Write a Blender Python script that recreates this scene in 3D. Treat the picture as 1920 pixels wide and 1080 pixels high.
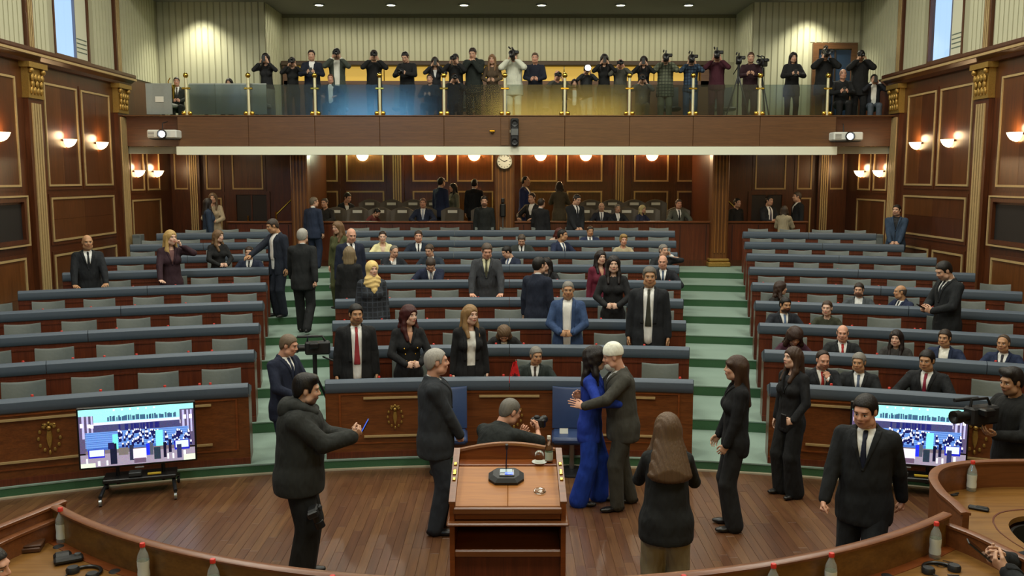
import bpy, math, random
import numpy as np
from mathutils import Vector, Matrix

random.seed(7)
for _o in list(bpy.data.objects):
    bpy.data.objects.remove(_o)
SC = bpy.context.scene
COL = SC.collection
PI = math.pi

# ------------------------------------------------------------------ camera
F_PX, CX, CY = 1700.0, 960.0, 540.0
CAM_H, PITCH, YAW = 3.5, math.radians(6.9), math.radians(-0.17)
_c = bpy.data.cameras.new('camera')
CAM = bpy.data.objects.new('camera', _c)
COL.objects.link(CAM)
_c.sensor_width = 36.0
_c.lens = 36.0 * F_PX / 1920.0
_c.clip_end = 200
CAM.location = (0, 0, CAM_H)
CAM.rotation_euler = (PI / 2 - PITCH, 0, YAW)
SC.camera = CAM
CX0 = 955.0

# ------------------------------------------------------------------ view + world
SC.view_settings.view_transform = 'Standard'
SC.view_settings.look = 'None'
SC.view_settings.gamma = 1.0
SC.view_settings.exposure = 0.0
SC.view_settings.use_curve_mapping = False
W = bpy.data.worlds.new('world')
SC.world = W
W.use_nodes = True
W.node_tree.nodes['Background'].inputs[0].default_value = (0.60, 0.78, 1.0, 1)
W.node_tree.nodes['Background'].inputs[1].default_value = 1.25


def area_light(name, loc, size, power, color, rot=(0, 0, 0), size_y=None):
    l = bpy.data.lights.new(name, 'AREA')
    l.energy = power
    l.color = color
    l.size = size
    if size_y:
        l.shape = 'RECTANGLE'
        l.size_y = size_y
    o = bpy.data.objects.new(name, l)
    COL.objects.link(o)
    o.location = loc
    o.rotation_euler = rot
    return o


# the hall's ceiling lights (recessed panels above the frame)
HALL_Z = 9.4
for _x in (-5.6, 0.0, 5.6):
    for _y in (3.5, 8.5, 13.5, 18.0):
        area_light('ceiling_lamp', (_x, _y, HALL_Z - 0.06), 1.6, 205, (1.0, 0.98, 0.84))


# added fill lights, unseen, to brighten the space under the gallery's front edge
for _x in (-7.6, -3.8, 0.0, 3.8, 7.6):
    area_light('added_gallery_fill', (_x, 22.1, 4.46), 0.35, 16, (1.0, 0.86, 0.62))


# ------------------------------------------------------------------ pixel helpers (metres from the 1920x1080 frame)
def ang(y):
    return PITCH + math.atan((y - CY) / F_PX)


def at_z(x, y, z):
    """point on the horizontal plane z seen at pixel x, y"""
    Y = (CAM_H - z) / math.tan(ang(y))
    d = Y * math.cos(PITCH) + (CAM_H - z) * math.sin(PITCH)
    return Vector(((x - CX0) / F_PX * d, Y, z))


def at_y(x, y, Y):
    """point on the vertical plane Y seen at pixel x, y"""
    z = CAM_H - Y * math.tan(ang(y))
    d = Y * math.cos(PITCH) + (CAM_H - z) * math.sin(PITCH)
    return Vector(((x - CX0) / F_PX * d, Y, z))


def px_x(p):
    d = p[1] * math.cos(PITCH) + (CAM_H - p[2]) * math.sin(PITCH)
    return CX0 + p[0] / d * F_PX


# ------------------------------------------------------------------ materials
def lin(h):
    h = h.lstrip('#')
    out = []
    for i in (0, 2, 4):
        c = int(h[i:i + 2], 16) / 255
        out.append(c / 12.92 if c <= 0.04045 else ((c + 0.055) / 1.055) ** 2.4)
    return (*out, 1)


class NT:
    def __init__(self, name):
        self.m = bpy.data.materials.new(name)
        self.m.use_nodes = True
        self.t = self.m.node_tree
        self.b = self.t.nodes['Principled BSDF']

    def n(self, typ, **kw):
        nd = self.t.nodes.new(typ)
        for k, v in kw.items():
            if k.startswith('i_'):
                key = k[2:]
                key = int(key) if key.isdigit() else key
                nd.inputs[key].default_value = v
            else:
                setattr(nd, k, v)
        return nd

    def l(self, a, b):
        self.t.links.new(a, b)

    def math(self, op, a, b=None, c=None, clamp=False):
        nd = self.n('ShaderNodeMath', operation=op, use_clamp=clamp)
        for i, v in enumerate((a, b, c)):
            if v is None:
                continue
            if isinstance(v, (int, float)):
                nd.inputs[i].default_value = v
            else:
                self.l(v, nd.inputs[i])
        return nd.outputs[0]

    def mix(self, f, a, b):
        nd = self.n('ShaderNodeMix', data_type='RGBA')
        for s, v in ((nd.inputs[0], f), (nd.inputs[6], a), (nd.inputs[7], b)):
            if isinstance(v, (int, float, tuple)):
                s.default_value = v
            else:
                self.l(v, s)
        return nd.outputs[2]

    def bump(self, h, strength=0.2, dist=0.01):
        nd = self.n('ShaderNodeBump', i_Strength=strength, i_Distance=dist)
        self.l(h, nd.inputs['Height'])
        self.l(nd.outputs[0], self.b.inputs['Normal'])

    def coord(self, scale=(1, 1, 1), kind='Object'):
        tc = self.n('ShaderNodeTexCoord')
        mp = self.n('ShaderNodeMapping')
        mp.inputs['Scale'].default_value = scale
        self.l(tc.outputs[kind], mp.inputs[0])
        return mp.outputs[0]

    def noise(self, vec, scale, detail=3, rough=0.5):
        nd = self.n('ShaderNodeTexNoise', i_Scale=scale, i_Detail=detail, i_Roughness=rough)
        self.l(vec, nd.inputs['Vector'])
        return nd.outputs[0]


MATS = {}


def plain(name, hexc, rough=0.5, metal=0.0, var=0.0, nscale=8.0, bump=0.0, spec=0.5, emit=None, estr=0.0, coat=0.0):
    if name in MATS:
        return MATS[name]
    t = NT(name)
    c = lin(hexc)
    t.b.inputs['Base Color'].default_value = c
    t.b.inputs['Roughness'].default_value = rough
    t.b.inputs['Metallic'].default_value = metal
    t.b.inputs['Specular IOR Level'].default_value = spec
    t.b.inputs['Coat Weight'].default_value = coat
    if var or bump:
        nz = t.noise(t.coord(), nscale)
        if var:
            d = tuple(max(0, v * (1 - var)) for v in c[:3]) + (1,)
            b = tuple(min(1, v * (1 + var)) for v in c[:3]) + (1,)
            t.l(t.mix(nz, d, b), t.b.inputs['Base Color'])
        if bump:
            t.bump(nz, bump)
    if emit:
        t.b.inputs['Emission Color'].default_value = lin(emit)
        t.b.inputs['Emission Strength'].default_value = estr
    MATS[name] = t.m
    return t.m


def wood(name, dark, light, axis='z', rough=0.35, scale=1.0, rnd=0.0, island=False, coat=0.15):
    """streaky veneer; grain runs along axis; rnd: brightness change from piece to piece"""
    if name in MATS:
        return MATS[name]
    t = NT(name)
    s = {'x': (1.2, 22, 22), 'y': (22, 1.2, 22), 'z': (22, 22, 1.2)}[axis]
    vec = t.coord(tuple(v * scale for v in s))
    if rnd:
        oi = t.n('ShaderNodeNewGeometry').outputs['Random Per Island'] if island else t.n('ShaderNodeObjectInfo').outputs['Random']
        sc = t.n('ShaderNodeVectorMath', operation='ADD')
        mul = t.math('MULTIPLY', oi, 37.0)
        cmb = t.n('ShaderNodeCombineXYZ')
        for i in range(3):
            t.l(mul, cmb.inputs[i])
        t.l(vec, sc.inputs[0])
        t.l(cmb.outputs[0], sc.inputs[1])
        vec = sc.outputs[0]
    n1 = t.noise(vec, 1.0, 4, 0.6)
    n2 = t.noise(vec, 4.0, 2, 0.5)
    f = t.math('MULTIPLY_ADD', n2, 0.35, t.math('MULTIPLY', n1, 0.8))
    f = t.math('MULTIPLY_ADD', f, 1.9, -0.62, clamp=True)
    col = t.mix(f, lin(dark), lin(light))
    if rnd:
        v = t.math('MULTIPLY_ADD', oi, rnd * 2, 1 - rnd)
        hs = t.n('ShaderNodeHueSaturation')
        t.l(v, hs.inputs['Value'])
        t.l(t.math('MULTIPLY_ADD', oi, 0.014, 0.494), hs.inputs['Hue'])
        t.l(col, hs.inputs['Color'])
        col = hs.outputs[0]
    t.l(col, t.b.inputs['Base Color'])
    t.b.inputs['Roughness'].default_value = rough
    t.b.inputs['Coat Weight'].default_value = coat
    t.b.inputs['Coat Roughness'].default_value = 0.25
    t.bump(n2, 0.05, 0.004)
    MATS[name] = t.m
    return t.m


def cloth(hexc, rough=0.85, check=None, sheen=0.0):
    key = 'fabric_%s_%s' % (hexc.lstrip('#'), 'c' if check else 'p')
    if key in MATS:
        return MATS[key]
    t = NT(key)
    c = tuple(min(0.8, v * 1.12 + 0.005) for v in lin(hexc)[:3]) + (1,)
    big = t.noise(t.coord((1, 1, 0.7)), 9.0, 3, 0.55)
    dk = tuple(v * 0.8 for v in c[:3]) + (1,)
    lt = tuple(min(1, v * 1.18 + 0.002) for v in c[:3]) + (1,)
    col = t.mix(big, dk, lt)
    if check:
        co = t.n('ShaderNodeTexCoord')
        sp = t.n('ShaderNodeSeparateXYZ')
        t.l(co.outputs['Object'], sp.inputs[0])
        a = t.math('LESS_THAN', t.math('FRACT', t.math('MULTIPLY', sp.outputs[0], 13.0)), 0.22)
        b = t.math('LESS_THAN', t.math('FRACT', t.math('MULTIPLY', sp.outputs[2], 13.0)), 0.22)
        col = t.mix(t.math('MAXIMUM', a, b), col, lin(check))
    t.l(col, t.b.inputs['Base Color'])
    t.b.inputs['Roughness'].default_value = rough
    t.b.inputs['Specular IOR Level'].default_value = 0.25
    fold = t.noise(t.coord((1.3, 1.3, 0.5)), 11.0, 2, 0.45)
    t.bump(fold, 0.6, 0.05)
    MATS[key] = t.m
    return t.m


def hairmat(hexc):
    key = 'hair_' + hexc.lstrip('#')
    if key in MATS:
        return MATS[key]
    t = NT(key)
    c = lin(hexc)
    nz = t.noise(t.coord((60, 60, 6)), 1.5, 3, 0.6)
    t.l(t.mix(nz, tuple(v * 0.55 for v in c[:3]) + (1,), tuple(min(1, v * 1.35) for v in c[:3]) + (1,)), t.b.inputs['Base Color'])
    t.b.inputs['Roughness'].default_value = 0.5
    t.b.inputs['Specular IOR Level'].default_value = 0.35
    t.bump(nz, 0.5, 0.01)
    MATS[key] = t.m
    return t.m


def skinmat(hexc, brow='2a1d14', beard=0.0, beardc='2a2018', lips='9a5548'):
    key = 'skin_%s_%s_%d_%s_%s' % (hexc, brow, int(beard * 100), beardc, lips)
    if key in MATS:
        return MATS[key]
    t = NT(key)
    at = t.n('ShaderNodeAttribute', attribute_name='hp')
    sp = t.n('ShaderNodeSeparateXYZ')
    t.l(at.outputs['Vector'], sp.inputs[0])
    x, y, z = sp.outputs
    ax = t.math('ABSOLUTE', x)

    def ell(u, u0, ru, v, v0, rv, soft=0.35):
        a = t.math('DIVIDE', t.math('SUBTRACT', u, u0), ru)
        b = t.math('DIVIDE', t.math('SUBTRACT', v, v0), rv)
        q = t.math('ADD', t.math('MULTIPLY', a, a), t.math('MULTIPLY', b, b))
        m = t.math('DIVIDE', t.math('SUBTRACT', 1.0 + soft, q), 2 * soft, clamp=True)
        return m
    front = t.math('GREATER_THAN', y, 0.055)
    base = lin(hexc)
    nz = t.noise(t.coord(), 30, 2)
    col = t.mix(nz, tuple(v * 0.92 for v in base[:3]) + (1,), tuple(min(1, v * 1.08) for v in base[:3]) + (1,))
    blush = t.math('MULTIPLY', ell(ax, 0.04, 0.024, z, -0.028, 0.02, 0.9), 0.25)
    col = t.mix(t.math('MULTIPLY', blush, front), col, lin('b5604a'))
    if beard > 0:
        jaw = ell(ax, 0.0, 0.085, z, -0.105, 0.068, 0.2)
        mus = ell(ax, 0.0, 0.034, z, -0.039, 0.008, 0.4)
        mk = t.math('MULTIPLY', t.math('MAXIMUM', t.math('MULTIPLY', jaw, t.math('GREATER_THAN', y, 0.0)), mus), beard)
        mk = t.math('MULTIPLY', mk, t.math('GREATER_THAN', z, -0.125))
        col = t.mix(mk, col, lin(beardc))
    lip = t.math('MULTIPLY', ell(x, 0.0, 0.026, z, -0.054, 0.0085), front)
    col = t.mix(t.math('MULTIPLY', lip, 0.75), col, lin(lips))
    mouth = t.math('MULTIPLY', ell(x, 0.0, 0.024, z, -0.054, 0.0016), front)
    col = t.mix(t.math('MULTIPLY', mouth, 0.7), col, lin('3a1a14'))
    ew = t.math('MULTIPLY', ell(ax, 0.031, 0.0145, z, 0.006, 0.0062), front)
    col = t.mix(ew, col, lin('cfc6bc'))
    lid = t.math('MULTIPLY', ell(ax, 0.031, 0.017, z, 0.0125, 0.0028), front)
    col = t.mix(t.math('MULTIPLY', lid, 0.85), col, lin('1d120c'))
    iris = t.math('MULTIPLY', ell(ax, 0.031, 0.0062, z, 0.006, 0.0062), front)
    col = t.mix(iris, col, lin('1c120c'))
    br = t.math('MULTIPLY', ell(ax, 0.033, 0.021, t.math('MULTIPLY_ADD', ax, 0.12, z), 0.035, 0.0052), front)
    col = t.mix(t.math('MULTIPLY', br, 0.85), col, lin(brow))
    t.l(col, t.b.inputs['Base Color'])
    t.b.inputs['Roughness'].default_value = 0.5
    t.b.inputs['Subsurface Weight'].default_value = 0.08
    t.b.inputs['Subsurface Radius'].default_value = (0.02, 0.008, 0.004)
    t.b.inputs['Specular IOR Level'].default_value = 0.35
    MATS[key] = t.m
    return t.m


def glass(name, tint='ffffff', alpha=None, rough=0.0, ior=1.45):
    if name in MATS:
        return MATS[name]
    t = NT(name)
    t.b.inputs['Base Color'].default_value = lin(tint)
    t.b.inputs['Transmission Weight'].default_value = 1.0
    t.b.inputs['Roughness'].default_value = rough
    t.b.inputs['IOR'].default_value = ior
    MATS[name] = t.m
    return t.m


def pane_glass(name, tint='dfeae2', refl=0.1, milk=0.0, rough=0.03):
    """thin sheet: mostly see-through, with a mirror share"""
    if name in MATS:
        return MATS[name]
    t = NT(name)
    tr = t.n('ShaderNodeBsdfTransparent')
    tr.inputs[0].default_value = lin(tint)
    gl = t.n('ShaderNodeBsdfGlossy')
    gl.inputs['Roughness'].default_value = rough
    fr = t.n('ShaderNodeFresnel', i_IOR=1.5)
    mx = t.n('ShaderNodeMixShader')
    bf = t.n('ShaderNodeNewGeometry').outputs['Backfacing']
    t.l(t.math('MULTIPLY', t.math('ADD', fr.outputs[0], refl, clamp=True), t.math('SUBTRACT', 1.0, bf)), mx.inputs[0])
    t.l(tr.outputs[0], mx.inputs[1])
    t.l(gl.outputs[0], mx.inputs[2])
    out = mx.outputs[0]
    if milk:
        df = t.n('ShaderNodeBsdfDiffuse')
        df.inputs[0].default_value = lin('e6ece8')
        m2 = t.n('ShaderNodeMixShader')
        m2.inputs[0].default_value = milk
        t.l(out, m2.inputs[1])
        t.l(df.outputs[0], m2.inputs[2])
        out = m2.outputs[0]
    t.l(out, t.t.nodes['Material Output'].inputs[0])
    MATS[name] = t.m
    return t.m


WALLW = wood('wood_wall', '3a1c0c', '5c2f15', 'z', 0.33)
WALLP = wood('wood_wall_panel', '3f210f', '603419', 'z', 0.3, rnd=0.36)
FASC = wood('wood_fascia', '50331c', '6e4a2a', 'x', 0.4)
DESKW = wood('wood_desk', '451c10', '6a311b', 'z', 0.35)
DESKF = wood('wood_desk_front', '512a12', '7a4520', 'x', 0.33)
RIMW = wood('wood_rim', '5c341a', '7c4a28', 'x', 0.35)
TABLEW = wood('wood_table', '6c4820', '8a632f', 'x', 0.32)
LECTW = wood('wood_lectern', '5e2c12', '85471f', 'x', 0.3)
LECTT = wood('wood_lectern_top', '86501e', 'aa6e2e', 'x', 0.5, coat=0.0)
PLANK = wood('wood_plank', '4a2e1d', '6c482e', 'y', 0.32, rnd=0.2, coat=0.2)
PLANKI = wood('wood_plank_far', '4a2e1d', '6c482e', 'y', 0.32, rnd=0.2, island=True, coat=0.2)
GOLDT = plain('gilt_moulding', 'b09668', 0.4, 0.15, 0.15, 20)
GOLD = plain('gilt_relief', 'a3813f', 0.42, 0.6, 0.3, 40, 0.5)
BRASS = plain('polished_brass', 'e2bd55', 0.18, 1.0)
PAD = plain('slate_upholstery', '46515d', 0.55, 0, 0.08, 30, 0.1)
CHAIRM = plain('chair_leather', '545b57', 0.5, 0, 0.1, 25, 0.15)
CHAIRD = plain('chair_shell', '1e201f', 0.5)
BLUE = plain('blue_leather', '26395f', 0.45, 0, 0.1, 20)
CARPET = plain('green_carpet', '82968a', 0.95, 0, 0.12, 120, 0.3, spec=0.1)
CARPETD = plain('green_carpet_shade', '3f6044', 0.95, 0, 0.15, 120, 0.3, spec=0.1)  # riser shade put into a darker copy of the carpet, also used on floors
PLASTER = plain('white_plaster', 'e4e6d0', 0.8)
CEILM = plain('ceiling_paint', '8c8a86', 0.85)
SLATL = plain('wall_slat_light', 'b9b79a', 0.8, 0, 0.08, 3)
SLATD = plain('wall_slat_groove', 'a09d82', 0.85)
BLACK = plain('black_plastic', '0e0f10', 0.4)
BLACKS = plain('black_satin', '17181a', 0.55)
WHITE = plain('white_plastic', 'd8dad2', 0.45)
PAPER = plain('white_paper', 'd9d8cc', 0.8)
STEEL = plain('brushed_steel', '9aa0a2', 0.3, 0.9)
REDCAP = plain('red_cap', 'c22f24', 0.4)
CLEAR = pane_glass('clear_plastic', 'e6efec', 0.10, 0.22)
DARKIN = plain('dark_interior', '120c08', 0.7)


# ------------------------------------------------------------------ mesh builder
class MB:
    def __init__(self):
        self.v = []
        self.f = []
        self.mi = []

    def add(self, vs, fs, mi=0):
        o = len(self.v)
        self.v.extend([tuple(p) for p in vs])
        self.f.extend([tuple(i + o for i in q) for q in fs])
        self.mi.extend([mi] * len(fs))
        return self

    def box(self, c, s, M=None, mi=0):
        hx, hy, hz = s[0] / 2, s[1] / 2, s[2] / 2
        vs = [Vector((x, y, z)) for x in (-hx, hx) for y in (-hy, hy) for z in (-hz, hz)]
        if M is not None:
            vs = [M @ p for p in vs]
        c = Vector(c)
        return self.add([p + c for p in vs], [(0, 1, 3, 2), (4, 6, 7, 5), (0, 4, 5, 1), (2, 3, 7, 6), (0, 2, 6, 4), (1, 5, 7, 3)], mi)

    def bevbox(self, c, s, b=0.01, M=None, mi=0):
        """box with all edges cut"""
        hx, hy, hz = s[0] / 2, s[1] / 2, s[2] / 2
        b = min(b, hx * 0.9, hy * 0.9, hz * 0.9)
        vs = []
        idx = {}
        for sx in (-1, 1):
            for sy in (-1, 1):
                for sz in (-1, 1):
                    for a in range(3):
                        p = [sx * (hx - b), sy * (hy - b), sz * (hz - b)]
                        p[a] = (sx * hx, sy * hy, sz * hz)[a]
                        idx[(sx, sy, sz, a)] = len(vs)
                        vs.append(Vector(p))
        fs = []
        for a in range(3):
            u, w = (a + 1) % 3, (a + 2) % 3
            for s_ in (-1, 1):
                q = []
                for (i, j) in ((-1, -1), (1, -1), (1, 1), (-1, 1)):
                    k = [0, 0, 0]
                    k[a], k[u], k[w] = s_, i, j
                    q.append(idx[(*k, a)])
                fs.append(q if s_ > 0 else q[::-1])
        for a in range(3):
            u, w = (a + 1) % 3, (a + 2) % 3
            for i in (-1, 1):
                for j in (-1, 1):
                    k0 = [0, 0, 0]; k1 = [0, 0, 0]
                    k0[a], k0[u], k0[w] = -1, i, j
                    k1[a], k1[u], k1[w] = 1, i, j
                    q = [idx[(*k0, u)], idx[(*k1, u)], idx[(*k1, w)], idx[(*k0, w)]]
                    fs.append(q if i * j < 0 else q[::-1])
        for sx in (-1, 1):
            for sy in (-1, 1):
                for sz in (-1, 1):
                    q = [idx[(sx, sy, sz, 0)], idx[(sx, sy, sz, 1)], idx[(sx, sy, sz, 2)]]
                    fs.append(q if sx * sy * sz > 0 else q[::-1])
        if M is not None:
            vs = [M @ p for p in vs]
        c = Vector(c)
        return self.add([p + c for p in vs], fs, mi)

    def loft(self, rings, closed=True, caps=True, mi=0):
        n = len(rings[0])
        vs = [p for r in rings for p in r]
        fs = []
        for i in range(len(rings) - 1):
            for j in range(n if closed else n - 1):
                a, b = i * n + j, i * n + (j + 1) % n
                fs.append((a, b, b + n, a + n))
        if caps:
            fs.append(tuple(range(n))[::-1])
            fs.append(tuple(range((len(rings) - 1) * n, len(rings) * n)))
        return self.add(vs, fs, mi)

    def tube(self, pts, r, n=8, mi=0):
        pts = [Vector(p) for p in pts]
        rs = r if isinstance(r, (list, tuple)) else [r] * len(pts)
        rings = []
        prev = None
        for i, p in enumerate(pts):
            t = (pts[min(i + 1, len(pts) - 1)] - pts[max(i - 1, 0)]).normalized()
            if prev is None:
                prev = t.orthogonal().normalized()
            u = (prev - t * prev.dot(t)).normalized()
            prev = u
            w = t.cross(u)
            rings.append([p + (u * math.cos(2 * PI * k / n) + w * math.sin(2 * PI * k / n)) * rs[i] for k in range(n)])
        return self.loft(rings, mi=mi)

    def lathe(self, prof, c=(0, 0, 0), n=16, a0=0.0, a1=2 * PI, M=None, mi=0):
        """prof: [(radius, z)]; full turn or part of one"""
        full = abs(a1 - a0 - 2 * PI) < 1e-6
        c = Vector(c)
        rings = []
        for (r, z) in prof:
            ring = []
            for k in range(n if full else n + 1):
                a = a0 + (a1 - a0) * k / n
                p = Vector((r * math.cos(a), r * math.sin(a), z))
                if M is not None:
                    p = M @ p
                ring.append(p + c)
            rings.append(ring)
        return self.loft(rings, closed=full, caps=False, mi=mi)

    def sphere(self, c, r, n=10, m=6, sc=(1, 1, 1), mi=0):
        c = Vector(c)
        rings = []
        for i in range(m + 1):
            a = -PI / 2 + PI * i / m
            rr = max(math.cos(a), 1e-3)
            rings.append([c + Vector((r * sc[0] * rr * math.cos(2 * PI * k / n), r * sc[1] * rr * math.sin(2 * PI * k / n), r * sc[2] * math.sin(a))) for k in range(n)])
        return self.loft(rings, mi=mi)

    def prism(self, poly, a, b, axis='z', mi=0):
        """extrude a 2D polygon from a to b along axis (x: poly is y,z; y: poly is x,z; z: poly is x,y)"""
        def P(u, w, h):
            return {'x': (h, u, w), 'y': (u, h, w), 'z': (u, w, h)}[axis]
        n = len(poly)
        vs = [P(u, w, a) for u, w in poly] + [P(u, w, b) for u, w in poly]
        fs = [tuple(range(n))[::-1], tuple(range(n, 2 * n))] + [(i, (i + 1) % n, (i + 1) % n + n, i + n) for i in range(n)]
        return self.add(vs, fs, mi)

    def arc(self, prof, t0, t1, n, c=(0.0, 0.0), mi=0, sgn=1):
        """sweep a closed (r, z) profile round centre c; angle t from +Y (sgn 1) or -Y (sgn -1) towards +X"""
        rings = []
        for i in range(n + 1):
            t = t0 + (t1 - t0) * i / n
            rings.append([Vector((c[0] + r * math.sin(t), c[1] + sgn * r * math.cos(t), z)) for r, z in prof])
        return self.loft(rings, mi=mi)

    def mesh(self, name, mats, smooth=False):
        me = bpy.data.meshes.new(name)
        me.from_pydata(self.v, [], self.f)
        if not isinstance(mats, (list, tuple)):
            mats = [mats]
        for m in mats:
            me.materials.append(m)
        if len(mats) > 1:
            me.polygons.foreach_set('material_index', self.mi)
        bm_fix(me)
        if smooth:
            me.polygons.foreach_set('use_smooth', [True] * len(me.polygons))
            try:
                me.set_sharp_from_angle(angle=math.radians(40))
            except Exception:
                pass
        me.update()
        return me

    def build(self, name, mats, parent=None, smooth=False, origin=None):
        """link as one object; geometry given in the parent's space, or in world space when origin (the thing's base) is given"""
        if origin is not None:
            o_ = Vector(origin)
            self.v = [tuple(Vector(p) - o_) for p in self.v]
        o = bpy.data.objects.new(name, self.mesh(name, mats, smooth))
        COL.objects.link(o)
        if parent is not None:
            o.parent = parent
        elif origin is not None:
            o.location = origin
        return o


import bmesh


def bm_fix(me):
    bm = bmesh.new()
    bm.from_mesh(me)
    bmesh.ops.recalc_face_normals(bm, faces=bm.faces)
    bm.to_mesh(me)
    bm.free()


def tag(o, label=None, cat=None, group=None, kind=None):
    if label:
        o['label'] = label
    if cat:
        o['category'] = cat
    if group:
        o['group'] = group
    if kind:
        o['kind'] = kind
    return o


def thing(name, label, cat, loc=(0, 0, 0), rz=0.0, group=None, scale=1.0):
    o = bpy.data.objects.new(name, None)
    o.empty_display_size = 0.1
    COL.objects.link(o)
    o.location = loc
    o.rotation_euler = (0, 0, rz)
    o.scale = (scale,) * 3
    return tag(o, label, cat, group)


def inst(name, me, parent=None, loc=(0, 0, 0), rot=(0, 0, 0), scale=None):
    o = bpy.data.objects.new(name, me)
    COL.objects.link(o)
    o.parent = parent
    o.location = loc
    o.rotation_euler = rot
    if scale:
        o.scale = scale
    return o


def copy_thing(root, loc, rz, label, group=None):
    r = root.copy()
    COL.objects.link(r)
    r.location = loc
    r.rotation_euler = (0, 0, rz)
    r['label'] = label
    if group:
        r['group'] = group
    for ch in root.children:
        c = ch.copy()
        COL.objects.link(c)
        c.parent = r
        for g in ch.children:
            d = g.copy()
            COL.objects.link(d)
            d.parent = c
    return r


ORD = ['first', 'second', 'third', 'fourth', 'fifth', 'sixth', 'seventh', 'eighth', 'ninth', 'tenth', 'eleventh', 'twelfth', 'thirteenth']

# ================================================================== the hall
WX = 9.1                      # side walls at x = -WX, WX
ARC_C = (0.0, -3.3)           # common centre of the curved desk rows
R1, ROW, RISE, F1 = 14.14, 1.38, 0.146, 0.12
NROW = 9


def rrow(k):
    return R1 + ROW * (k - 1)


def frow(k):
    return F1 + RISE * (k - 1)


def polar(r, t, z=0.0):
    return Vector((ARC_C[0] + r * math.sin(t), ARC_C[1] + r * math.cos(t), z))


def struct(name, mb, mat, parent=None, smooth=False):
    o = mb.build(name, mat, parent, smooth)
    if parent is None:
        o['kind'] = 'structure'
    return o


# ---- floor: parquet strips laid lengthways to the hall
floor = struct('floor', MB().box((0, 4, -0.06), (2 * WX, 16.2, 0.1)), wood('wood_subfloor', '3a2213', '4a2c18', 'y'))
PW, PL = 0.09, 0.95
plank_me = MB().bevbox((0, 0, -0.008), (PW - 0.0012, PL - 0.002, 0.014), 0.0015).mesh('plank', PLANK)
cells = []
nx = int(13.2 / PW)
for i in range(nx):
    x = -6.6 + (i + 0.5) * PW
    y = 4.4 + random.random() * PL
    edge = ARC_C[1] + math.sqrt((R1 - 0.06) ** 2 - x * x)
    while y - PL / 2 < edge:
        cells.append((x, y))
        y += PL


def plank_rank(c):
    vis = 7.5 < c[1] < 11.0 and abs(c[0]) < 0.57 * c[1]
    return (0 if vis else 1, c[1])


cells.sort(key=plank_rank)
for (x, y) in cells[:300]:
    inst('plank', plank_me, floor, (x, y, 0))
mb = MB()
for (x, y) in cells[300:]:
    mb.box((x, y, -0.008), (PW - 0.0012, PL - 0.002, 0.014))
o = mb.build('strip_flooring', PLANKI, floor)
o['kind'] = 'stuff'


# ---- green carpeted tiers
def clampx(mb, lim=WX - 0.002):
    mb.v = [(max(-lim, min(lim, p[0])), p[1], p[2]) for p in mb.v]
    return mb


for k in range(1, NROW + 1):
    ra, rb = rrow(k) - 0.05, (rrow(k + 1) - 0.05 if k < NROW else rrow(k) + 2.6)
    tm = math.asin(min(0.999, (WX + 0.1) / ra))
    tm = min(tm, math.asin((WX + 1.2) / rb) if rb > WX + 1.2 else tm)
    z = frow(k)
    mb = clampx(MB().arc([(ra + 0.012, 0.0), (rb + 0.03, 0.0), (rb + 0.03, z), (ra + 0.012, z)], -tm, tm, 36, ARC_C))
    ti = struct('seating_tier', mb, CARPET)
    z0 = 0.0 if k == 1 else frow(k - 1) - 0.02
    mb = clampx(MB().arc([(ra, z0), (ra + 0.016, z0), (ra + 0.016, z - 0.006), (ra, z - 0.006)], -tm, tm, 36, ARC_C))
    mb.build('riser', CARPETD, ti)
    mb = clampx(MB().arc([(ra - 0.006, z - 0.012), (ra + 0.03, z - 0.012), (ra + 0.03, z + 0.004), (ra - 0.006, z + 0.004)], -tm, tm, 36, ARC_C))
    mb.build('nosing', CARPET, ti)
mb = clampx(MB().arc([(R1 - 0.1, 0.0), (R1 - 0.052, 0.0), (R1 - 0.052, 0.018), (R1 - 0.1, 0.018)], -0.62, 0.62, 40, ARC_C))
struct('trim_1', mb, plain('pale_edge_strip', 'a89c84', 0.5))

# ---- side walls
CORN_Z = 5.74
WIN = [(18.57, 20.12), (15.0, 16.12), (11.4, 12.9)]


def rect_frame(mb, P, a0, a1, b0, b1, w, t, mi=0):
    """four mitred bars round a rectangle; P(a, b, n) gives world points, n = height above the surface"""
    def bar(q):
        mb.add([P(a, b, 0) for a, b in q] + [P(a, b, t) for a, b in q],
               [(0, 1, 2, 3), (4, 5, 6, 7), (0, 1, 5, 4), (1, 2, 6, 5), (2, 3, 7, 6), (3, 0, 4, 7)], mi)
    bar([(a0, b0), (a1, b0), (a1 - w, b0 + w), (a0 + w, b0 + w)])
    bar([(a1, b0), (a1, b1), (a1 - w, b1 - w), (a1 - w, b0 + w)])
    bar([(a1, b1), (a0, b1), (a0 + w, b1 - w), (a1 - w, b1 - w)])
    bar([(a0, b1), (a0, b0), (a0 + w, b0 + w), (a0 + w, b1 - w)])
    return mb


def slab(mb, P, a0, a1, b0, b1, n0, n1, mi=0):
    q = [(a0, b0), (a1, b0), (a1, b1), (a0, b1)]
    return mb.add([P(a, b, n0) for a, b in q] + [P(a, b, n1) for a, b in q],
                  [(0, 1, 2, 3), (4, 5, 6, 7), (0, 1, 5, 4), (1, 2, 6, 5), (2, 3, 7, 6), (3, 0, 4, 7)], mi)


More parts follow.
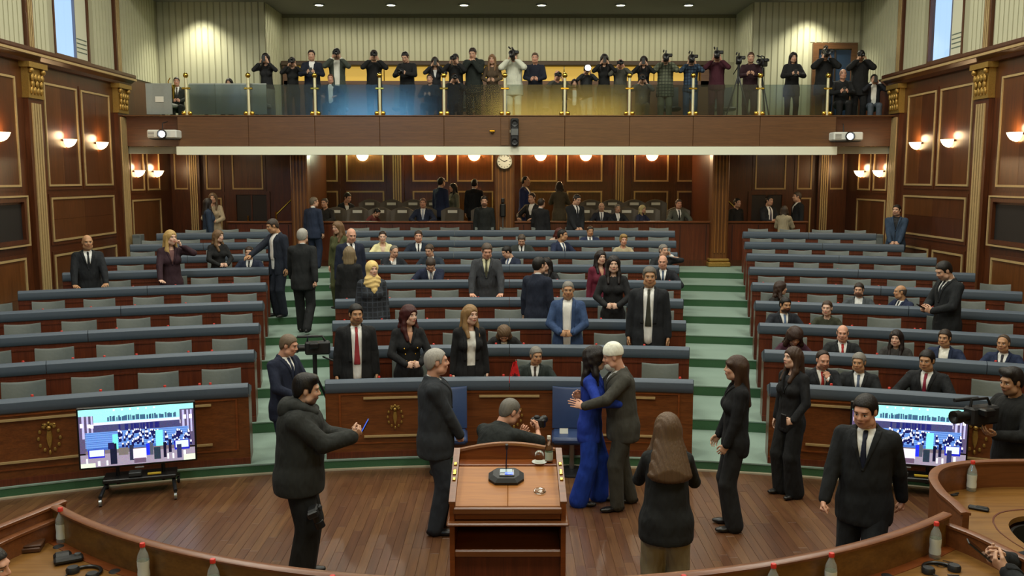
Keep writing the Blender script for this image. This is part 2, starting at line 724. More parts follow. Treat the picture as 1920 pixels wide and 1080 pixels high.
def wall_panel(parent, P, a0, a1, b0, b1, na=1, nb=1, gilt=GOLDT, w=0.04):
    """a raised gilt moulding with veneer leaves inside"""
    rect_frame(MB(), P, a0, a1, b0, b1, w, 0.035).build('panel_moulding', gilt, parent)
    rect_frame(MB(), P, a0 - 0.07, a1 + 0.07, b0 - 0.07, b1 + 0.07, 0.06, 0.018).build('panel_surround', WALLW, parent)
    for i in range(na):
        for j in range(nb):
            g = 0.002
            x0 = a0 + w + (a1 - a0 - 2 * w) * i / na + g
            x1 = a0 + w + (a1 - a0 - 2 * w) * (i + 1) / na - g
            y0 = b0 + w + (b1 - b0 - 2 * w) * j / nb + g
            y1 = b0 + w + (b1 - b0 - 2 * w) * (j + 1) / nb - g
            slab(MB(), P, x0, x1, y0, y1, 0.001, 0.012).build('veneer', WALLP, parent)


def pilaster(parent, P, a0, a1, b0, b1, depth=0.1, capital=True, nfl=4):
    sh = slab(MB(), P, a0, a1, b0, b1, 0, depth).build('pilaster', WALLW, parent)
    w = (a1 - a0)
    for i in range(nfl):
        x = a0 + w * (0.16 + 0.68 * (i + 0.5) / nfl)
        hw = w * 0.055
        slab(MB(), P, x - hw, x + hw, b0 + 0.25, b1 - (0.75 if capital else 0.2), depth, depth + 0.022).build('fluting', GOLDT, sh)
    if capital:
        mb = MB()
        slab(mb, P, a0 - 0.02, a1 + 0.02, b1 - 0.66, b1 - 0.60, 0, depth + 0.03)
        slab(mb, P, a0 - 0.08, a1 + 0.08, b1 - 0.10, b1 - 0.0, 0, depth + 0.1)
        am = (a0 + a1) / 2
        slab(mb, P, a0 - 0.01, a1 + 0.01, b1 - 0.60, b1 - 0.10, 0, depth + 0.03)
        for r_ in range(3):     # rows of acanthus leaves, volutes above
            m_ = (4, 3, 4)[r_]
            for j in range(m_):
                u_ = (j - (m_ - 1) / 2) / m_
                mb.sphere(P(am + u_ * w * 0.92, b1 - 0.52 + 0.12 * r_, depth + 0.04 + 0.012 * r_), 0.06, 8, 5, (0.55, 0.75, 1.25))
        for s in (-1, 1):
            mb.sphere(P(am + s * w * 0.42, b1 - 0.155, depth + 0.06), 0.07, 9, 6, (0.8, 0.8, 0.8))
        mb.build('capital', GOLD, sh, True)


SLAT = 0.16


def slats(parent, P, a0, a1, b0, b1, holes=()):
    n = max(1, round((a1 - a0) / SLAT))
    st = (a1 - a0) / n
    base = Vector(P(0, 0, 0))
    cache = {}
    for i in range(n):
        a = a0 + st * (i + 0.5)
        segs = [(b0, b1)]
        for (h0, h1, z0, z1) in holes:
            if a + st / 2 > h0 and a - st / 2 < h1:
                segs = [(b0, z0), (z1, b1)]
        for (s0, s1) in segs:
            if s1 - s0 < 0.05:
                continue
            key = (round(s0, 3), round(s1, 3))
            if key not in cache:
                mb = slab(MB(), lambda u, v, m: Vector(P(u, v, m)) - base, -st * 0.38, st * 0.38, s0, s1, 0.0, 0.011)
                cache[key] = mb.mesh('wall_slat', SLATL)
            inst('wall_slat', cache[key], parent, Vector(P(a, 0, 0)))


win_n = 0
for side, nm in ((-1, 'left'), (1, 'right')):
    def P(a, b, n, side=side):
        return (side * (WX - n), a, b)
    mb = MB()
    xm = side * (WX + 0.05)
    mb.box((xm, 10.0, 2.95), (0.10, 29.2, 5.9))
    ys = sorted(WIN)
    cuts = [-4.6] + [v for w in ys for v in w] + [24.6]
    for i in range(0, len(cuts), 2):
        mb.box((xm, (cuts[i] + cuts[i + 1]) / 2, 7.7), (0.10, cuts[i + 1] - cuts[i], 3.6))
    for (w0, w1) in ys:
        mb.box((xm, (w0 + w1) / 2, 9.15), (0.10, w1 - w0, 0.7))
    wall = struct('wall_' + nm, mb, [WALLW])
    # upper part: pale ribbed cladding on a backing
    mb = MB()
    for i in range(0, len(cuts), 2):
        slab(mb, P, cuts[i], cuts[i + 1], 5.9, 9.4, 0.0, 0.02)
    mb.build('wall_backing', SLATD, wall)
    PU = lambda a, b, n, P=P: P(a, b, n + 0.02)
    posts = [13.4, 17.55, 21.47]
    spans = []
    a = 12.9
    for p_ in posts + [24.02]:
        spans.append((a, p_ - 0.16))
        a = p_ + 0.16
    for (s0, s1) in spans:
        hl = [(w0 - 0.1, w1 + 0.1, 5.9, 8.85) for (w0, w1) in WIN if w1 > s0 and w0 < s1]
        slats(wall, PU, s0, s1, 5.9, 9.35, hl)
    for p_ in posts:
        up = slab(MB(), P, p_ - 0.13, p_ + 0.13, 5.9, 9.35, 0, 0.09).build('upper_pilaster', WALLW, wall)
        for q in (-0.06, 0.0, 0.06):
            slab(MB(), P, p_ + q - 0.016, p_ + q + 0.016, 5.9, 9.35, 0.09, 0.108).build('fluting', GOLDT, up)
    # cornice, in stepped profile, up to the gallery
    prof = [(0.0, 5.66), (0.10, 5.66), (0.12, 5.72), (0.20, 5.78), (0.24, 5.86), (0.24, 5.92), (0.0, 5.94)]
    mb = MB()
    mb.loft([[Vector(P(a_, z_, n_)) for n_, z_ in prof] for a_ in (-4.5, 22.0)])
    mb.build('cornice', WALLW, wall)
    mb = MB()
    slab(mb, P, -4.5, 22.02, 5.785, 5.83, 0.2, 0.245)
    mb.build('cornice_bead', GOLDT, wall)
    for pz in posts:
        pilaster(wall, P, pz - 0.26, pz + 0.26, frow(5), 5.66, 0.1)
    # gilt-framed wall panels
    bays = [(18.03, 20.95), (14.0, 17.0)]
    for bi, (b0, b1) in enumerate(bays):
        m = (b0 + b1) / 2
        wall_panel(wall, P, b0, m - 0.10, 3.34, 5.36, 2, 1)
        wall_panel(wall, P, m + 0.10, b1, 3.34, 5.36, 2, 1)
        if bi == 0:
            wall_panel(wall, P, b0 + 0.05, b1, 2.24, 3.12, 2, 2)
            wall_panel(wall, P, b0 + 0.05, m - 0.1, 0.7, 1.98, 2, 2)
            wall_panel(wall, P, m + 0.1, b1, 0.7, 1.98, 2, 2)
        else:
            slab(MB(), P, b0, b1, 2.36, 3.02, 0.0, 0.004).build('recess_shade', DARKIN, wall)  # flat dark sheet; the unlit depth of the opening is put into its colour
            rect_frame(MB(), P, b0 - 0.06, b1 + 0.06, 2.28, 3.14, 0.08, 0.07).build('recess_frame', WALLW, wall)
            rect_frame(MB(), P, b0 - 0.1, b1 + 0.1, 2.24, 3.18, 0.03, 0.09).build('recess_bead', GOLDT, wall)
            wall_panel(wall, P, b0, b1, 0.5, 2.02, 2, 2)
    # under the gallery
    wall_panel(wall, P, 21.95, 22.75, 3.2, 4.35, 1, 1, w=0.04)
    wall_panel(wall, P, 22.95, 23.75, 3.2, 4.35, 1, 1, w=0.04)
    wall_panel(wall, P, 21.95, 23.75, 1.85, 2.98, 2, 1, w=0.04)
    # windows
    for (w0, w1) in WIN[:2]:
        win_n += 1
        wo = rect_frame(MB(), lambda a, b, n, P=P: P(a, b, n - 0.06), w0, w1, 5.94, 8.8, 0.06, 0.10).build('window_%d' % win_n, WALLW)
        wo['kind'] = 'structure'
        q0, q1 = w0 + 0.06, w1 - 0.06
        if side < 0:
            g0, g1, s0, s1 = q0, q0 + (q1 - q0) * 0.62, q0 + (q1 - q0) * 0.64, q1
        else:
            s0, s1, g0, g1 = q0, q0 + (q1 - q0) * 0.34, q0 + (q1 - q0) * 0.36, q1
        slab(MB(), P, q0, q1, 6.0, 8.75, -0.03, -0.022).build('pane', pane_glass('window_glass', 'f0f8ff', 0.02), wo)
        slab(MB(), P, s0, s1, 6.0, 8.75, -0.015, 0.0).build('blind', plain('cream_blind', 'c9c8b0', 0.8), wo)
        for q in range(4):
            slab(MB(), P, s0 + 0.04, s1 - 0.03, 6.14 + q * 0.09, 6.16 + q * 0.09, 0.0, 0.006).build('blind_stripe', plain('blind_line', '5d6a5e', 0.8), wo)
        m0 = g1 if side < 0 else s1
        slab(MB(), P, m0, m0 + 0.03, 5.98, 8.75, -0.04, 0.012).build('mullion', plain('mullion_grey', '6a7086', 0.5), wo)

# ---- front wall behind the camera, hall ceiling
wfr = struct('wall_front', MB().box((0, -4.6, 4.7), (2 * WX + 0.5, 0.25, 9.6)), WALLW)
# blue screen for the gallery projectors; yellow one added for a warm-lit wall's glow
for _x, _c, _w in ((-6.9, '6fb8e8', 4.4), (2.6, 'e0bd55', 6.8)):
    MB().bevbox((_x, -4.43, 6.55), (_w + 0.12, 0.05, 1.8), 0.01).build('screen_border', BLACK, wfr)
    MB().box((_x, -4.40, 6.55), (_w, 0.02, 1.7)).build('glow_screen', plain('screen_glow_' + _c, 'c8c8c8', 0.8, emit=_c, estr=8.0), wfr)
struct('ceiling', MB().box((0, 8.5, HALL_Z + 0.1), (2 * WX + 0.5, 26.4, 0.2)), CEILM)
struct('wall_bulkhead', MB().box((0, 21.75, 8.75), (2 * WX, 0.2, 1.5)), PLASTER)

# ---- lower back walls
YB, YS = 27.0, 24.6
wb = struct('wall_back', MB().box((0, YB + 0.1, 3.0), (11.4, 0.2, 4.0)), WALLW)
PB = lambda a, b, n: (a, YB - n, b)
xb = lambda px: (px - CX0) / F_PX * 27.0
for (p0, p1) in ((583, 636), (652, 722), (775, 841), (858, 925), (976, 1044), (1062, 1128), (1187, 1251), (1268, 1325)):
    wall_panel(wb, PB, xb(p0), xb(p1), 3.40, 4.45, 1, 1, w=0.045)
    wall_panel(wb, PB, xb(p0), xb(p1), 2.2, 3.13, 1, 1, w=0.045)
for pc in (747, 1160):
    pilaster(wb, PB, xb(pc) - 0.2, xb(pc) + 0.2, 1.6, 4.5, 0.1, False)
for side, nm in ((-1, 'rear_left'), (1, 'rear_right')):
    PS = lambda a, b, n, side=side: (side * a, YS - n, b)
    mb = MB().box((side * 7.3, YS + 0.1, 2.3), (3.7, 0.2, 4.6))
    mb.box((side * 5.5, (YS + YB) / 2, 3.0), (0.2, YB - YS + 0.2, 4.0))
    w_ = struct('wall_' + nm, mb, WALLW)
    for (a0, a1) in ((8.62, 9.0), (7.75, 8.15), (6.62, 7.45)):
        wall_panel(w_, PS, a0, a1, 3.2, 4.4, 1, 1, w=0.04)
    wall_panel(w_, PS, 7.75, 8.15, 1.6, 2.98, 1, 1, w=0.04)
    pilaster(w_, PS, 8.28, 8.6, 1.3, 4.5, 0.16, False)
    dn = 1 if side < 0 else 2
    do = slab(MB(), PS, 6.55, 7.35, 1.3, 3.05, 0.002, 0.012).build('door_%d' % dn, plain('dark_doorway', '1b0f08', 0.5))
    do['kind'] = 'structure'
    rect_frame(MB(), PS, 6.45, 7.45, 1.3, 3.15, 0.09, 0.05).build('door_frame', WALLW, do)
    slab(MB(), PS, 6.93, 6.97, 1.3, 3.05, 0.012, 0.03).build('door_stile', WALLW, do)
    MB().tube([(side * 7.05, YS - 0.06, 2.2), (side * 7.05, YS - 0.06, 2.5)], 0.018).build('door_handle', BRASS, do, True)

# rear floor, parapet and columns
struct('floor_rear', MB().box((0, 25.05, 1.3), (10.7, 3.9, 0.7)), CARPETD)
for _s in (-1, 1):
    struct('floor_rear_side', MB().box((_s * 7.22, 23.85, 0.95), (3.74, 1.6, 0.69)), CARPETD)
mb = MB()
mb.box((0.2, 23.0, 1.84), (14.6, 0.12, 1.10))
par = struct('wall_parapet', mb, wood('wood_parapet', '4a2010', '6b3419', 'z', 0.35))
MB().bevbox((0.2, 23.0, 2.40), (14.7, 0.24, 0.045), 0.01).build('parapet_cap', DESKF, par)
MB().box((0.2, 22.92, 1.36), (14.6, 0.05, 0.16)).build('parapet_base', WALLW, par)
for i in range(22):
    x = -6.9 + i * 0.66
    MB().box((x, 22.935, 1.88), (0.012, 0.012, 0.9)).build('parapet_joint', DARKIN, par)


def column(x, y, z0, z1, w):
    c = struct('column', MB().bevbox((x, y, (z0 + z1) / 2), (w, w, z1 - z0), 0.03), wood('wood_column', '4e2d14', '74481f', 'z', 0.35))
    for q in range(4):
        xx = x + w * (-0.3 + 0.2 * q)
        MB().box((xx, y - w / 2 - 0.008, (z0 + z1) / 2 + 0.1), (0.03, 0.03, z1 - z0 - 0.5)).build('fluting', wood('wood_flute', '6a4018', '8d5d2c', 'z', 0.35), c)
    mb = MB()
    mb.bevbox((x, y, z0 + 0.06), (w + 0.14, w + 0.14, 0.12), 0.02)
    mb.bevbox((x, y, z0 + 0.17), (w + 0.08, w + 0.08, 0.08), 0.02)
    mb.build('column_base', GOLD, c)
    return c


column(-5.23, 22.9, frow(9), 4.5, 0.42)
column(5.27, 22.9, frow(9), 4.5, 0.42)
column(-0.12, 23.06, frow(9), 4.5, 0.5)

# ---- gallery (balcony)
BF = 4.78
YF = 21.45
struct('floor_gallery', MB().box((0, 24.47, 4.64), (2 * WX, 5.4, 0.26)), CARPETD)
struct('ceiling_rear', MB().box((0, 24.4, 4.49), (2 * WX, 5.5, 0.04)), PLASTER)
fx = lambda px: (px - CX0) / F_PX * 21.6
XA, XBx = fx(346), fx(1556)
fa = struct('wall_gallery_front', MB().box((0, YF + 0.2, 4.6), (2 * WX, 0.1, 0.7)), wood('wood_fascia_end', '43230f', '63371b', 'x', 0.4))
post_px = [362, 476, 598, 717, 835, 947, 1057, 1176, 1293, 1416, 1541]
edges = [XA] + [fx(p) for p in post_px[1:-1]] + [XBx]
for i in range(len(edges) - 1):
    MB().bevbox(((edges[i] + edges[i + 1]) / 2, YF + 0.08, 4.585), (edges[i + 1] - edges[i] - 0.006, 0.15, 0.69), 0.006).build('fascia_panel', FASC, fa)
MB().bevbox((fx(947), YF - 0.005, 4.585), (0.2, 0.04, 0.66), 0.01).build('fascia_stile', FASC, fa)
MB().bevbox((0, YF + 0.12, 4.945), (2 * WX, 0.26, 0.03), 0.008).build('fascia_cap', FASC, fa)
so = struct('trim_2', MB().box(((XA + XBx) / 2, YF + 0.1, 4.14), (XBx - XA + 0.05, 0.3, 0.19)), PLASTER)
struct('trim_3', MB().box((0, YF + 0.32, 4.16), (2 * WX, 0.16, 0.17)), plain('grey_plaster', '8d8a78', 0.8))

# upper back walls
YC, YU = 25.9, 24.05
XR = 6.3
wu = struct('wall_gallery_back', MB().box((0, YC + 0.1, 6.4), (2 * XR + 0.2, 0.2, 3.3)), SLATD)
slats(wu, lambda a, b, n: (a, YC - n, b), -XR, XR, 6.72, 8.0)
for side, nm in ((-1, 'gallery_left'), (1, 'gallery_right')):
    mb = MB().box((side * (XR + WX) / 2, YU + 0.1, 6.4), (WX - XR, 0.2, 3.3))
    mb.box((side * (XR + 0.1), (YU + YC) / 2, 6.4), (0.2, YC - YU, 3.3))
    w_ = struct('wall_' + nm, mb, SLATD)
    hl = [(7.85, 9.0, 4.7, 7.0)] if side > 0 else []
    slats(w_, lambda a, b, n, side=side: (side * a, YU - n, b), XR, WX - 0.02, 4.8, 8.0, hl)
    slats(w_, lambda a, b, n, side=side: (side * (XR - n), a, b), YU + 0.05, YC, 4.8, 8.0)
struct('ceiling_gallery', MB().box((0, 23.9, 8.05), (2 * WX, 4.4, 0.1)), CEILM)
struct('trim_4', MB().box((0, YC - 0.05, 7.96), (2 * XR, 0.1, 0.08)), plain('ceiling_cove', '6e6c55', 0.8))
# booth front with a lit window band
bx0, bx1 = -6.2, 5.5
bo = struct('wall_booth', MB().box(((bx0 + bx1) / 2, 25.6, 5.45), (bx1 - bx0, 0.3, 1.42)), FASC)
MB().bevbox(((bx0 + bx1) / 2, 25.55, 6.63), (bx1 - bx0 + 0.1, 0.34, 0.13), 0.02).build('booth_rail', wood('wood_booth_rail', '33230f', '4a3419', 'x', 0.5), bo)
for x in (bx0 + 0.1, bx1 - 0.1):
    MB().box((x, 25.6, 6.3), (0.25, 0.3, 0.6)).build('booth_post', FASC, bo)
nb = 9
for i in range(nb):
    a0 = bx0 + 0.25 + (bx1 - bx0 - 0.5) * i / nb
    a1 = bx0 + 0.25 + (bx1 - bx0 - 0.5) * (i + 1) / nb
    MB().box(((a0 + a1) / 2, 25.62, 6.36), (a1 - a0 - 0.03, 0.02, 0.40)).build('lit_pane', plain('lit_booth_window', '8a7330', 0.4, emit='e8b84a', estr=0.62), bo)
# gallery door
dr = slab(MB(), lambda a, b, n: (a, YU - n, b), 8.0, 8.85, 4.78, 6.8, 0.0, 0.03).build('door_3', plain('blue_door', '20344c', 0.4))
dr['kind'] = 'structure'
rect_frame(MB(), lambda a, b, n: (a, YU - n, b), 7.85, 9.0, 4.7, 6.97, 0.15, 0.09).build('door_frame', FASC, dr)
slab(MB(), lambda a, b, n: (a, YU - n, b), 8.42, 8.46, 4.78, 6.8, 0.03, 0.05).build('door_stile', plain('door_edge', '2c2018', 0.5), dr)
MB().tube([(8.5, YU - 0.09, 5.75), (8.5, YU - 0.09, 5.95)], 0.015).build('door_handle', BRASS, dr, True)

# ================================================================== lamps
LAMPW = plain('lit_bowl', 'fff2d8', 0.5, emit='ffd9a0', estr=9.0)
LAMPG = plain('lit_bowl_cool', 'f4fff0', 0.5, emit='eaffd8', estr=8.0)


def sconce_meshes():
    # half bowl, flat side towards +y (the wall), opening up
    prof = [(0.012, -0.15), (0.06, -0.14), (0.115, -0.105), (0.155, -0.05), (0.175, 0.0), (0.18, 0.012), (0.168, 0.012), (0.148, -0.045), (0.108, -0.095), (0.055, -0.125), (0.01, -0.135)]
    bowl = MB().lathe(prof, n=14, a0=-PI, a1=0.0).mesh('bowl', LAMPW, True)
    back = MB().bevbox((0, 0.005, -0.01), (0.36, 0.012, 0.045), 0.005).mesh('wall_plate', plain('bronze', '4a3317', 0.4, 0.7))
    fin = MB().sphere((0, -0.02, -0.158), 0.014, 8, 5).mesh('finial', BRASS, True)
    return bowl, back, fin


S_BOWL, S_BACK, S_FIN = sconce_meshes()
S_BOWLG = S_BOWL.copy()
S_BOWLG.materials[0] = LAMPG


def sconce(loc, rz, label, group, cool=False, power=7.5):
    t = thing('wall_sconce', label, 'wall lamp', loc, rz, group)
    inst('bowl', S_BOWLG if cool else S_BOWL, t)
    inst('wall_plate', S_BACK, t)
    inst('finial', S_FIN, t)
    l = bpy.data.lights.new('sconce_bulb', 'POINT')
    l.energy = power
    l.color = (0.85, 1.0, 0.7) if cool else (1.0, 0.66, 0.36)
    l.shadow_soft_size = 0.09
    o = bpy.data.objects.new('sconce_bulb', l)
    COL.objects.link(o)
    o.parent = t
    o.location = (0, -0.11, 0.09)
    return t


for side, nm in ((-1, 'left'), (1, 'right')):
    rz = PI / 2 if side < 0 else -PI / 2
    X = side * (WX - 0.04)
    for y, z, d in ((18.85, 4.28, 'on the nearer panel by the gallery'), (20.33, 4.28, 'on the panel next to the gallery pilaster'), (16.35, 4.30, 'cut by the edge of the picture')):
        sconce((X, y, z), rz, 'half-bowl sconce on the %s wall, %s' % (nm, d), 'half-bowl wall sconces')
    for y, d in ((22.3, 'nearer'), (23.5, 'farther')):
        sconce((X, y, 3.68), rz, '%s glowing half-bowl sconce under the gallery on the %s wall' % (d, nm), 'half-bowl wall sconces', power=8)
for i, px in enumerate((683, 808, 890, 1013, 1097, 1220)):
    lb = 'half-bowl sconce high on the rear wall, %s from the left' % ORD[i]
    sconce((xb(px), YB - 0.03, 4.16), 0, lb if i else 'greenish-white half-bowl sconce on the rear wall, leftmost', 'half-bowl wall sconces', cool=(i == 0), power=80)
# gallery downlights
DL = MB().lathe([(0.001, 0.0), (0.11, 0.0)], n=16).mesh('lens', plain('lit_downlight', 'ffffff', 0.5, emit='fff6d0', estr=14.0))
DR = MB().lathe([(0.11, -0.005), (0.11, 0.02), (0.15, 0.02), (0.15, -0.012), (0.11, -0.012)], n=16).mesh('ring', STEEL, True)
for i, px in enumerate((614, 743, 874, 1013, 1155, 1277)):
    x = (px - CX0) / F_PX * 24.7
    t = thing('ceiling_downlight', 'round ceiling downlight above the gallery, %s from the left' % ORD[i], 'ceiling lamp', (x, 24.35, 7.98), 0, 'downlights over the gallery')
    inst('lens', DL, t)
    inst('ring', DR, t)
    l = bpy.data.lights.new('downlight_beam', 'SPOT')
    l.energy = 80
    l.color = (1.0, 0.96, 0.78)
    l.spot_size = math.radians(176)
    l.spot_blend = 0.35
    l.shadow_soft_size = 0.1
    o = bpy.data.objects.new('downlight_beam', l)
    COL.objects.link(o)
    o.parent = t
    o.location = (0, 0, -0.03)
for x in (-7.9, 7.7):
    l = bpy.data.lights.new('downlight_beam', 'SPOT')
    l.energy = 330
    l.color = (1.0, 0.96, 0.76)
    l.spot_size = math.radians(105)
    l.spot_blend = 0.8
    l.shadow_soft_size = 0.1
    o = bpy.data.objects.new('downlight_beam', l)
    COL.objects.link(o)
    o.location = (x, 23.5, 7.96)

# ================================================================== curved desk rows
T_IN, T_OUT = math.radians(9.0), math.radians(12.6)
BLK = {'left': 'left block', 'centre': 'centre block', 'right': 'right block'}


def block_range(k, b):
    r = rrow(k)
    if b == 'centre':
        return -T_IN, T_IN
    xl = 8.0 if b == 'left' else 8.3
    t = math.asin(min(xl, r * 0.62) / r)
    return (-t, -T_OUT) if b == 'left' else (T_OUT, t)


def emblem(parent, P, s=1.0):
    """gilt crest: crown, shield, and a chain of beads and leaves either side; P(u, v, n)"""
    mb = MB()
    for sd in (-1, 1):
        for i in range(9):
            a = -1.15 + 2.3 * i / 8
            u, v = sd * 0.115 * math.cos(a * 0.95), 0.15 * math.sin(a)
            if i % 2 == 0:
                mb.sphere(P(u * s, v * s, 0.012), 0.019 * s, 7, 4, (1, 1, 1.3))
        for i in range(3):
            mb.sphere(P(sd * (0.02 + 0.022 * i) * s, (0.165 - 0.012 * i) * s, 0.014), 0.017 * s, 6, 4)
    prof = [(-0.022, 0.09), (0.022, 0.09), (0.034, 0.02), (0.024, -0.07), (0.0, -0.14), (-0.024, -0.07), (-0.034, 0.02)]
    vs = [P(u * s, v * s, 0.0) for u, v in prof] + [P(u * s * 0.8, v * s * 0.85, 0.03) for u, v in prof]
    n = len(prof)
    mb.add(vs, [tuple(range(n, 2 * n))] + [(i, (i + 1) % n, (i + 1) % n + n, i + n) for i in range(n)])
    mb.sphere(P(0, 0.125 * s, 0.02), 0.028 * s, 8, 5)
    mb.sphere(P(0, 0.185 * s, 0.016), 0.02 * s, 8, 5)
    mb.sphere(P(0, -0.17 * s, 0.014), 0.02 * s, 8, 5, (0.8, 0.8, 1.5))
    for sd in (-1, 1):
        mb.sphere(P(sd * 0.05 * s, 0.172 * s, 0.014), 0.016 * s, 6, 4, (1.6, 1, 0.7))
    return mb.build('emblem', GOLD, parent, True)


def desk(k, b):
    r, f = rrow(k), frow(k)
    t0, t1 = block_range(k, b)
    tm = (t0 + t1) / 2
    base = polar(r + 0.2, tm, f)
    pos = 'front' if k == 1 else ORD[k - 1]
    lab = '%s desk row of the %s, wood with slate padded top edge' % (pos, BLK[b])
    d = thing('desk_row', lab, 'desk', base, 0, 'curved desk rows')
    n = max(4, int(abs(t1 - t0) * r / 0.45))
    A = lambda prof, a, c, m=n: MB().arc(prof, a, c, m, ARC_C)
    zt = f + 0.97

    def rect(ra, rb, za, zb):
        return [(ra, za), (rb, za), (rb, zb), (ra, zb)]
    wd = DESKF if k == 1 else DESKW
    A(rect(r, r + 0.03, f, f + 0.84), t0, t1).build('front_panel', wd, d, True, base)
    A(rect(r - 0.018, r, f, f + 0.08), t0, t1).build('plinth', DESKW, d, True, base)
    A(rect(r + 0.03, r + 0.46, f + 0.70, f + 0.73), t0 + 0.002, t1 - 0.002).build('worktop', DESKF, d, True, base)
    padp = [(r - 0.012, f + 0.815), (r + 0.10, f + 0.815), (r + 0.115, f + 0.90), (r + 0.10, f + 0.962), (r + 0.06, zt), (r + 0.01, f + 0.962), (r - 0.022, f + 0.935), (r - 0.028, f + 0.88), (r - 0.024, f + 0.83)]
    np_ = 2 if k <= 6 or b != 'centre' else 3
    g = 0.004 / r
    for i in range(np_):
        a = t0 + (t1 - t0) * i / np_
        c = t0 + (t1 - t0) * (i + 1) / np_
        A(padp, a + g, c - g, max(3, n // np_)).build('padded_edge', PAD, d, True, base)
    for s, te in ((-1, t0), (1, t1)):
        w = 0.035 / r
        a, c = (te, te + w) if s < 0 else (te - w, te)
        A(rect(r + 0.005, r + 0.50, f, f + 0.80), a, c, 1).build('end_panel', DESKW, d, False, base)
        A([(r + 0.06, f + 0.80), (r + 0.5, f + 0.78), (r + 0.5, f + 0.84), (r + 0.06, f + 0.96)], a - 0.0004, c + 0.0004, 1).build('end_pad', PAD, d, False, base)
    if k == 1:
        # gilt bars and crests on the front row
        def bars(u0, u1):
            for (z, h) in ((f + 0.73, 0.024), (f + 0.255, 0.022)):
                A(rect(r - 0.028, r, z, z + h), u0 + 0.02, u1 - 0.02, 6).build('gilt_bar', GOLDT, d, False, base)
            for z in (f + 0.785, f + 0.175):
                A(rect(r - 0.014, r, z, z + 0.018), u0, u1, 6).build('moulding', LECTW, d, False, base)
            for te in (u0, u1):
                q = 0.012 / r
                A(rect(r - 0.014, r, f + 0.175, f + 0.80), te - q, te + q, 1).build('moulding', LECTW, d, False, base)
        if b == 'centre':
            zones = [(-T_IN + 0.012, -0.055), (-0.046, 0.046), (0.055, T_IN - 0.012)]
        elif b == 'left':
            zones = [(t0 + 0.012, t1 - 0.01)]
        else:
            zones = [(t0 + 0.01, t1 - 0.012)]
        for (u0, u1) in zones:
            bars(u0, u1)
        if b == 'centre':
            ems = [(-0.0985, 0.78), (0.004, 0.85), (0.1, 0.78)]
        else:
            tt = math.atan2(at_z(95 if b == 'left' else 1828, 818, 0.62)[0], at_z(95 if b == 'left' else 1828, 818, 0.62)[1] - ARC_C[1])
            ems = [(tt, 0.95)]
        for (te, s) in ems:
            def P(u, v, n, te=te):
                q = polar(r - 0.001 - n, te + u / r, f + 0.50 + v)
                return q - base
            emblem(d, P, s)
    else:
        A(rect(r - 0.01, r, f + 0.74, f + 0.765), t0, t1).build('moulding', DESKW, d, False, base)
    return d


for k in range(1, NROW + 1):
    for b in ('left', 'centre', 'right'):
        desk(k, b)


# ================================================================== delegate chairs
def curved_back(w, h, t, bend, z0, n=6, dip=0.02):
    """upholstered back: bowed in plan, dipped top edge; back face towards +y"""
    mb = MB()
    rings = []
    for i in range(n + 1):
        u = -1 + 2 * i / n
        x = u * w / 2
        y = -bend * u * u
        top = z0 + h - dip * (1 - u * u)
        e = 0.012 if i in (0, n) else 0.0
        rings.append([Vector((x, y - t / 2 + e, z0)), Vector((x, y - t / 2 + e, top - 0.02)), Vector((x, y - t / 4, top)), Vector((x, y + t / 4, top)),
                      Vector((x, y + t / 2 - e, top - 0.02)), Vector((x, y + t / 2 - e, z0))])
    return mb.loft(rings)


def chair_meshes(cover, shell, nm):
    back = curved_back(0.47, 0.50, 0.06, 0.035, 0.50)
    # lean the back a little
    back.v = [(x, y + 0.20 + (z - 0.5) * 0.10, z) for x, y, z in back.v]
    bk = back.mesh(nm + '_back', cover, True)
    sh = curved_back(0.44, 0.44, 0.02, 0.035, 0.49)
    sh.v = [(x, y + 0.245 + (z - 0.5) * 0.10, z) for x, y, z in sh.v]
    shm = sh.mesh(nm + '_shell', shell, True)
    st = MB().bevbox((0, -0.02, 0.445), (0.48, 0.46, 0.09), 0.03).mesh(nm + '_seat', cover, True)
    pd = MB()
    pd.tube([(0, 0, 0.05), (0, 0, 0.41)], 0.03, 8)
    pm = pd.mesh(nm + '_stem', STEEL, True)
    bs = MB().lathe([(0.001, 0.0), (0.22, 0.0), (0.22, 0.018), (0.06, 0.045), (0.001, 0.05)], n=14).mesh(nm + '_base', BLACKS, True)
    return [('backrest', bk), ('back_shell', shm), ('seat', st), ('stem', pm), ('base', bs)]


CH_G = chair_meshes(CHAIRM, CHAIRD, 'chair')
CH_B = chair_meshes(BLUE, CHAIRD, 'blue_chair')


def chair(loc, rz, label, group, kit=CH_G, name='delegate_chair', cat='chair', scale=1.0):
    t = thing(name, label, cat, loc, rz, group, scale)
    for nm, me in kit:
        inst(nm, me, t)
    return t


def seat_angles(k, b):
    t0, t1 = block_range(k, b)
    r = rrow(k) + 0.65
    n = max(1, int(abs(t1 - t0) * r / 0.735 + 0.15))
    st = 0.735 / r if b != 'centre' else (t1 - t0) / n
    if b == 'centre':
        return [t0 + st * (i + 0.5) for i in range(n)]
    if b == 'left':
        return [t1 - st * (i + 0.5) for i in range(n)]
    return [t0 + st * (i + 0.5) for i in range(n)]


def row_angle(k, px, dr, z):
    """angle at which something dr behind the front of row k shows at picture column px"""
    t = 0.0
    for _ in range(12):
        p = polar(rrow(k) + dr, t, z)
        t += (px - px_x(p)) / F_PX * p[1] / (rrow(k))
    return t


SITTERS = {}     # (row, block) -> [(angle, 'sit' | 'stand')], filled by the people list, read by place_chairs()


def block_of(t):
    return 'left' if t < -0.19 else ('right' if t > 0.19 else 'centre')


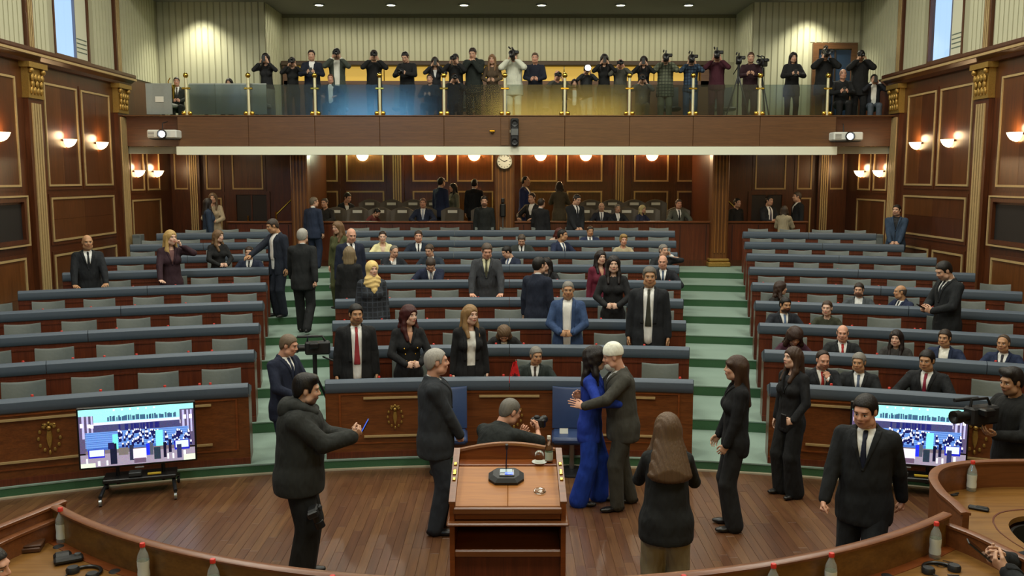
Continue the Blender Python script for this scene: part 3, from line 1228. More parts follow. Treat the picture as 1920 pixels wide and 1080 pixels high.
def place_chairs():
    for k in range(1, NROW + 1):
        for b in ('left', 'centre', 'right'):
            angs = seat_angles(k, b)
            st = [(t, 0.62) for t in angs]
            for (tp, how) in SITTERS.get((k, b), []):
                j = min(range(len(st)), key=lambda i: abs(st[i][0] - tp) if st[i] and st[i][1] == 0.62 else 9)
                st[j] = (tp, 0.74 if how == 'sit' else 1.06 if k < 9 else 0.58)
            st.sort(key=lambda s: -s[0] if b == 'left' else s[0])
            for i, (t, dr) in enumerate(st):
                r = rrow(k) + dr
                lab = 'grey delegate chair, %s row of the %s, %s from the %s' % ('front' if k == 1 else ORD[k - 1], BLK[b], ORD[i], 'left end' if b == 'centre' else 'aisle')
                chair(polar(r, t, frow(k)), -t, lab, 'grey delegate chairs')


# ================================================================== water bottles
def bottle_meshes(h=0.225):
    prof = [(0.001, 0.0), (0.030, 0.0), (0.033, 0.006), (0.033, 0.05), (0.030, 0.075), (0.033, 0.10), (0.033, 0.135), (0.028, 0.16), (0.014, 0.19), (0.0125, 0.20), (0.0125, 0.205), (0.001, 0.206)]
    body = MB().lathe(prof, n=12).mesh('bottle_body', CLEAR, True)
    cap = MB().lathe([(0.001, 0.226), (0.013, 0.226), (0.0155, 0.223), (0.0155, 0.203), (0.0125, 0.203)], n=12).mesh('bottle_cap', REDCAP, True)
    lab = MB().lathe([(0.0336, 0.03), (0.0336, 0.05), (0.0312, 0.075), (0.0336, 0.10), (0.0336, 0.125)], n=12).mesh('bottle_label', plain('bottle_label', 'cdd2ca', 0.6), True)
    return [('bottle_body', body), ('cap', cap), ('label_band', lab)]


BOT = bottle_meshes()


def bottle(loc, label, group=None, rz=0.0, scale=1.0):
    t = thing('water_bottle', label, 'bottle', loc, rz, group, scale)
    for nm, me in BOT:
        inst(nm, me, t)
    return t


row_bottles = {  # row: picture columns of the red caps showing over the padded edges
    (1, 'left'): [62, 190, 310, 375, 395], (2, 'left'): [45, 138, 197, 257, 354, 398], (3, 'left'): [117, 220, 316, 402], (4, 'left'): [82, 172, 254, 349, 430], (5, 'left'): [251, 330, 437],
    (1, 'centre'): [711, 845, 944, 1275], (2, 'centre'): [813, 930, 982, 1118, 1208], (3, 'centre'): [628, 716, 801, 1127], (4, 'centre'): [646, 731, 808, 897, 1045], (5, 'centre'): [774, 840, 1045, 1195, 1259], (6, 'centre'): [718, 790, 1041],
    (1, 'right'): [1559, 1668], (2, 'right'): [1645, 1868], (3, 'right'): [1519, 1598, 1716, 1727], (4, 'right'): [1498, 1572, 1650, 1748, 1853], (5, 'right'): [1426, 1568, 1648, 1717], (6, 'right'): [1571]}
for (k, b), xs in row_bottles.items():
    for i, px in enumerate(xs):
        t = row_angle(k, px, 0.24, frow(k) + 0.9)
        t0, t1 = block_range(k, b)
        t = max(t0 + 0.01, min(t1 - 0.01, t))
        lab = 'small red-capped water bottle on the %s row of the %s, %s from the left' % ('front' if k == 1 else ORD[k - 1], BLK[b], ORD[i])
        bottle(polar(rrow(k) + 0.24, t, frow(k) + 0.73), lab, 'bottles on the desk rows')

# red pennant on the front centre desk
t_ = row_angle(1, 967, 0.2, frow(1) + 1.0)
p = polar(rrow(1) + 0.2, t_, frow(1) + 0.73)
fl = thing('table_flag', 'small red table flag with a black eagle on the front centre desk', 'flag', p, -t_)
MB().lathe([(0.001, 0.0), (0.05, 0.0), (0.05, 0.012), (0.012, 0.02), (0.001, 0.02)], n=12).build('base', WHITE, fl, True)
MB().tube([(0, 0, 0.015), (0, 0, 0.42)], 0.005, 6).build('pole', STEEL, fl, True)
mb = MB()
nn = 6
for s in range(2):
    pass
rows_ = []
for i in range(nn + 1):
    u = i / nn
    rows_.append([Vector((0.0 + 0.015 * math.sin(u * 5) - 0.02 * u, -0.012 + 0.012 * math.sin(u * 7), 0.41 - 0.02 * u)),
                  Vector((-0.075 * u - 0.005, -0.02 - 0.014 * math.cos(u * 6), 0.40 - 0.20 * u)),
                  Vector((-0.11 * u - 0.002, -0.016, 0.40 - 0.27 * u)),
                  Vector((0.012 + 0.06 * u, -0.024, 0.40 - 0.27 * u)),
                  Vector((0.012 + 0.05 * u, 0.006, 0.40 - 0.26 * u)), Vector((-0.10 * u, 0.008, 0.40 - 0.26 * u))])
mb.loft(rows_)
mb.build('pennant', cloth('c01c1c'), fl, True)
mb = MB()
mb.box((-0.01, -0.032, 0.22), (0.016, 0.004, 0.07))
for sd in (-1, 1):
    for q in range(3):
        mb.box((-0.01 + sd * 0.018, -0.033, 0.235 - q * 0.016), (0.032, 0.004, 0.007), Matrix.Rotation(sd * (-0.5 + 0.3 * q), 3, 'Y'))
mb.build('eagle_mark', BLACK, fl)

# ================================================================== two blue chairs and a low bench before the centre desk
chair(at_z(843, 868, 0.0) + Vector((0, -0.36, 0)), 0.05, 'blue leather chair against the centre desk, behind the grey-haired man', 'blue chairs by the centre desk', CH_B, 'blue_chair', scale=1.0)
chair(at_z(1068, 868, 0.0) + Vector((0, -0.36, 0)), -0.05, 'blue leather chair against the centre desk, behind the woman in blue', 'blue chairs by the centre desk', CH_B, 'blue_chair', scale=1.0)
cd = thing('name_card', 'cream folded card on the seat of the blue chair beside the woman in blue', 'card', at_z(1068, 868, 0.0) + Vector((-0.1, -0.40, 0.492)))
MB().prism([(-0.02, 0), (0.02, 0), (0.0, 0.06)], -0.05, 0.05, 'x').build('card_sheet', PAPER, cd)

# ================================================================== gallery balustrade
PY = YF + 0.12
pm = MB()
pm.tube([(0, 0, 0.0), (0, 0, 0.86)], 0.034, 10)
POST = pm.mesh('post_shaft', plain('brass_highlight', 'e6dfb6', 0.28, 0.55), True)  # bright highlight on the brass shaft put into a paler base colour
BALL = MB().sphere((0, 0, 0.92), 0.062, 12, 8).mesh('ball_finial', BRASS, True)
CLMP = MB().sphere((-0.075, -0.01, 0.05), 0.055, 10, 6).sphere((0.075, -0.01, 0.05), 0.055, 10, 6).mesh('base_knob', BRASS, True)
CLMT = MB().bevbox((0, -0.01, 0.62), (0.2, 0.05, 0.05), 0.012).mesh('glass_clamp', BRASS, True)
for i, px in enumerate(post_px):
    t = thing('balustrade_post', 'brass gallery post with ball finial, %s from the left' % ORD[i], 'post', (fx(px), PY, 4.96), 0, 'brass gallery posts')
    for nm, me in (('shaft', POST), ('ball_finial', BALL), ('base_knob', CLMP), ('glass_clamp', CLMT)):
        inst(nm, me, t)
gx = [fx(285)] + [fx(p) for p in post_px]
gname = ['left of the first post'] + ['between the %s and %s posts' % (ORD[i], ORD[i + 1]) for i in range(10)]
for i in range(len(gx) - 1):
    a, b = gx[i] + 0.05, gx[i + 1] - 0.05
    z1 = 5.67 if i else 5.55
    if i == 0:
        continue
    o = MB().bevbox(((a + b) / 2, PY, (4.965 + z1) / 2), (b - a, 0.012, z1 - 4.965), 0.003).build('glass_balustrade', pane_glass('balustrade_glass', 'd0d8d6', 0.07, 0.0, 0.13))
    tag(o, 'gallery glass sheet, %s from the left' % ORD[i - 1], 'glass railing', 'gallery glass sheets')


# ================================================================== projectors and gear on the gallery front
def projector(px, py, label):
    p = at_y(px, py, YF - 0.12)
    t = thing('projector', label, 'projector', p, 0, 'projectors on the gallery front')
    MB().bevbox((0, 0, 0), (0.68, 0.42, 0.19), 0.025).build('housing', WHITE, t)
    MB().bevbox((0, 0.0, -0.105), (0.6, 0.36, 0.03), 0.01).build('underside', plain('dark_grey_plastic', '3a3c3a', 0.5), t)
    Mx = Matrix.Rotation(PI / 2, 3, 'X')
    l = MB().lathe([(0.06, 0.18), (0.105, 0.18), (0.105, 0.27), (0.085, 0.27), (0.08, 0.24), (0.06, 0.235)], (0.02, 0, -0.005), 18, M=Mx).build('lens_ring', BLACK, t, True)
    MB().lathe([(0.001, 0.25), (0.05, 0.245), (0.08, 0.235)], (0.02, 0, -0.005), 18, M=Mx).build('lens_glow', plain('lit_lens', 'ffffff', 0.3, emit='e8f6ff', estr=9), t, True)
    MB().tube([(-0.05, 0.0, 0.09), (-0.05, 0.02, 0.26), (0.0, 0.2, 0.30)], 0.012, 6).build('mount_arm', BLACKS, t, True)
    for q in range(4):
        MB().box((-0.24 + 0.0, -0.213, -0.05 + 0.03 * q), (0.14, 0.006, 0.012)).build('vent_slot', plain('vent_grey', '6a6d6a', 0.6), t)


projector(310, 252, 'white projector on the left end of the gallery front')
projector(1586, 256, 'white projector on the right end of the gallery front')
p = at_y(965, 248, YF - 0.1)
t = thing('loudspeaker', 'slim black double-cone loudspeaker at the middle of the gallery front', 'loudspeaker', p)
MB().bevbox((0, 0, 0), (0.19, 0.16, 0.64), 0.03).build('cabinet', BLACKS, t)
Mx = Matrix.Rotation(PI / 2, 3, 'X')
for z in (0.2, -0.22):
    MB().lathe([(0.085, 0.082), (0.075, 0.092), (0.03, 0.075), (0.001, 0.085)], (0, 0, z), 16, M=Mx).build('cone', BLACK, t, True)
MB().bevbox((0, -0.085, 0.0), (0.17, 0.02, 0.16), 0.02).build('horn', plain('grey_metal', '62666a', 0.35, 0.5), t)
MB().box((-0.1, -0.02, 0.02), (0.02, 0.06, 0.06)).build('bracket', STEEL, t)
p = at_y(923, 247, YF - 0.03)
t = thing('picture_light', 'tiny brass fitting on the gallery front beside the loudspeaker', 'fitting', p)
MB().bevbox((0, 0.0, 0.02), (0.13, 0.05, 0.045), 0.01).build('hood', BRASS, t)
MB().bevbox((0.0, 0.0, -0.025), (0.06, 0.04, 0.05), 0.01).build('socket', plain('bronze', '4a3317', 0.4, 0.7), t)
# clock on the centre column
p = at_y(946, 303, 22.77)
t = thing('wall_clock', 'round white wall clock on the centre column', 'clock', p)
MB().lathe([(0.165, 0.0), (0.185, 0.0), (0.19, 0.03), (0.175, 0.045), (0.165, 0.03)], n=28, M=Mx).build('rim', plain('clock_rim', 'bdbba8', 0.4), t, True)
MB().lathe([(0.001, 0.02), (0.168, 0.02)], n=28, M=Mx).build('face', plain('clock_face', 'd5d3c0', 0.6), t)
for i in range(12):
    a = 2 * PI * i / 12
    MB().box((0.14 * math.sin(a), -0.024, 0.14 * math.cos(a)), (0.012, 0.004, 0.035), Matrix.Rotation(a, 3, 'Y')).build('hour_mark', BLACK, t)
for a, l, w in ((math.radians(60), 0.08, 0.014), (math.radians(300), 0.12, 0.009)):
    MB().box((l / 2 * math.sin(a), -0.028, l / 2 * math.cos(a)), (w, 0.004, l), Matrix.Rotation(a, 3, 'Y')).build('hand', BLACK, t)
# slim black camera on a stand in front of the centre column
p = Vector(((943 - CX0) / F_PX * 22.85, 22.72, frow(9)))
t = thing('stand_camera', 'slim black camera on a pole stand before the centre column', 'camera')
t.location = p
MB().tube([(0, 0, 0.02), (0, 0, 1.25)], 0.02, 8).build('pole', STEEL, t, True)
MB().lathe([(0.001, 0.0), (0.12, 0.0), (0.12, 0.02), (0.001, 0.03)], n=14).build('base', BLACKS, t, True)
MB().bevbox((0, 0, 1.42), (0.14, 0.14, 0.34), 0.03).bevbox((0, -0.02, 1.66), (0.09, 0.1, 0.12), 0.02).build('head', BLACK, t)

# gallery chairs, left end: broad backs close behind the glass
gb = curved_back(0.60, 0.72, 0.07, 0.03, 0.22, 6, 0.0)
gs = MB().bevbox((0, 0.27, 0.44), (0.56, 0.46, 0.1), 0.03)
CH_W = [('backrest', gb.mesh('gallery_back', plain('gallery_seat_grey', '8f948e', 0.6, 0, 0.08, 20), True)), ('seat', gs.mesh('gallery_seat', plain('gallery_seat_grey', '8f948e', 0.6), True)),
        ('stem', MB().tube([(0, 0.2, 0.0), (0, 0.2, 0.4)], 0.04, 8).mesh('gallery_stem', BLACKS, True))]
for i, px in enumerate((305, 386, 434, 481)):
    chair((fx(px), 21.82, BF), 0.0, 'broad grey gallery chair close behind the glass, %s from the left' % ORD[i], 'grey gallery chairs', CH_W, 'gallery_chair', scale=1.0)
p = at_y(299, 186, 21.75)
t = thing('seat_sign', 'small white paper sign on the leftmost gallery chair', 'sign', (p[0], 21.772, p[2] - 0.06))
MB().bevbox((0, 0, 0.06), (0.2, 0.006, 0.13), 0.002).build('sheet', PAPER, t)
for i, px in enumerate((640, 760, 880, 1010, 1130, 1250, 1350)):
    chair(((px - CX0) / F_PX * 23.6, 23.5, BF), 0.0, 'grey gallery chair in the rear gallery row, %s from the left' % ORD[i], 'grey gallery chairs in the rear row', CH_G, 'gallery_chair', scale=1.05)

# ================================================================== rear seating behind the parapet: round-backed chairs with white tags
rb = curved_back(0.6, 0.5, 0.08, 0.07, 0.5, 8, -0.10)
RBK = rb.mesh('round_back', plain('taupe_leather', '4d4437', 0.5, 0, 0.1, 20), True)
RST = MB().bevbox((0, -0.24, 0.44), (0.52, 0.48, 0.1), 0.03).mesh('round_seat', plain('taupe_leather', '4d4437', 0.5), True)
RLG = MB().tube([(0, -0.22, 0.0), (0, -0.22, 0.4)], 0.04, 8).mesh('round_stem', BLACKS, True)
RTG = MB().bevbox((0, -0.06, 0.975), (0.25, 0.012, 0.075), 0.004).mesh('white_tag', PAPER)
rear = [(2, 24.1, (634, 674, 715, 757, 800, 850, 905)), (1, 25.3, (697, 737, 777, 815, 1106, 1146, 1186, 1226)), (2, 24.1, (1095, 1135, 1172, 1213, 1268))]
i1 = {1: 0, 2: 0}
for (rw, y, xs) in rear:
    for px in xs:
        zf = 1.65 if rw == 2 else 1.82
        x = (px - CX0) / F_PX * (y + 0.2)
        t = thing('visitor_chair', 'round taupe chair with white tag, %s row behind parapet, %s from left' % ('near' if rw == 2 else 'far', ORD[min(12, i1[rw])]), 'chair', (x, y, zf), 0, 'visitor chairs behind the parapet')
        i1[rw] += 1
        for nm, me in (('backrest', RBK), ('seat', RST), ('stem', RLG), ('white_tag', RTG)):
            inst(nm, me, t)
struct('floor_rear_step', MB().box((0, 26.0, 1.73), (10.6, 1.9, 0.17)), CARPETD)
# handrails by the side doors
for side, nm in ((-1, 'left'), (1, 'right')):
    t = thing('handrail', 'brass stair handrail beside the dark doorway at the %s rear' % nm, 'handrail', (side * 6.15, 24.0, 1.295))
    MB().tube([(0, 0, 0), (0, 0, 1.33)], 0.025, 8).build('newel', BRASS, t, True)
    MB().tube([(0, 0, 1.25), (-side * 0.42, 0.1, 1.67)], 0.022, 8).build('rail', BRASS, t, True)
    MB().tube([(-side * 0.42, 0.1, 0.0), (-side * 0.42, 0.1, 1.67)], 0.02, 8).build('upright', BRASS, t, True)
# small grey cabinet by the side walls
for px, nm in ((263, 'left'), (1643, 'right')):
    x = (px - CX0) / F_PX * 21.6
    t = thing('floor_unit', 'small grey cabinet by the %s wall at the end of the back row' % nm, 'cabinet', (x, 21.5, frow(8)))
    MB().bevbox((0, 0, 0.52), (0.2, 0.25, 1.04), 0.015).build('body', plain('unit_grey', '5a6060', 0.5), t)
    MB().bevbox((0, -0.128, 0.6), (0.16, 0.008, 0.7), 0.003).build('door', plain('unit_door', '6a7170', 0.45), t)


# ================================================================== rolling screens
def paint_screen(w=192, h=108):
    """the live picture on the monitors: a small bluish view of the same hall"""
    rng = np.random.default_rng(5)
    A = np.zeros((h, w, 3))

    def R(x0, y0, x1, y1, c, a=1.0):
        xs, ys = slice(max(0, int(x0 * w)), int(math.ceil(x1 * w))), slice(max(0, int(y0 * h)), int(math.ceil(y1 * h)))
        A[ys, xs] = A[ys, xs] * (1 - a) + np.array(c) * a
    R(0, 0, 1, 0.30, (0.62, 0.93, 0.90))
    R(0, 0.12, 0.12, 0.75, (0.34, 0.30, 0.42))
    R(0.88, 0.10, 1, 0.75, (0.34, 0.30, 0.42))
    for x in (0.03, 0.07, 0.105, 0.90, 0.94, 0.97):
        R(x, 0.12, x + 0.012, 0.5, (0.72, 0.70, 0.85))
    for x, y in ((0.015, 0.24), (0.075, 0.25), (0.10, 0.26), (0.91, 0.2), (0.96, 0.2), (0.86, 0.28)):
        R(x, y, x + 0.02, y + 0.06, (1, 0.95, 1))
    R(0.13, 0.2, 0.87, 0.30, (0.60, 0.88, 0.95))
    for i in range(34):      # heads along the gallery
        x = 0.25 + 0.58 * i / 33 + rng.normal(0, 0.004)
        R(x, 0.13 + rng.random() * 0.03, x + 0.010, 0.215, (0.16, 0.28, 0.42), 0.85)
    for i in range(6):
        x = 0.30 + 0.07 * i
        R(x, 0.02, x + 0.008, 0.045, (1, 1, 1))
    R(0.13, 0.235, 0.87, 0.275, (0.86, 0.86, 1.0))
    R(0.13, 0.28, 0.87, 0.40, (0.26, 0.26, 0.42))
    for i in range(26):
        x = 0.34 + 0.34 * rng.random()
        R(x, 0.29, x + 0.012, 0.38, (0.10, 0.12, 0.42), 0.8)
    R(0.06, 0.40, 0.94, 0.72, (0.25, 0.40, 0.70))
    for j in range(8):
        y = 0.40 + 0.035 * j
        R(0.05, y, 0.95, y + 0.016, (0.45, 0.62, 0.88), 0.8)
    for i in range(90):
        x, y = 0.33 + 0.34 * rng.random(), 0.38 + 0.26 * rng.random()
        if i > 55:
            x = 0.72 + 0.24 * rng.random(); y = 0.44 + 0.24 * rng.random()
        R(x, y, x + 0.014, y + 0.06, (0.05, 0.08, 0.32))
        R(x + 0.003, y - 0.012, x + 0.011, y + 0.012, (0.92, 0.93, 1.0))
    R(0.285, 0.46, 0.325, 0.80, (0.45, 0.95, 0.85))
    R(0.66, 0.44, 0.715, 0.76, (0.5, 0.98, 0.9))
    R(0.05, 0.72, 0.95, 0.80, (0.45, 0.40, 0.42))
    R(0.0, 0.78, 1, 1, (0.60, 0.55, 0.62))
    R(0.33, 0.70, 0.41, 0.82, (0.45, 0.42, 0.40))
    R(0.07, 0.70, 0.205, 0.84, (0.10, 0.12, 0.75))
    R(0.08, 0.71, 0.20, 0.81, (0.85, 0.92, 1.0))
    R(0.82, 0.64, 0.95, 0.80, (0.10, 0.12, 0.70))
    R(0.83, 0.65, 0.94, 0.76, (0.85, 0.92, 1.0))
    R(0.26, 0.62, 0.31, 0.97, (0.05, 0.08, 0.18))
    R(0.24, 0.60, 0.29, 0.70, (0.10, 0.10, 0.30))
    R(0.425, 0.66, 0.455, 0.92, (0.14, 0.16, 0.26))
    R(0.455, 0.74, 0.565, 0.90, (0.92, 0.88, 0.94))
    R(0.46, 0.90, 0.56, 0.98, (0.40, 0.32, 0.40))
    R(0.57, 0.66, 0.60, 0.86, (0.10, 0.18, 0.92))
    R(0.60, 0.65, 0.63, 0.86, (0.30, 0.32, 0.38))
    R(0.64, 0.74, 0.69, 0.94, (0.14, 0.20, 0.26))
    R(0.72, 0.66, 0.74, 0.92, (0.03, 0.04, 0.16))
    R(0.77, 0.62, 0.79, 0.84, (0.05, 0.06, 0.2))
    R(0.84, 0.72, 0.88, 0.95, (0.16, 0.18, 0.34))
    for x, y in ((0.05, 0.9), (0.15, 0.95), (0.22, 0.95), (0.75, 0.92), (0.80, 0.92), (0.90, 0.88)):
        R(x, y - 0.05, x + 0.012, y + 0.03, (0.97, 1, 1))
    R(0.0, 0.93, 0.12, 1, (0.86, 0.9, 0.8))
    R(0.9, 0.9, 1, 1, (0.86, 0.9, 0.8))
    A += rng.normal(0, 0.018, A.shape)
    return np.clip(A, 0, 1)


def screen_mesh():
    pic = paint_screen()
    h, w = pic.shape[:2]
    W_, H_ = 1.24, 0.68
    xs = np.linspace(-W_ / 2, W_ / 2, w + 1)
    zs = np.linspace(H_ / 2, -H_ / 2, h + 1)
    X, Z = np.meshgrid(xs, zs)
    V = np.stack([X, np.full_like(X, -0.0), Z], -1).reshape(-1, 3)
    i = np.arange(h)[:, None] * (w + 1) + np.arange(w)[None, :]
    Fc = np.stack([i, i + w + 1, i + w + 2, i + 1], -1).reshape(-1, 4)
    me = bpy.data.meshes.new('screen_picture')
    me.from_pydata(V.tolist(), [], Fc.tolist())
    ca = me.color_attributes.new('pic', 'FLOAT_COLOR', 'CORNER')
    L = np.where(pic <= 0.04045, pic / 12.92, ((pic + 0.055) / 1.055) ** 2.4).reshape(-1, 3)
    L = np.concatenate([L, np.ones((len(L), 1))], 1)
    ca.data.foreach_set('color', np.repeat(L, 4, axis=0).ravel())
    t = NT('live_screen')
    at = t.n('ShaderNodeAttribute', attribute_name='pic')
    t.b.inputs['Base Color'].default_value = (0.01, 0.01, 0.012, 1)
    t.b.inputs['Roughness'].default_value = 0.15
    t.l(at.outputs['Color'], t.b.inputs['Emission Color'])
    t.b.inputs['Emission Strength'].default_value = 1.35
    me.materials.append(t.m)
    return me


SCR = screen_mesh()


def tv(loc, rz, label):
    t = thing('screen_on_stand', label, 'monitor', loc, rz, 'rolling monitors', 0.95)
    zc = 0.72
    MB().bevbox((0, 0.03, zc), (1.28, 0.05, 0.725), 0.008).build('bezel', BLACK, t)
    inst('live_picture', SCR, t, (0, 0.003, zc))
    MB().bevbox((0, 0.075, zc), (0.7, 0.05, 0.4), 0.015).build('rear_housing', BLACKS, t)
    for s in (-1, 1):
        MB().tube([(s * 0.25, 0.13, 0.12), (s * 0.25, 0.13, 0.85)], 0.022, 8).build('upright', BLACK, t, True)
        MB().tube([(s * 0.40, -0.26, 0.10), (s * 0.38, -0.1, 0.14), (s * 0.36, 0.13, 0.15), (s * 0.40, 0.36, 0.10)], 0.022, 8).build('foot', BLACK, t, True)
        for y in (-0.26, 0.36):
            c = MB().lathe([(0.001, -0.015), (0.04, -0.015), (0.04, 0.015), (0.001, 0.015)], (s * 0.40, y, 0.04), 12, M=Matrix.Rotation(PI / 2, 3, 'Y')).build('caster', STEEL if y < 0 else BLACKS, t, True)
    MB().bevbox((0, 0.12, 0.20), (0.80, 0.3, 0.05), 0.01).build('equipment_shelf', BLACK, t)
    MB().bevbox((-0.05, 0.03, 0.262), (0.14, 0.12, 0.05), 0.008).build('media_box', plain('dark_box', '24282a', 0.5), t)
    MB().bevbox((0.16, 0.0, 0.25), (0.15, 0.03, 0.022), 0.004).build('yellow_label', plain('yellow_tag', 'b89a22', 0.6), t)
    MB().bevbox((0, 0.02, 0.335), (0.1, 0.02, 0.016), 0.003).build('logo_plate', plain('logo_grey', '8a8d90', 0.4), t)
    return t


tvl = at_y(259, 815, 9.75)
tv((tvl[0], 9.75, 0.0), math.radians(17), 'wide monitor on a black rolling stand before the left desks')
tvr = at_y(1704, 820, 9.72)
tv((tvr[0], 9.72, 0.0), math.radians(-15), 'wide monitor on a black rolling stand behind the walking man')

# ================================================================== lectern
LX, LY = -0.012, 6.34
lec = thing('lectern', 'wooden speaker lectern with arched back board and open shelves', 'lectern', (LX, LY, 0))
hw = 0.405
for s in (-1, 1):
    MB().prism([(0.0, 0.0), (0.74, 0.0), (0.74, 1.335), (0.70, 1.345), (0.0, 1.155)], s * hw - 0.018, s * hw + 0.018, 'x').build('side_panel', LECTW, lec)
    MB().prism([(0.0, 1.156), (0.70, 1.346), (0.74, 1.336), (0.74, 1.35), (0.70, 1.362), (0.0, 1.172)], s * hw - 0.024, s * hw + 0.024, 'x').build('side_capping', RIMW, lec)
    for (y, l) in ((0.47, 0.04), (0.36, 0.07), (0.27, 0.035)):
        z = 1.172 + 0.19 * y / 0.70
        MB().bevbox((s * hw, y, z + 0.004), (0.026, l, 0.010), 0.004, Matrix.Rotation(0.265, 3, 'X')).build('brass_plate', BRASS, lec)
arch = [(-hw - 0.02, 0.0), (hw + 0.02, 0.0)] + [(hw + 0.02 - (2 * hw + 0.04) * i / 16, 1.325 + 0.06 * math.sin(PI * i / 16)) for i in range(17)]
MB().prism(arch, 0.71, 0.745, 'y').build('back_board', LECTW, lec)
top_edge = [((hw + 0.02) - (2 * hw + 0.04) * i / 16, 1.325 + 0.06 * math.sin(PI * i / 16)) for i in range(17)]
rings = [[Vector((x, 0.70, z - 0.004)), Vector((x, 0.755, z - 0.004)), Vector((x, 0.75, z + 0.014)), Vector((x, 0.705, z + 0.014))] for x, z in top_edge]
MB().loft(rings).build('arched_capping', RIMW, lec)
sl = math.atan2(0.13, 0.55)
for s in (-1, 1):
    MB().bevbox((s * 0.1925, 0.285, 1.185), (0.383, 0.545, 0.022), 0.003, Matrix.Rotation(sl, 3, 'X')).build('reading_board', LECTT, lec)
MB().bevbox((0, 0.63, 1.26), (0.772, 0.15, 0.02), 0.004).build('ledge', LECTW, lec)
MB().bevbox((0, 0.0, 1.105), (0.79, 0.035, 0.05), 0.008).build('front_lip', RIMW, lec)
MB().bevbox((0, 0.02, 1.06), (0.77, 0.03, 0.05), 0.004).build('apron', LECTW, lec)
MB().bevbox((0, 0.16, 1.012), (0.89, 0.42, 0.026), 0.01).build('shelf_board', RIMW, lec)
MB().bevbox((0, 0.34, 0.785), (0.775, 0.66, 0.035), 0.006).build('inner_shelf', LECTW, lec)
MB().bevbox((0, 0.015, 0.775), (0.775, 0.03, 0.05), 0.006).build('shelf_lipping', RIMW, lec)
MB().box((0, 0.05, 0.38), (0.775, 0.03, 0.76)).build('lower_panel', DESKW, lec)
MB().bevbox((0, 0.37, 0.03), (0.92, 0.84, 0.06), 0.01).build('plinth', LECTW, lec)


def on_lect(px, y):
    """a point of the reading surface: picture column and local depth"""
    z = 1.198 + (y - 0.285) * math.tan(sl) if y < 0.556 else 1.27
    Y = LY + y
    d = Y * math.cos(PITCH) + (CAM_H - z) * math.sin(PITCH)
    return Vector(((px - CX0) / F_PX * d, Y, z))


# conference microphone on the lectern
p = on_lect(949, 0.38)
mic = thing('conference_unit', 'black eight-sided conference microphone unit on the lectern', 'microphone', p)
mic.rotation_euler = (sl, 0, 0)
ring = lambda sx, sy, z: [Vector((sx * u, sy * v, z)) for u, v in ((-1, -0.4), (-0.62, -1), (0.62, -1), (1, -0.4), (1, 0.4), (0.62, 1), (-0.62, 1), (-1, 0.4))]
MB().loft([ring(0.135, 0.10, 0.001), ring(0.135, 0.10, 0.02), ring(0.10, 0.075, 0.045)]).build('housing', BLACKS, mic)
MB().bevbox((0.005, -0.005, 0.049), (0.115, 0.085, 0.01), 0.003).build('screen_bezel', plain('grey_metal', '62666a', 0.35, 0.5), mic)
MB().box((0.0, 0.014, 0.0555), (0.09, 0.045, 0.003)).build('display', plain('pale_display', '6a7c80', 0.3, emit='7fa0a8', estr=0.35), mic)
MB().box((0.022, -0.022, 0.0555), (0.06, 0.022, 0.003)).build('blue_display', plain('blue_display', '2040ff', 0.3, emit='3a5cff', estr=2.2), mic)
MB().box((0.0, -0.085, 0.024), (0.09, 0.018, 0.004)).build('name_strip', PAPER, mic)
MB().tube([(0.0, 0.06, 0.04), (0.0, 0.07, 0.1), (0.004, 0.075, 0.17), (0.004, 0.06, 0.22)], 0.005, 7).build('gooseneck', BLACK, mic, True)
MB().tube([(0.004, 0.06, 0.22), (0.004, 0.052, 0.262)], 0.011, 8).build('capsule', BLACKS, mic, True)
# saucer with a turned glass, bottle, clear coaster
p = on_lect(1011, 0.60)
su = thing('saucer', 'white saucer on the lectern ledge under the upturned glass', 'saucer', p + Vector((0, 0, 0.0)))
MB().lathe([(0.001, 0.004), (0.04, 0.004), (0.058, 0.012), (0.06, 0.009), (0.04, 0.0), (0.001, 0.0)], n=20).build('dish', WHITE, su, True)
gl = thing('glass', 'upturned drinking glass on the white saucer', 'glass', p + Vector((0, 0, 0.006)))
MB().lathe([(0.033, 0.0), (0.036, 0.04), (0.034, 0.075), (0.02, 0.09), (0.001, 0.092)], n=18).build('bowl', glass('drinking_glass', 'f4f8f6'), gl, True)
p = on_lect(1029, 0.62)
lb = thing('glass_bottle', 'glass water bottle with a white cap on the lectern ledge', 'bottle', p)
MB().lathe([(0.001, 0.0), (0.03, 0.0), (0.032, 0.01), (0.032, 0.11), (0.026, 0.14), (0.013, 0.17), (0.012, 0.19), (0.001, 0.192)], n=16).build('bottle_body', glass('bottle_glass', 'e2ece6'), lb, True)
MB().lathe([(0.0325, 0.02), (0.0325, 0.085)], n=16).build('label_band', plain('pale_label', 'a8b4a6', 0.6), lb, True)
MB().lathe([(0.001, 0.212), (0.0145, 0.212), (0.0155, 0.188), (0.012, 0.188)], n=14).build('cap', PAPER, lb, True)
p = on_lect(1012, 0.20)
co = thing('coaster', 'round clear coaster on the lectern reading board', 'coaster', p)
co.rotation_euler = (sl, 0, 0)
MB().lathe([(0.001, 0.0), (0.044, 0.0), (0.046, 0.004), (0.044, 0.009), (0.036, 0.005), (0.001, 0.005)], n=20).build('disc', glass('drinking_glass', 'f4f8f6'), co, True)

# ================================================================== presiding desk in front of the camera
PC = (0.0, 8.77)
PR, RIM_Z, TOP_Z = 4.30, 1.44, 1.235


def ppos(r, deg, z):
    a = math.radians(deg)
    return Vector((PC[0] + r * math.sin(a), PC[1] - r * math.cos(a), z))


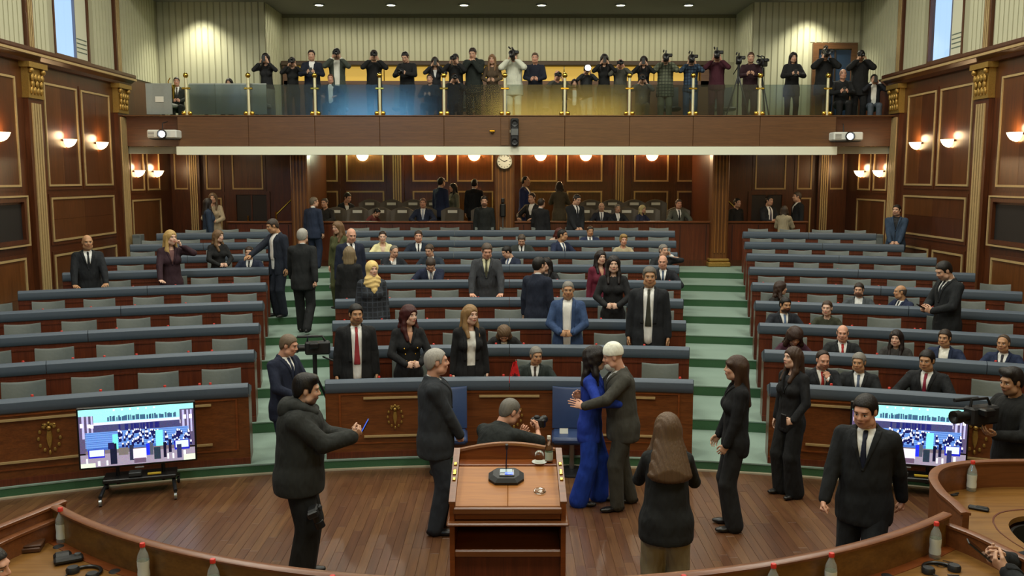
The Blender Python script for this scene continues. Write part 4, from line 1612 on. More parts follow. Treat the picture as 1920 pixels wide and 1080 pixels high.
def pdesk(d0, d1, label):
    a0, a1 = math.radians(d0), math.radians(d1)
    base = ppos(PR + 0.3, (d0 + d1) / 2, 0.0)
    t = thing('presiding_desk', label, 'desk', base, 0, 'presiding desks')
    A = lambda prof, u=a0, v=a1, n=26: MB().arc(prof, u, v, n, PC, sgn=-1)
    rect = lambda ra, rb, za, zb: [(ra, za), (rb, za), (rb, zb), (ra, zb)]
    A(rect(PR, PR + 0.035, 0.0, RIM_Z - 0.02)).build('front_board', wood('wood_inner_board', '5a3c1c', '7a5628', 'x', 0.3), t, True, base)
    A([(PR - 0.012, RIM_Z - 0.022), (PR + 0.047, RIM_Z - 0.022), (PR + 0.05, RIM_Z - 0.008), (PR + 0.04, RIM_Z), (PR - 0.005, RIM_Z), (PR - 0.015, RIM_Z - 0.008)]).build('rim', RIMW, t, True, base)
    A(rect(PR + 0.035, PR + 0.80, TOP_Z - 0.035, TOP_Z)).build('worktop', TABLEW, t, True, base)
    A(rect(PR + 0.036, PR + 0.10, TOP_Z, TOP_Z + 0.004)).build('inlay_band', LECTW, t, True, base)
    A(rect(PR + 0.62, PR + 0.66, 0.45, TOP_Z - 0.04)).build('modesty_panel', DESKW, t, True, base)
    return t, base


pdl, bl = pdesk(-41.9, -5.0, 'curved presiding desk on the left, nearest the camera')
pdr, br = pdesk(5.0, 39.0, 'curved presiding desk on the right, nearest the camera')
dais = struct('floor_dais', MB().arc([(PR + 0.05, 0.0), (9.5, 0.0), (9.5, 0.45), (PR + 0.05, 0.45)], -0.95, 0.95, 30, PC, sgn=-1), CARPETD)


def board(parent, base, pts, z0, z1, th, name, mat, rim=True):
    """upright board following a plan curve"""
    rings, rr = [], []
    for i, p in enumerate(pts):
        q0, q1 = Vector(pts[max(0, i - 1)]), Vector(pts[min(len(pts) - 1, i + 1)])
        t = (q1 - q0).normalized()
        n = Vector((-t[1], t[0]))
        a, b = Vector(p) - n * th / 2, Vector(p) + n * th / 2
        rings.append([Vector((a[0], a[1], z0)), Vector((b[0], b[1], z0)), Vector((b[0], b[1], z1 - 0.02)), Vector((a[0], a[1], z1 - 0.02))])
        a2, b2 = Vector(p) - n * (th / 2 + 0.01), Vector(p) + n * (th / 2 + 0.01)
        rr.append([Vector((a2[0], a2[1], z1 - 0.022)), Vector((b2[0], b2[1], z1 - 0.022)), Vector((b2[0], b2[1], z1 - 0.006)), Vector((Vector(p)[0], Vector(p)[1], z1)), Vector((a2[0], a2[1], z1 - 0.006))])
    o = MB().loft(rings).build(name, mat, parent, True, base)
    if rim:
        MB().loft(rr).build('rim', RIMW, parent, True, base)
    return o


def smooth_pts(pts, n=6):
    """Catmull-Rom through plan points"""
    P_ = [Vector(p) for p in pts]
    out = []
    for i in range(len(P_) - 1):
        p0, p1, p2, p3 = P_[max(0, i - 1)], P_[i], P_[i + 1], P_[min(len(P_) - 1, i + 2)]
        for j in range(n):
            u = j / n
            out.append(0.5 * ((2 * p1) + (p2 - p0) * u + (2 * p0 - 5 * p1 + 4 * p2 - p3) * u * u + (3 * p1 - p0 - 3 * p2 + p3) * u ** 3))
    out.append(P_[-1])
    return out


# left: the end wing and the neighbouring desk's board
e = ppos(PR + 0.02, -41.9, 0)
board(pdl, bl, smooth_pts([(e[0] + 0.01, e[1] - 0.03), (-2.93, 5.4), (-3.02, 5.14), (-3.06, 4.8), (-3.02, 4.4)]), TOP_Z - 0.3, 1.37, 0.035, 'end_board', RIMW)
nb_ = thing('side_desk', 'wooden board of the next desk at the left edge of the picture', 'desk', (-3.2, 5.3, 0))
board(nb_, (-3.2, 5.3, 0), smooth_pts([(-2.88, 5.66), (-2.98, 5.4), (-3.14, 5.0), (-3.3, 4.5)]), 0.0, 1.44, 0.035, 'front_board', RIMW)
MB().prism([(-3.02, 5.42), (-3.17, 5.0), (-3.35, 4.5), (-4.0, 4.5), (-4.0, 5.5)], 1.2, 1.235, 'z').build('worktop', TABLEW, nb_, origin=(-3.2, 5.3, 0))
# right: the end wing and the round-ended side desk
e = ppos(PR + 0.02, 39.0, 0)
board(pdr, br, smooth_pts([(e[0] + 0.0, e[1] - 0.02), (2.80, 5.24), (2.88, 4.98), (2.96, 4.7), (2.98, 4.3)]), TOP_Z - 0.3, 1.38, 0.035, 'end_board', RIMW)
sd = thing('round_ended_desk', 'round-ended wooden desk with a dark knee opening at the right edge', 'desk', (3.5, 6.0, 0))
rimc = smooth_pts([(2.84, 5.42), (2.86, 5.62), (2.88, 5.85), (2.97, 6.14), (3.16, 6.36), (3.5, 6.47), (4.0, 6.48), (4.8, 6.44)])
board(sd, (3.5, 6.0, 0), rimc, 0.0, 1.44, 0.04, 'curved_board', RIMW)
foot = [Vector(p) for p in rimc]
board(sd, (3.5, 6.0, 0), [p + Vector((-0.07, 0.07)) * (1 if p[0] < 3.2 else 0.6) for p in foot], 0.0, 0.12, 0.03, 'foot_rail', plain('pale_edge_strip', 'a89c84', 0.5), False)
inner = smooth_pts([(3.05, 4.85), (3.22, 5.12), (3.22, 5.5), (3.32, 5.78), (3.55, 5.9), (4.1, 5.9), (4.8, 5.88)], 5)
n_ = min(len(rimc), len(inner))
ra = [rimc[int(i * (len(rimc) - 1) / 29)] for i in range(30)]
rb_ = [inner[int(i * (len(inner) - 1) / 29)] for i in range(30)]
ra[0] = Vector((2.83, 5.2))
ra = [Vector((2.92, 4.85))] + ra
rb_ = [Vector((3.04, 4.8))] + rb_
rings = [[Vector((a[0], a[1], 1.2)), Vector((b[0], b[1], 1.2)), Vector((b[0], b[1], 1.235)), Vector((a[0], a[1], 1.235))] for a, b in zip(ra, rb_)]
MB().loft(rings).build('worktop', TABLEW, sd, True, (3.5, 6.0, 0))
rings = []
for i, (a, b) in enumerate(zip(ra[2:], rb_[2:])):
    c = b + (a - b).normalized() * 0.10
    c2 = b + (a - b).normalized() * 0.112
    rings.append([Vector((c[0], c[1], 1.2355)), Vector((c2[0], c2[1], 1.2355)), Vector((c2[0], c2[1], 1.238)), Vector((c[0], c[1], 1.238))])
MB().loft(rings).build('inlay_line', DESKW, sd, False, (3.5, 6.0, 0))
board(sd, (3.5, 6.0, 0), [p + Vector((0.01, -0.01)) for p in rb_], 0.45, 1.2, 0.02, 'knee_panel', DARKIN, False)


def on_desk(px, py, z=TOP_Z, clear=0.085):
    """a spot on the worktop seen at that pixel, kept clear of the upright board"""
    p = at_z(px, py, z)
    v = Vector((p[0] - PC[0], p[1] - PC[1]))
    if v.length < PR + clear and abs(p[0]) < 2.75:
        v = v.normalized() * (PR + clear)
        p = Vector((PC[0] + v[0], PC[1] + v[1], z))
    return p


for i, (px, py, lb) in enumerate(((118, 1016, 'standing in the corner of the left presiding desk'), (294, 1078, 'on the left presiding desk beside the headset'), (420, 1110, 'cut by the bottom edge, left of the lectern'),
                                  (636, 1143, 'only its cap showing above the lower edge, left of the lectern'), (1744, 1044, 'with a printed label on the right presiding desk'), (1543, 1103, 'cut by the bottom edge, below the walking man'),
                                  (1436, 1124, 'low at the bottom edge, between the lectern and walking man'), (1822, 921, 'on the round-ended desk at the right'), (1270, 1144, 'only its cap showing above the lower edge, right of the lectern'))):
    bottle(on_desk(px, py), 'red-capped clear water bottle ' + lb, 'bottles on the presiding desks', scale=1.0)


def headset(px, py, rz, label):
    t = thing('headset', label, 'headset', on_desk(px, py, clear=0.2), rz)
    pts = [Vector((0.085 * math.cos(a), 0.075 * math.sin(a) + 0.01, 0.012)) for a in [PI * i / 12 for i in range(13)]]
    MB().tube(pts, 0.010, 7).build('headband', BLACK, t, True)
    for s in (-1, 1):
        MB().lathe([(0.001, 0.0), (0.036, 0.0), (0.038, 0.02), (0.03, 0.034), (0.001, 0.034)], (s * 0.085, -0.015, 0.001), 14).build('ear_cup', BLACKS, t, True)
    MB().tube([(-0.085, -0.04, 0.008), (-0.05, -0.11, 0.006), (0.03, -0.12, 0.006), (0.06, -0.09, 0.006), (0.0, -0.07, 0.006)], 0.004, 6).build('cable', BLACK, t, True)
    return t


headset(222, 1052, -0.5, 'black headset with shiny blue glint on the left presiding desk')
headset(1712, 1052, 0.2, 'black headset behind the labelled bottle on the right presiding desk')
p = on_desk(180, 1036, clear=0.16)
t = thing('interpreter_receiver', 'black receiver unit beside the headset on the left presiding desk', 'receiver', p, 0.5)
MB().bevbox((0, 0, 0.02), (0.16, 0.07, 0.035), 0.012).build('body', BLACKS, t)
MB().bevbox((-0.03, 0.045, 0.028), (0.10, 0.06, 0.05), 0.015).build('cradle', BLACK, t)
MB().lathe([(0.001, 0.0), (0.02, 0.0), (0.018, 0.01), (0.001, 0.012)], (0.05, 0, 0.037), 12).build('dial', plain('grey_metal', '62666a', 0.35, 0.5), t, True)
p = on_desk(55, 1030)
t = thing('document_case', 'flat brown leather case at the left end of the presiding desk', 'case', p, 0.25)
MB().bevbox((0, 0, 0.016), (0.16, 0.12, 0.03), 0.006).build('lower_cover', plain('brown_leather', '4a2c17', 0.5, 0, 0.2, 20), t)
MB().bevbox((0.01, 0.005, 0.038), (0.15, 0.11, 0.014), 0.005).build('upper_cover', plain('brown_leather', '4a2c17', 0.5, 0, 0.2, 20), t)
for i, (px, py, par_, b_) in enumerate(((152, 1012, pdl, bl), (262, 1052, pdl, bl), (1638, 1070, pdr, br))):
    q = on_desk(px, py) - b_
    MB().lathe([(0.001, 0.006), (0.03, 0.006), (0.034, 0.001)], q, 14).build('cable_grommet', BLACKS, par_, True)
p = on_desk(1836, 957)
t = thing('pen_case', 'dark slim device lying on the round-ended desk by its edge', 'device', p, -0.6)
MB().bevbox((0, 0, 0.012), (0.13, 0.05, 0.022), 0.008).build('body', BLACKS, t)
MB().bevbox((0.02, 0, 0.0255), (0.07, 0.03, 0.004), 0.002).build('cover', BLACK, t)
p = on_desk(1790, 930)
t = thing('desk_clip', 'small dark clip on the round-ended desk near its rim', 'clip', p, 0.4)
MB().bevbox((0, 0, 0.006), (0.05, 0.03, 0.011), 0.004).bevbox((0.03, 0, 0.012), (0.03, 0.012, 0.012), 0.003).build('body', BLACKS, t)
p = on_desk(1775, 1062)
t = thing('spectacles', 'thin wire spectacles on the right presiding desk beside the labelled bottle', 'glasses', p, 0.3)
for s in (-1, 1):
    MB().tube([Vector((s * 0.034 + 0.026 * math.cos(a), 0.0 + 0.02 * math.sin(a), 0.006)) for a in [2 * PI * i / 12 for i in range(13)]], 0.0022, 5).build('lens_rim', BLACK, t, True)
    MB().tube([(s * 0.06, 0, 0.006), (s * 0.062, 0.02, 0.006), (s * 0.03, 0.06, 0.004)], 0.002, 5).build('temple', BLACK, t, True)

# ================================================================== people: bodies grown from distance fields
def smin(a, b, k):
    if k <= 0:
        return np.minimum(a, b)
    h = np.clip(0.5 + 0.5 * (b - a) / k, 0, 1)
    return b * (1 - h) + a * h - k * h * (1 - h)


def V3(*a):
    return np.array(a, dtype=float)


def nrm(v):
    return v / (np.linalg.norm(v) + 1e-9)


class Cone:
    """round tapered limb; optional flattening: u = side vector, (wa, da) (wb, db) half widths and depths at the ends"""
    def __init__(s, a, b, ra, rb, u=None, da=None, db=None, k=0.02):
        s.a, s.b = np.array(a, float), np.array(b, float)
        s.ra, s.rb, s.k = ra, rb, k
        s.da, s.db = (ra if da is None else da), (rb if db is None else db)
        ax = s.b - s.a
        s.L2 = max(ax @ ax, 1e-9)
        s.ax = ax
        if u is None:
            s.u = None
        else:
            n = nrm(ax)
            u = np.array(u, float)
            s.u = nrm(u - n * (u @ n))
            s.v = np.cross(n, s.u)
            s.n = n
        R = max(ra, rb, s.da, s.db)
        s.lo, s.hi = np.minimum(s.a, s.b) - R, np.maximum(s.a, s.b) + R

    def d(s, x, y, z):
        px, py, pz = x - s.a[0], y - s.a[1], z - s.a[2]
        t = np.clip((px * s.ax[0] + py * s.ax[1] + pz * s.ax[2]) / s.L2, 0, 1)
        qx, qy, qz = px - t * s.ax[0], py - t * s.ax[1], pz - t * s.ax[2]
        r = s.ra + (s.rb - s.ra) * t
        if s.u is None:
            return np.sqrt(qx * qx + qy * qy + qz * qz) - r
        dd = s.da + (s.db - s.da) * t
        qu = qx * s.u[0] + qy * s.u[1] + qz * s.u[2]
        qv = qx * s.v[0] + qy * s.v[1] + qz * s.v[2]
        qn = qx * s.n[0] + qy * s.n[1] + qz * s.n[2]
        m = np.minimum(r, dd)
        return (np.sqrt((qu / r) ** 2 + (qv / dd) ** 2 + (qn / m) ** 2) - 1) * m


class Ell:
    def __init__(s, c, r, R=None, k=0.02):
        s.c, s.r, s.k = np.array(c, float), np.array(r, float), k
        s.R = np.eye(3) if R is None else np.array(R, float)
        m = s.r.max()
        s.lo, s.hi = s.c - m, s.c + m

    def d(s, x, y, z):
        px, py, pz = x - s.c[0], y - s.c[1], z - s.c[2]
        q = [(px * s.R[0, i] + py * s.R[1, i] + pz * s.R[2, i]) / s.r[i] for i in range(3)]
        return (np.sqrt(q[0] ** 2 + q[1] ** 2 + q[2] ** 2) - 1) * s.r.min()


def pts_sdf(prims, x, y, z):
    F = np.full(np.broadcast(x, y, z).shape, 1.0)
    for p in prims:
        F = smin(F, p.d(x, y, z), p.k)
    return F


def grid_sdf(prims, h, lo=None, hi=None, post=None):
    if lo is None:
        lo = np.min([p.lo for p in prims], 0) - 2.5 * h
        hi = np.max([p.hi for p in prims], 0) + 2.5 * h
    lo, hi = np.array(lo, float), np.array(hi, float)
    n = np.maximum(np.ceil((hi - lo) / h).astype(int) + 1, 4)
    ax = [lo[i] + h * np.arange(n[i]) for i in range(3)]
    F = np.full(tuple(n), 1.0)
    for p in prims:
        m = p.k + 3 * h
        i0 = np.clip(np.floor((p.lo - m - lo) / h).astype(int), 0, n)
        i1 = np.clip(np.ceil((p.hi + m - lo) / h).astype(int) + 1, 0, n)
        if np.any(i1 <= i0):
            continue
        s = tuple(slice(a, b) for a, b in zip(i0, i1))
        d = p.d(ax[0][s[0]][:, None, None], ax[1][s[1]][None, :, None], ax[2][s[2]][None, None, :])
        F[s] = smin(F[s], d, p.k)
    if post is not None:
        F = post(F, ax[0][:, None, None], ax[1][None, :, None], ax[2][None, None, :])
    return F, lo


_COR = [np.array(c) for c in ((0, 0, 0), (1, 0, 0), (0, 1, 0), (1, 1, 0), (0, 0, 1), (1, 0, 1), (0, 1, 1), (1, 1, 1))]
_EDG = [(0, 1), (2, 3), (4, 5), (6, 7), (0, 2), (1, 3), (4, 6), (5, 7), (0, 4), (1, 5), (2, 6), (3, 7)]


def surface_nets(F, lo, h):
    F = F.copy()
    F[0], F[-1], F[:, 0], F[:, -1], F[:, :, 0], F[:, :, -1] = [np.maximum(f, 1e-3) for f in (F[0], F[-1], F[:, 0], F[:, -1], F[:, :, 0], F[:, :, -1])]
    S = F < 0
    c = sum(S[a[0]:S.shape[0] - 1 + a[0], a[1]:S.shape[1] - 1 + a[1], a[2]:S.shape[2] - 1 + a[2]].astype(np.int8) for a in _COR)
    act = (c > 0) & (c < 8)
    ii = np.argwhere(act)
    idx = np.full(act.shape, -1, np.int64)
    idx[act] = np.arange(len(ii))
    acc = np.zeros((len(ii), 3))
    cnt = np.zeros(len(ii))
    vals = [F[ii[:, 0] + a[0], ii[:, 1] + a[1], ii[:, 2] + a[2]] for a in _COR]
    for a, b in _EDG:
        fa, fb = vals[a], vals[b]
        m = (fa < 0) != (fb < 0)
        t = fa[m] / (fa[m] - fb[m])
        acc[m] += _COR[a] + t[:, None] * (_COR[b] - _COR[a])
        cnt[m] += 1
    V = lo + (ii + acc / np.maximum(cnt, 1)[:, None]) * h
    Q = []
    for ax in range(3):
        u, w = (ax + 1) % 3, (ax + 2) % 3
        sl0 = [slice(None)] * 3
        sl1 = [slice(None)] * 3
        sl0[ax], sl1[ax] = slice(0, -1), slice(1, None)
        s0, s1 = S[tuple(sl0)], S[tuple(sl1)]
        e = np.argwhere(s0 != s1)
        e = e[(e[:, u] > 0) & (e[:, w] > 0) & (e[:, u] < act.shape[u]) & (e[:, w] < act.shape[w])]
        if len(e) == 0:
            continue
        inside = s0[e[:, 0], e[:, 1], e[:, 2]]

        def cell(du, dw):
            q = e.copy()
            q[:, u] += du
            q[:, w] += dw
            return idx[q[:, 0], q[:, 1], q[:, 2]]
        q = np.stack([cell(-1, -1), cell(0, -1), cell(0, 0), cell(-1, 0)], 1)
        q[~inside] = q[~inside][:, ::-1]
        Q.append(q)
    return V, (np.concatenate(Q) if Q else np.zeros((0, 4), np.int64))


def np_mesh(name, V, Q, mat=None, hp=None):
    me = bpy.data.meshes.new(name)
    me.vertices.add(len(V))
    me.vertices.foreach_set('co', np.asarray(V, np.float32).ravel())
    me.loops.add(len(Q) * 4)
    me.loops.foreach_set('vertex_index', np.asarray(Q, np.int32).ravel())
    me.polygons.add(len(Q))
    me.polygons.foreach_set('loop_start', np.arange(0, len(Q) * 4, 4, dtype=np.int32))
    me.polygons.foreach_set('use_smooth', np.ones(len(Q), bool))
    if hp is not None:
        at = me.attributes.new('hp', 'FLOAT_VECTOR', 'POINT')
        at.data.foreach_set('vector', np.asarray(hp, np.float32).ravel())
    me.update(calc_edges=True)
    me.validate()
    if mat is not None:
        me.materials.append(mat)
    return me


def net(prims, h, post=None, lo=None, hi=None):
    F, l = grid_sdf(prims, h, lo, hi, post)
    return surface_nets(F, l, h)


# ------------------------------------------------------------------ head and hand templates
def head_prims(sex):
    f = sex == 'f'
    w = 0.94 if f else 1.0
    P = [Ell((0, -0.014, 0.036), (0.076 * w, 0.096, 0.086), k=0.0),
         Ell((0, 0.022, -0.03), (0.063 * w, 0.072, 0.084), k=0.03),
         Ell((0, 0.052, -0.092), ((0.026 if f else 0.033) * w, 0.030, 0.024), k=0.03),
         Cone((-0.046 * w, 0.02, -0.072), (0.046 * w, 0.02, -0.072), 0.026 if f else 0.032, 0.026 if f else 0.032, k=0.03),
         Cone((-0.03, 0.078, 0.032), (0.03, 0.078, 0.032), 0.012 if f else 0.015, 0.012 if f else 0.015, k=0.02),
         Ell((0.034, 0.068, -0.022), (0.024, 0.02, 0.022), k=0.015), Ell((-0.034, 0.068, -0.022), (0.024, 0.02, 0.022), k=0.015),
         Ell((0, 0.076, -0.052), (0.026, 0.020, 0.022), k=0.015)]
    nk = 0.046 if f else 0.057
    P += [Cone((0, -0.03, -0.06), (0, -0.052, -0.19), nk, nk * 1.08, k=0.02)]
    return P


def head_detail(sex):
    f = sex == 'f'
    nr = 0.85 if f else 1.0
    return [Cone((0, 0.086, 0.022), (0, 0.108, -0.018), 0.0085 * nr, 0.0125 * nr, k=0.008),
            Ell((0.012, 0.098, -0.024), (0.009, 0.011, 0.008), k=0.006), Ell((-0.012, 0.098, -0.024), (0.009, 0.011, 0.008), k=0.006),
            Ell((0, 0.093, -0.049), (0.023, 0.010, 0.0055), k=0.006), Ell((0, 0.092, -0.059), (0.020, 0.010, 0.0062), k=0.006),
            Ell((0.031, 0.074, 0.006), (0.0145, 0.0135, 0.0125), k=0.003), Ell((-0.031, 0.074, 0.006), (0.0145, 0.0135, 0.0125), k=0.003),
            Ell((0.078, -0.008, 0.0), (0.011, 0.021, 0.033), k=0.008), Ell((-0.078, -0.008, 0.0), (0.011, 0.021, 0.033), k=0.008)]


def head_template(sex, h):
    base, det = head_prims(sex), head_detail(sex)

    def post(F, x, y, z):
        for s in (-1, 1):       # eye sockets
            e = Ell((s * 0.032, 0.098, 0.008), (0.021, 0.022, 0.014)).d(x, y, z)
            F = -smin(-F, e, 0.012)
        for p in det:
            F = smin(F, p.d(x, y, z), p.k)
        return F
    return net(base, h, post, (-0.115, -0.14, -0.225), (0.115, 0.145, 0.15))


def hand_template(kind, h):
    """right hand: wrist at the origin, fingers +y, back +z, thumb towards -x"""
    curl = {'relaxed': (0.35, 0.45, 0.35), 'grip': (0.95, 1.15, 0.8), 'flat': (0.06, 0.1, 0.08), 'fist': (1.35, 1.5, 1.0)}[kind]
    P = [Cone((0, -0.03, 0), (0, 0.015, 0), 0.027, 0.029, (1, 0, 0), 0.02, 0.018, k=0.01),
         Cone((0, 0.02, 0), (0.002, 0.075, 0), 0.034, 0.040, (1, 0, 0), 0.016, 0.013, k=0.02)]
    for i in range(4):
        x = -0.033 + 0.0215 * i
        y0 = 0.082 + (0.0, 0.006, 0.003, -0.007)[i]
        L = (0.040, 0.045, 0.041, 0.032)[i]
        sp = (-0.05, -0.01, 0.03, 0.08)[i]
        p = V3(x, y0 - 0.012, 0.0)
        a = 0.0
        for j, (f, r) in enumerate(((1.0, 0.0088), (0.66, 0.0080), (0.52, 0.0072))):
            a += curl[j] * (1.0 + 0.06 * i)
            q = p + L * f * V3(math.sin(sp) * math.cos(a), math.cos(a) * math.cos(sp), -math.sin(a))
            P.append(Cone(p, q, r, r * 0.93, k=0.0035))
            p = q
    tc = {'relaxed': 0.5, 'grip': 0.25, 'flat': 0.7, 'fist': 0.1}[kind]
    t0 = V3(-0.022, 0.018, -0.006)
    t1 = t0 + 0.042 * nrm(V3(-0.62 - tc * 0.3, 0.75, -0.35))
    t2 = t1 + 0.032 * nrm(V3(-0.30 - tc * 0.5 + 0.3, 0.92, -0.30 - (0.5 if kind in ('grip', 'fist') else 0.0)))
    t3 = t2 + 0.026 * nrm(V3(-0.05 - tc * 0.3 + 0.35, 0.95, -0.2 - (0.6 if kind in ('grip', 'fist') else 0.0)))
    P += [Cone(t0, t1, 0.016, 0.012, k=0.012), Cone(t1, t2, 0.0105, 0.0098, k=0.004), Cone(t2, t3, 0.0098, 0.008, k=0.003)]
    return net(P, h)


_TPL = {}


def tpl(kind, *a):
    key = (kind,) + a
    if key not in _TPL:
        _TPL[key] = {'head': head_template, 'hand': hand_template, 'hair': hair_template}[kind](*a)
    return _TPL[key]


def hl_line(y, pts):
    ys, zs = zip(*sorted(pts))
    return np.interp(y, ys, zs)


def hair_template(kind, h):
    """hair in head space"""
    cran = lambda g: [Ell((0, -0.016, 0.038), (0.077 + g, 0.097 + g, 0.087 + g), k=0.0), Ell((0, -0.04, -0.02), (0.066 + g * 0.7, 0.062 + g * 0.6, 0.075), k=0.04)]
    face = Ell((0, 0.115, -0.055), (0.072, 0.085, 0.108))
    lo, hi = (-0.2, -0.24, -0.5), (0.2, 0.2, 0.2)

    def cap(pts, zmax=None):
        def post(F, x, y, z):
            F = np.maximum(F, hl_line(y, pts) + 0 * x - z + 0 * F)
            if zmax is not None:
                F = np.maximum(F, z - zmax(y) + 0 * F)
            return F
        return post
    std = [(-0.13, -0.085), (-0.06, -0.06), (-0.025, -0.005), (-0.018, 0.03), (0.012, 0.03), (0.02, -0.015), (0.04, -0.005), (0.05, 0.058), (0.075, 0.075), (0.12, 0.085)]
    if kind == 'short':
        return net(cran(0.012), h, cap(std), (-0.12, -0.16, -0.12), (0.12, 0.13, 0.17))
    if kind == 'full':
        P = cran(0.016) + [Cone((-0.04, 0.05, 0.105), (0.05, 0.045, 0.112), 0.03, 0.034, k=0.03), Ell((0, -0.02, 0.09), (0.07, 0.085, 0.055), k=0.03)]
        return net(P, h, cap(std), (-0.13, -0.17, -0.12), (0.13, 0.14, 0.19))
    if kind == 'buzz':
        return net(cran(0.006), h, cap(std), (-0.12, -0.16, -0.12), (0.12, 0.13, 0.17))
    if kind == 'receding':
        rec = [(-0.13, -0.085), (-0.06, -0.06), (-0.025, -0.005), (-0.018, 0.03), (0.012, 0.03), (0.018, -0.01), (0.03, 0.06), (0.045, 0.105), (0.12, 0.16)]
        return net(cran(0.009), h, cap(rec), (-0.12, -0.16, -0.12), (0.12, 0.13, 0.17))
    if kind == 'fringe':
        return net(cran(0.007), h, cap(std, lambda y: 0.055 - 0.25 * np.maximum(y, -0.2) * (y > 0)), (-0.12, -0.16, -0.12), (0.12, 0.04, 0.17))
    if kind in ('long', 'wavy', 'straight', 'curly', 'bob', 'mane'):
        g = {'curly': 0.04, 'mane': 0.03, 'wavy': 0.022}.get(kind, 0.015)
        zb = {'bob': -0.15, 'curly': -0.27, 'long': -0.27, 'wavy': -0.30, 'straight': -0.36, 'mane': -0.33}[kind]
        wd = {'curly': 0.115, 'mane': 0.125, 'wavy': 0.095, 'bob': 0.085}.get(kind, 0.078)
        P = cran(g)
        for s in (-1, 1):
            P += [Cone((s * 0.066, -0.012, 0.04), (s * wd, 0.0, zb * 0.55), 0.030, 0.036, k=0.03), Cone((s * wd, 0.0, zb * 0.55), (s * wd * 0.95, 0.015 if kind in ('bob', 'curly') else 0.07, zb), 0.036, 0.024, k=0.03)]
        P += [Cone((0, -0.07, 0.02), (0, {'bob': -0.09, 'mane': -0.185}.get(kind, -0.125), zb), 0.085 + g * 0.5, {'bob': 0.075, 'mane': 0.15}.get(kind, 0.10) + g, (1, 0, 0), 0.05, 0.07 if kind == 'mane' else 0.045, k=0.04)]

        def post(F, x, y, z):
            fr = Ell((0, 0.10, -0.05), (0.064, 0.085, 0.112)).d(x, y, z)
            nk = Cone((0, 0.0, -0.1), (0, 0.06, -0.4), 0.05, 0.09).d(x, y, z)
            wv = 0.0035 * np.sin(z * 70 + 40 * x + 25 * y) * np.sin(x * 60 + y * 45) if kind in ('wavy', 'curly') else 0.002 * np.sin(x * 160 + y * 120)
            F = F + wv
            F = -smin(-F, fr, 0.012)
            F = np.maximum(F, -nk)
            return F
        return net(P, h, post, lo, hi)
    if kind == 'bangs':
        P = cran(0.014)
        for s in (-1, 1):
            P += [Cone((s * 0.066, -0.012, 0.04), (s * 0.078, -0.01, -0.2), 0.030, 0.034, k=0.03), Cone((s * 0.078, -0.01, -0.2), (s * 0.07, 0.01, -0.34), 0.034, 0.018, k=0.03)]
        P += [Cone((0, -0.07, 0.02), (0, -0.13, -0.36), 0.09, 0.10, (1, 0, 0), 0.05, 0.035, k=0.04), Cone((-0.05, 0.068, 0.05), (0.05, 0.068, 0.05), 0.026, 0.026, k=0.02)]

        def post(F, x, y, z):
            fr = Ell((0, 0.12, -0.062), (0.062, 0.085, 0.1)).d(x, y, z)
            F = -smin(-F, fr, 0.01)
            return np.maximum(F, -Cone((0, 0.0, -0.1), (0, 0.06, -0.4), 0.05, 0.09).d(x, y, z))
        return net(P, h, post, lo, hi)
    if kind == 'tied':
        P = cran(0.008) + [Cone((0, -0.09, 0.02), (0, -0.12, -0.12), 0.035, 0.02, k=0.02)]
        return net(P, h, cap([(-0.2, -0.3), (-0.09, -0.2), (-0.06, -0.06), (-0.025, -0.005), (-0.018, 0.03), (0.012, 0.03), (0.02, 0.0), (0.05, 0.07), (0.12, 0.09)]), (-0.12, -0.2, -0.2), (0.12, 0.13, 0.17))
    if kind == 'plis':          # felt skullcap
        P = [Ell((0, -0.014, 0.058), (0.094, 0.112, 0.112))]
        return net(P, h, lambda F, x, y, z: np.maximum(F, 0.026 + 0.16 * np.minimum(y, 0.1) - z), (-0.12, -0.16, -0.02), (0.12, 0.13, 0.2))
    if kind == 'beanie':
        P = [Ell((0, -0.012, 0.05), (0.09, 0.108, 0.10))]
        return net(P, h, lambda F, x, y, z: np.maximum(F, 0.03 - z), (-0.12, -0.16, -0.02), (0.12, 0.13, 0.2))
    if kind == 'scarf':         # head scarf, draped over shoulders and chest
        P = cran(0.02) + [Cone((0, -0.02, -0.08), (0, -0.02, -0.22), 0.085, 0.15, (1, 0, 0), 0.085, 0.11, k=0.03), Cone((0, 0.02, -0.16), (0, 0.08, -0.33), 0.12, 0.05, (1, 0, 0), 0.08, 0.05, k=0.04)]

        def post(F, x, y, z):
            F = F + 0.005 * np.sin(z * 90 + 30 * np.abs(x)) * (z < -0.1)
            fr = Ell((0, 0.11, -0.025), (0.056, 0.08, 0.085)).d(x, y, z)
            return -smin(-F, fr, 0.01)
        return net(P, h, post, (-0.22, -0.2, -0.42), (0.22, 0.2, 0.17))
    if kind == 'beard':
        P = [Ell((0, 0.034, -0.088), (0.064, 0.076, 0.062))]

        def post(F, x, y, z):
            F = np.maximum(F, 0.01 - y)
            m = Ell((0, 0.12, -0.054), (0.028, 0.05, 0.012)).d(x, y, z)
            F = np.maximum(F, -m)
            return np.maximum(F, z - (-0.045 + 0.8 * np.maximum(np.abs(x) - 0.03, 0)))
        return net(P, h, post, (-0.1, -0.02, -0.16), (0.1, 0.14, 0.03))
    if kind == 'hood':          # hood lying on the shoulders
        P = [Cone((-0.075, -0.075, -0.125), (0.075, -0.075, -0.125), 0.062, 0.062, k=0.03), Cone((-0.10, -0.01, -0.13), (-0.07, 0.075, -0.165), 0.045, 0.038, k=0.03), Cone((0.10, -0.01, -0.13), (0.07, 0.075, -0.165), 0.045, 0.038, k=0.03), Ell((0, -0.15, -0.17), (0.11, 0.075, 0.10), k=0.03),
             Cone((-0.06, 0.085, -0.165), (0.06, 0.085, -0.165), 0.03, 0.03, k=0.03)]
        return net(P, h, None)
    raise ValueError(kind)


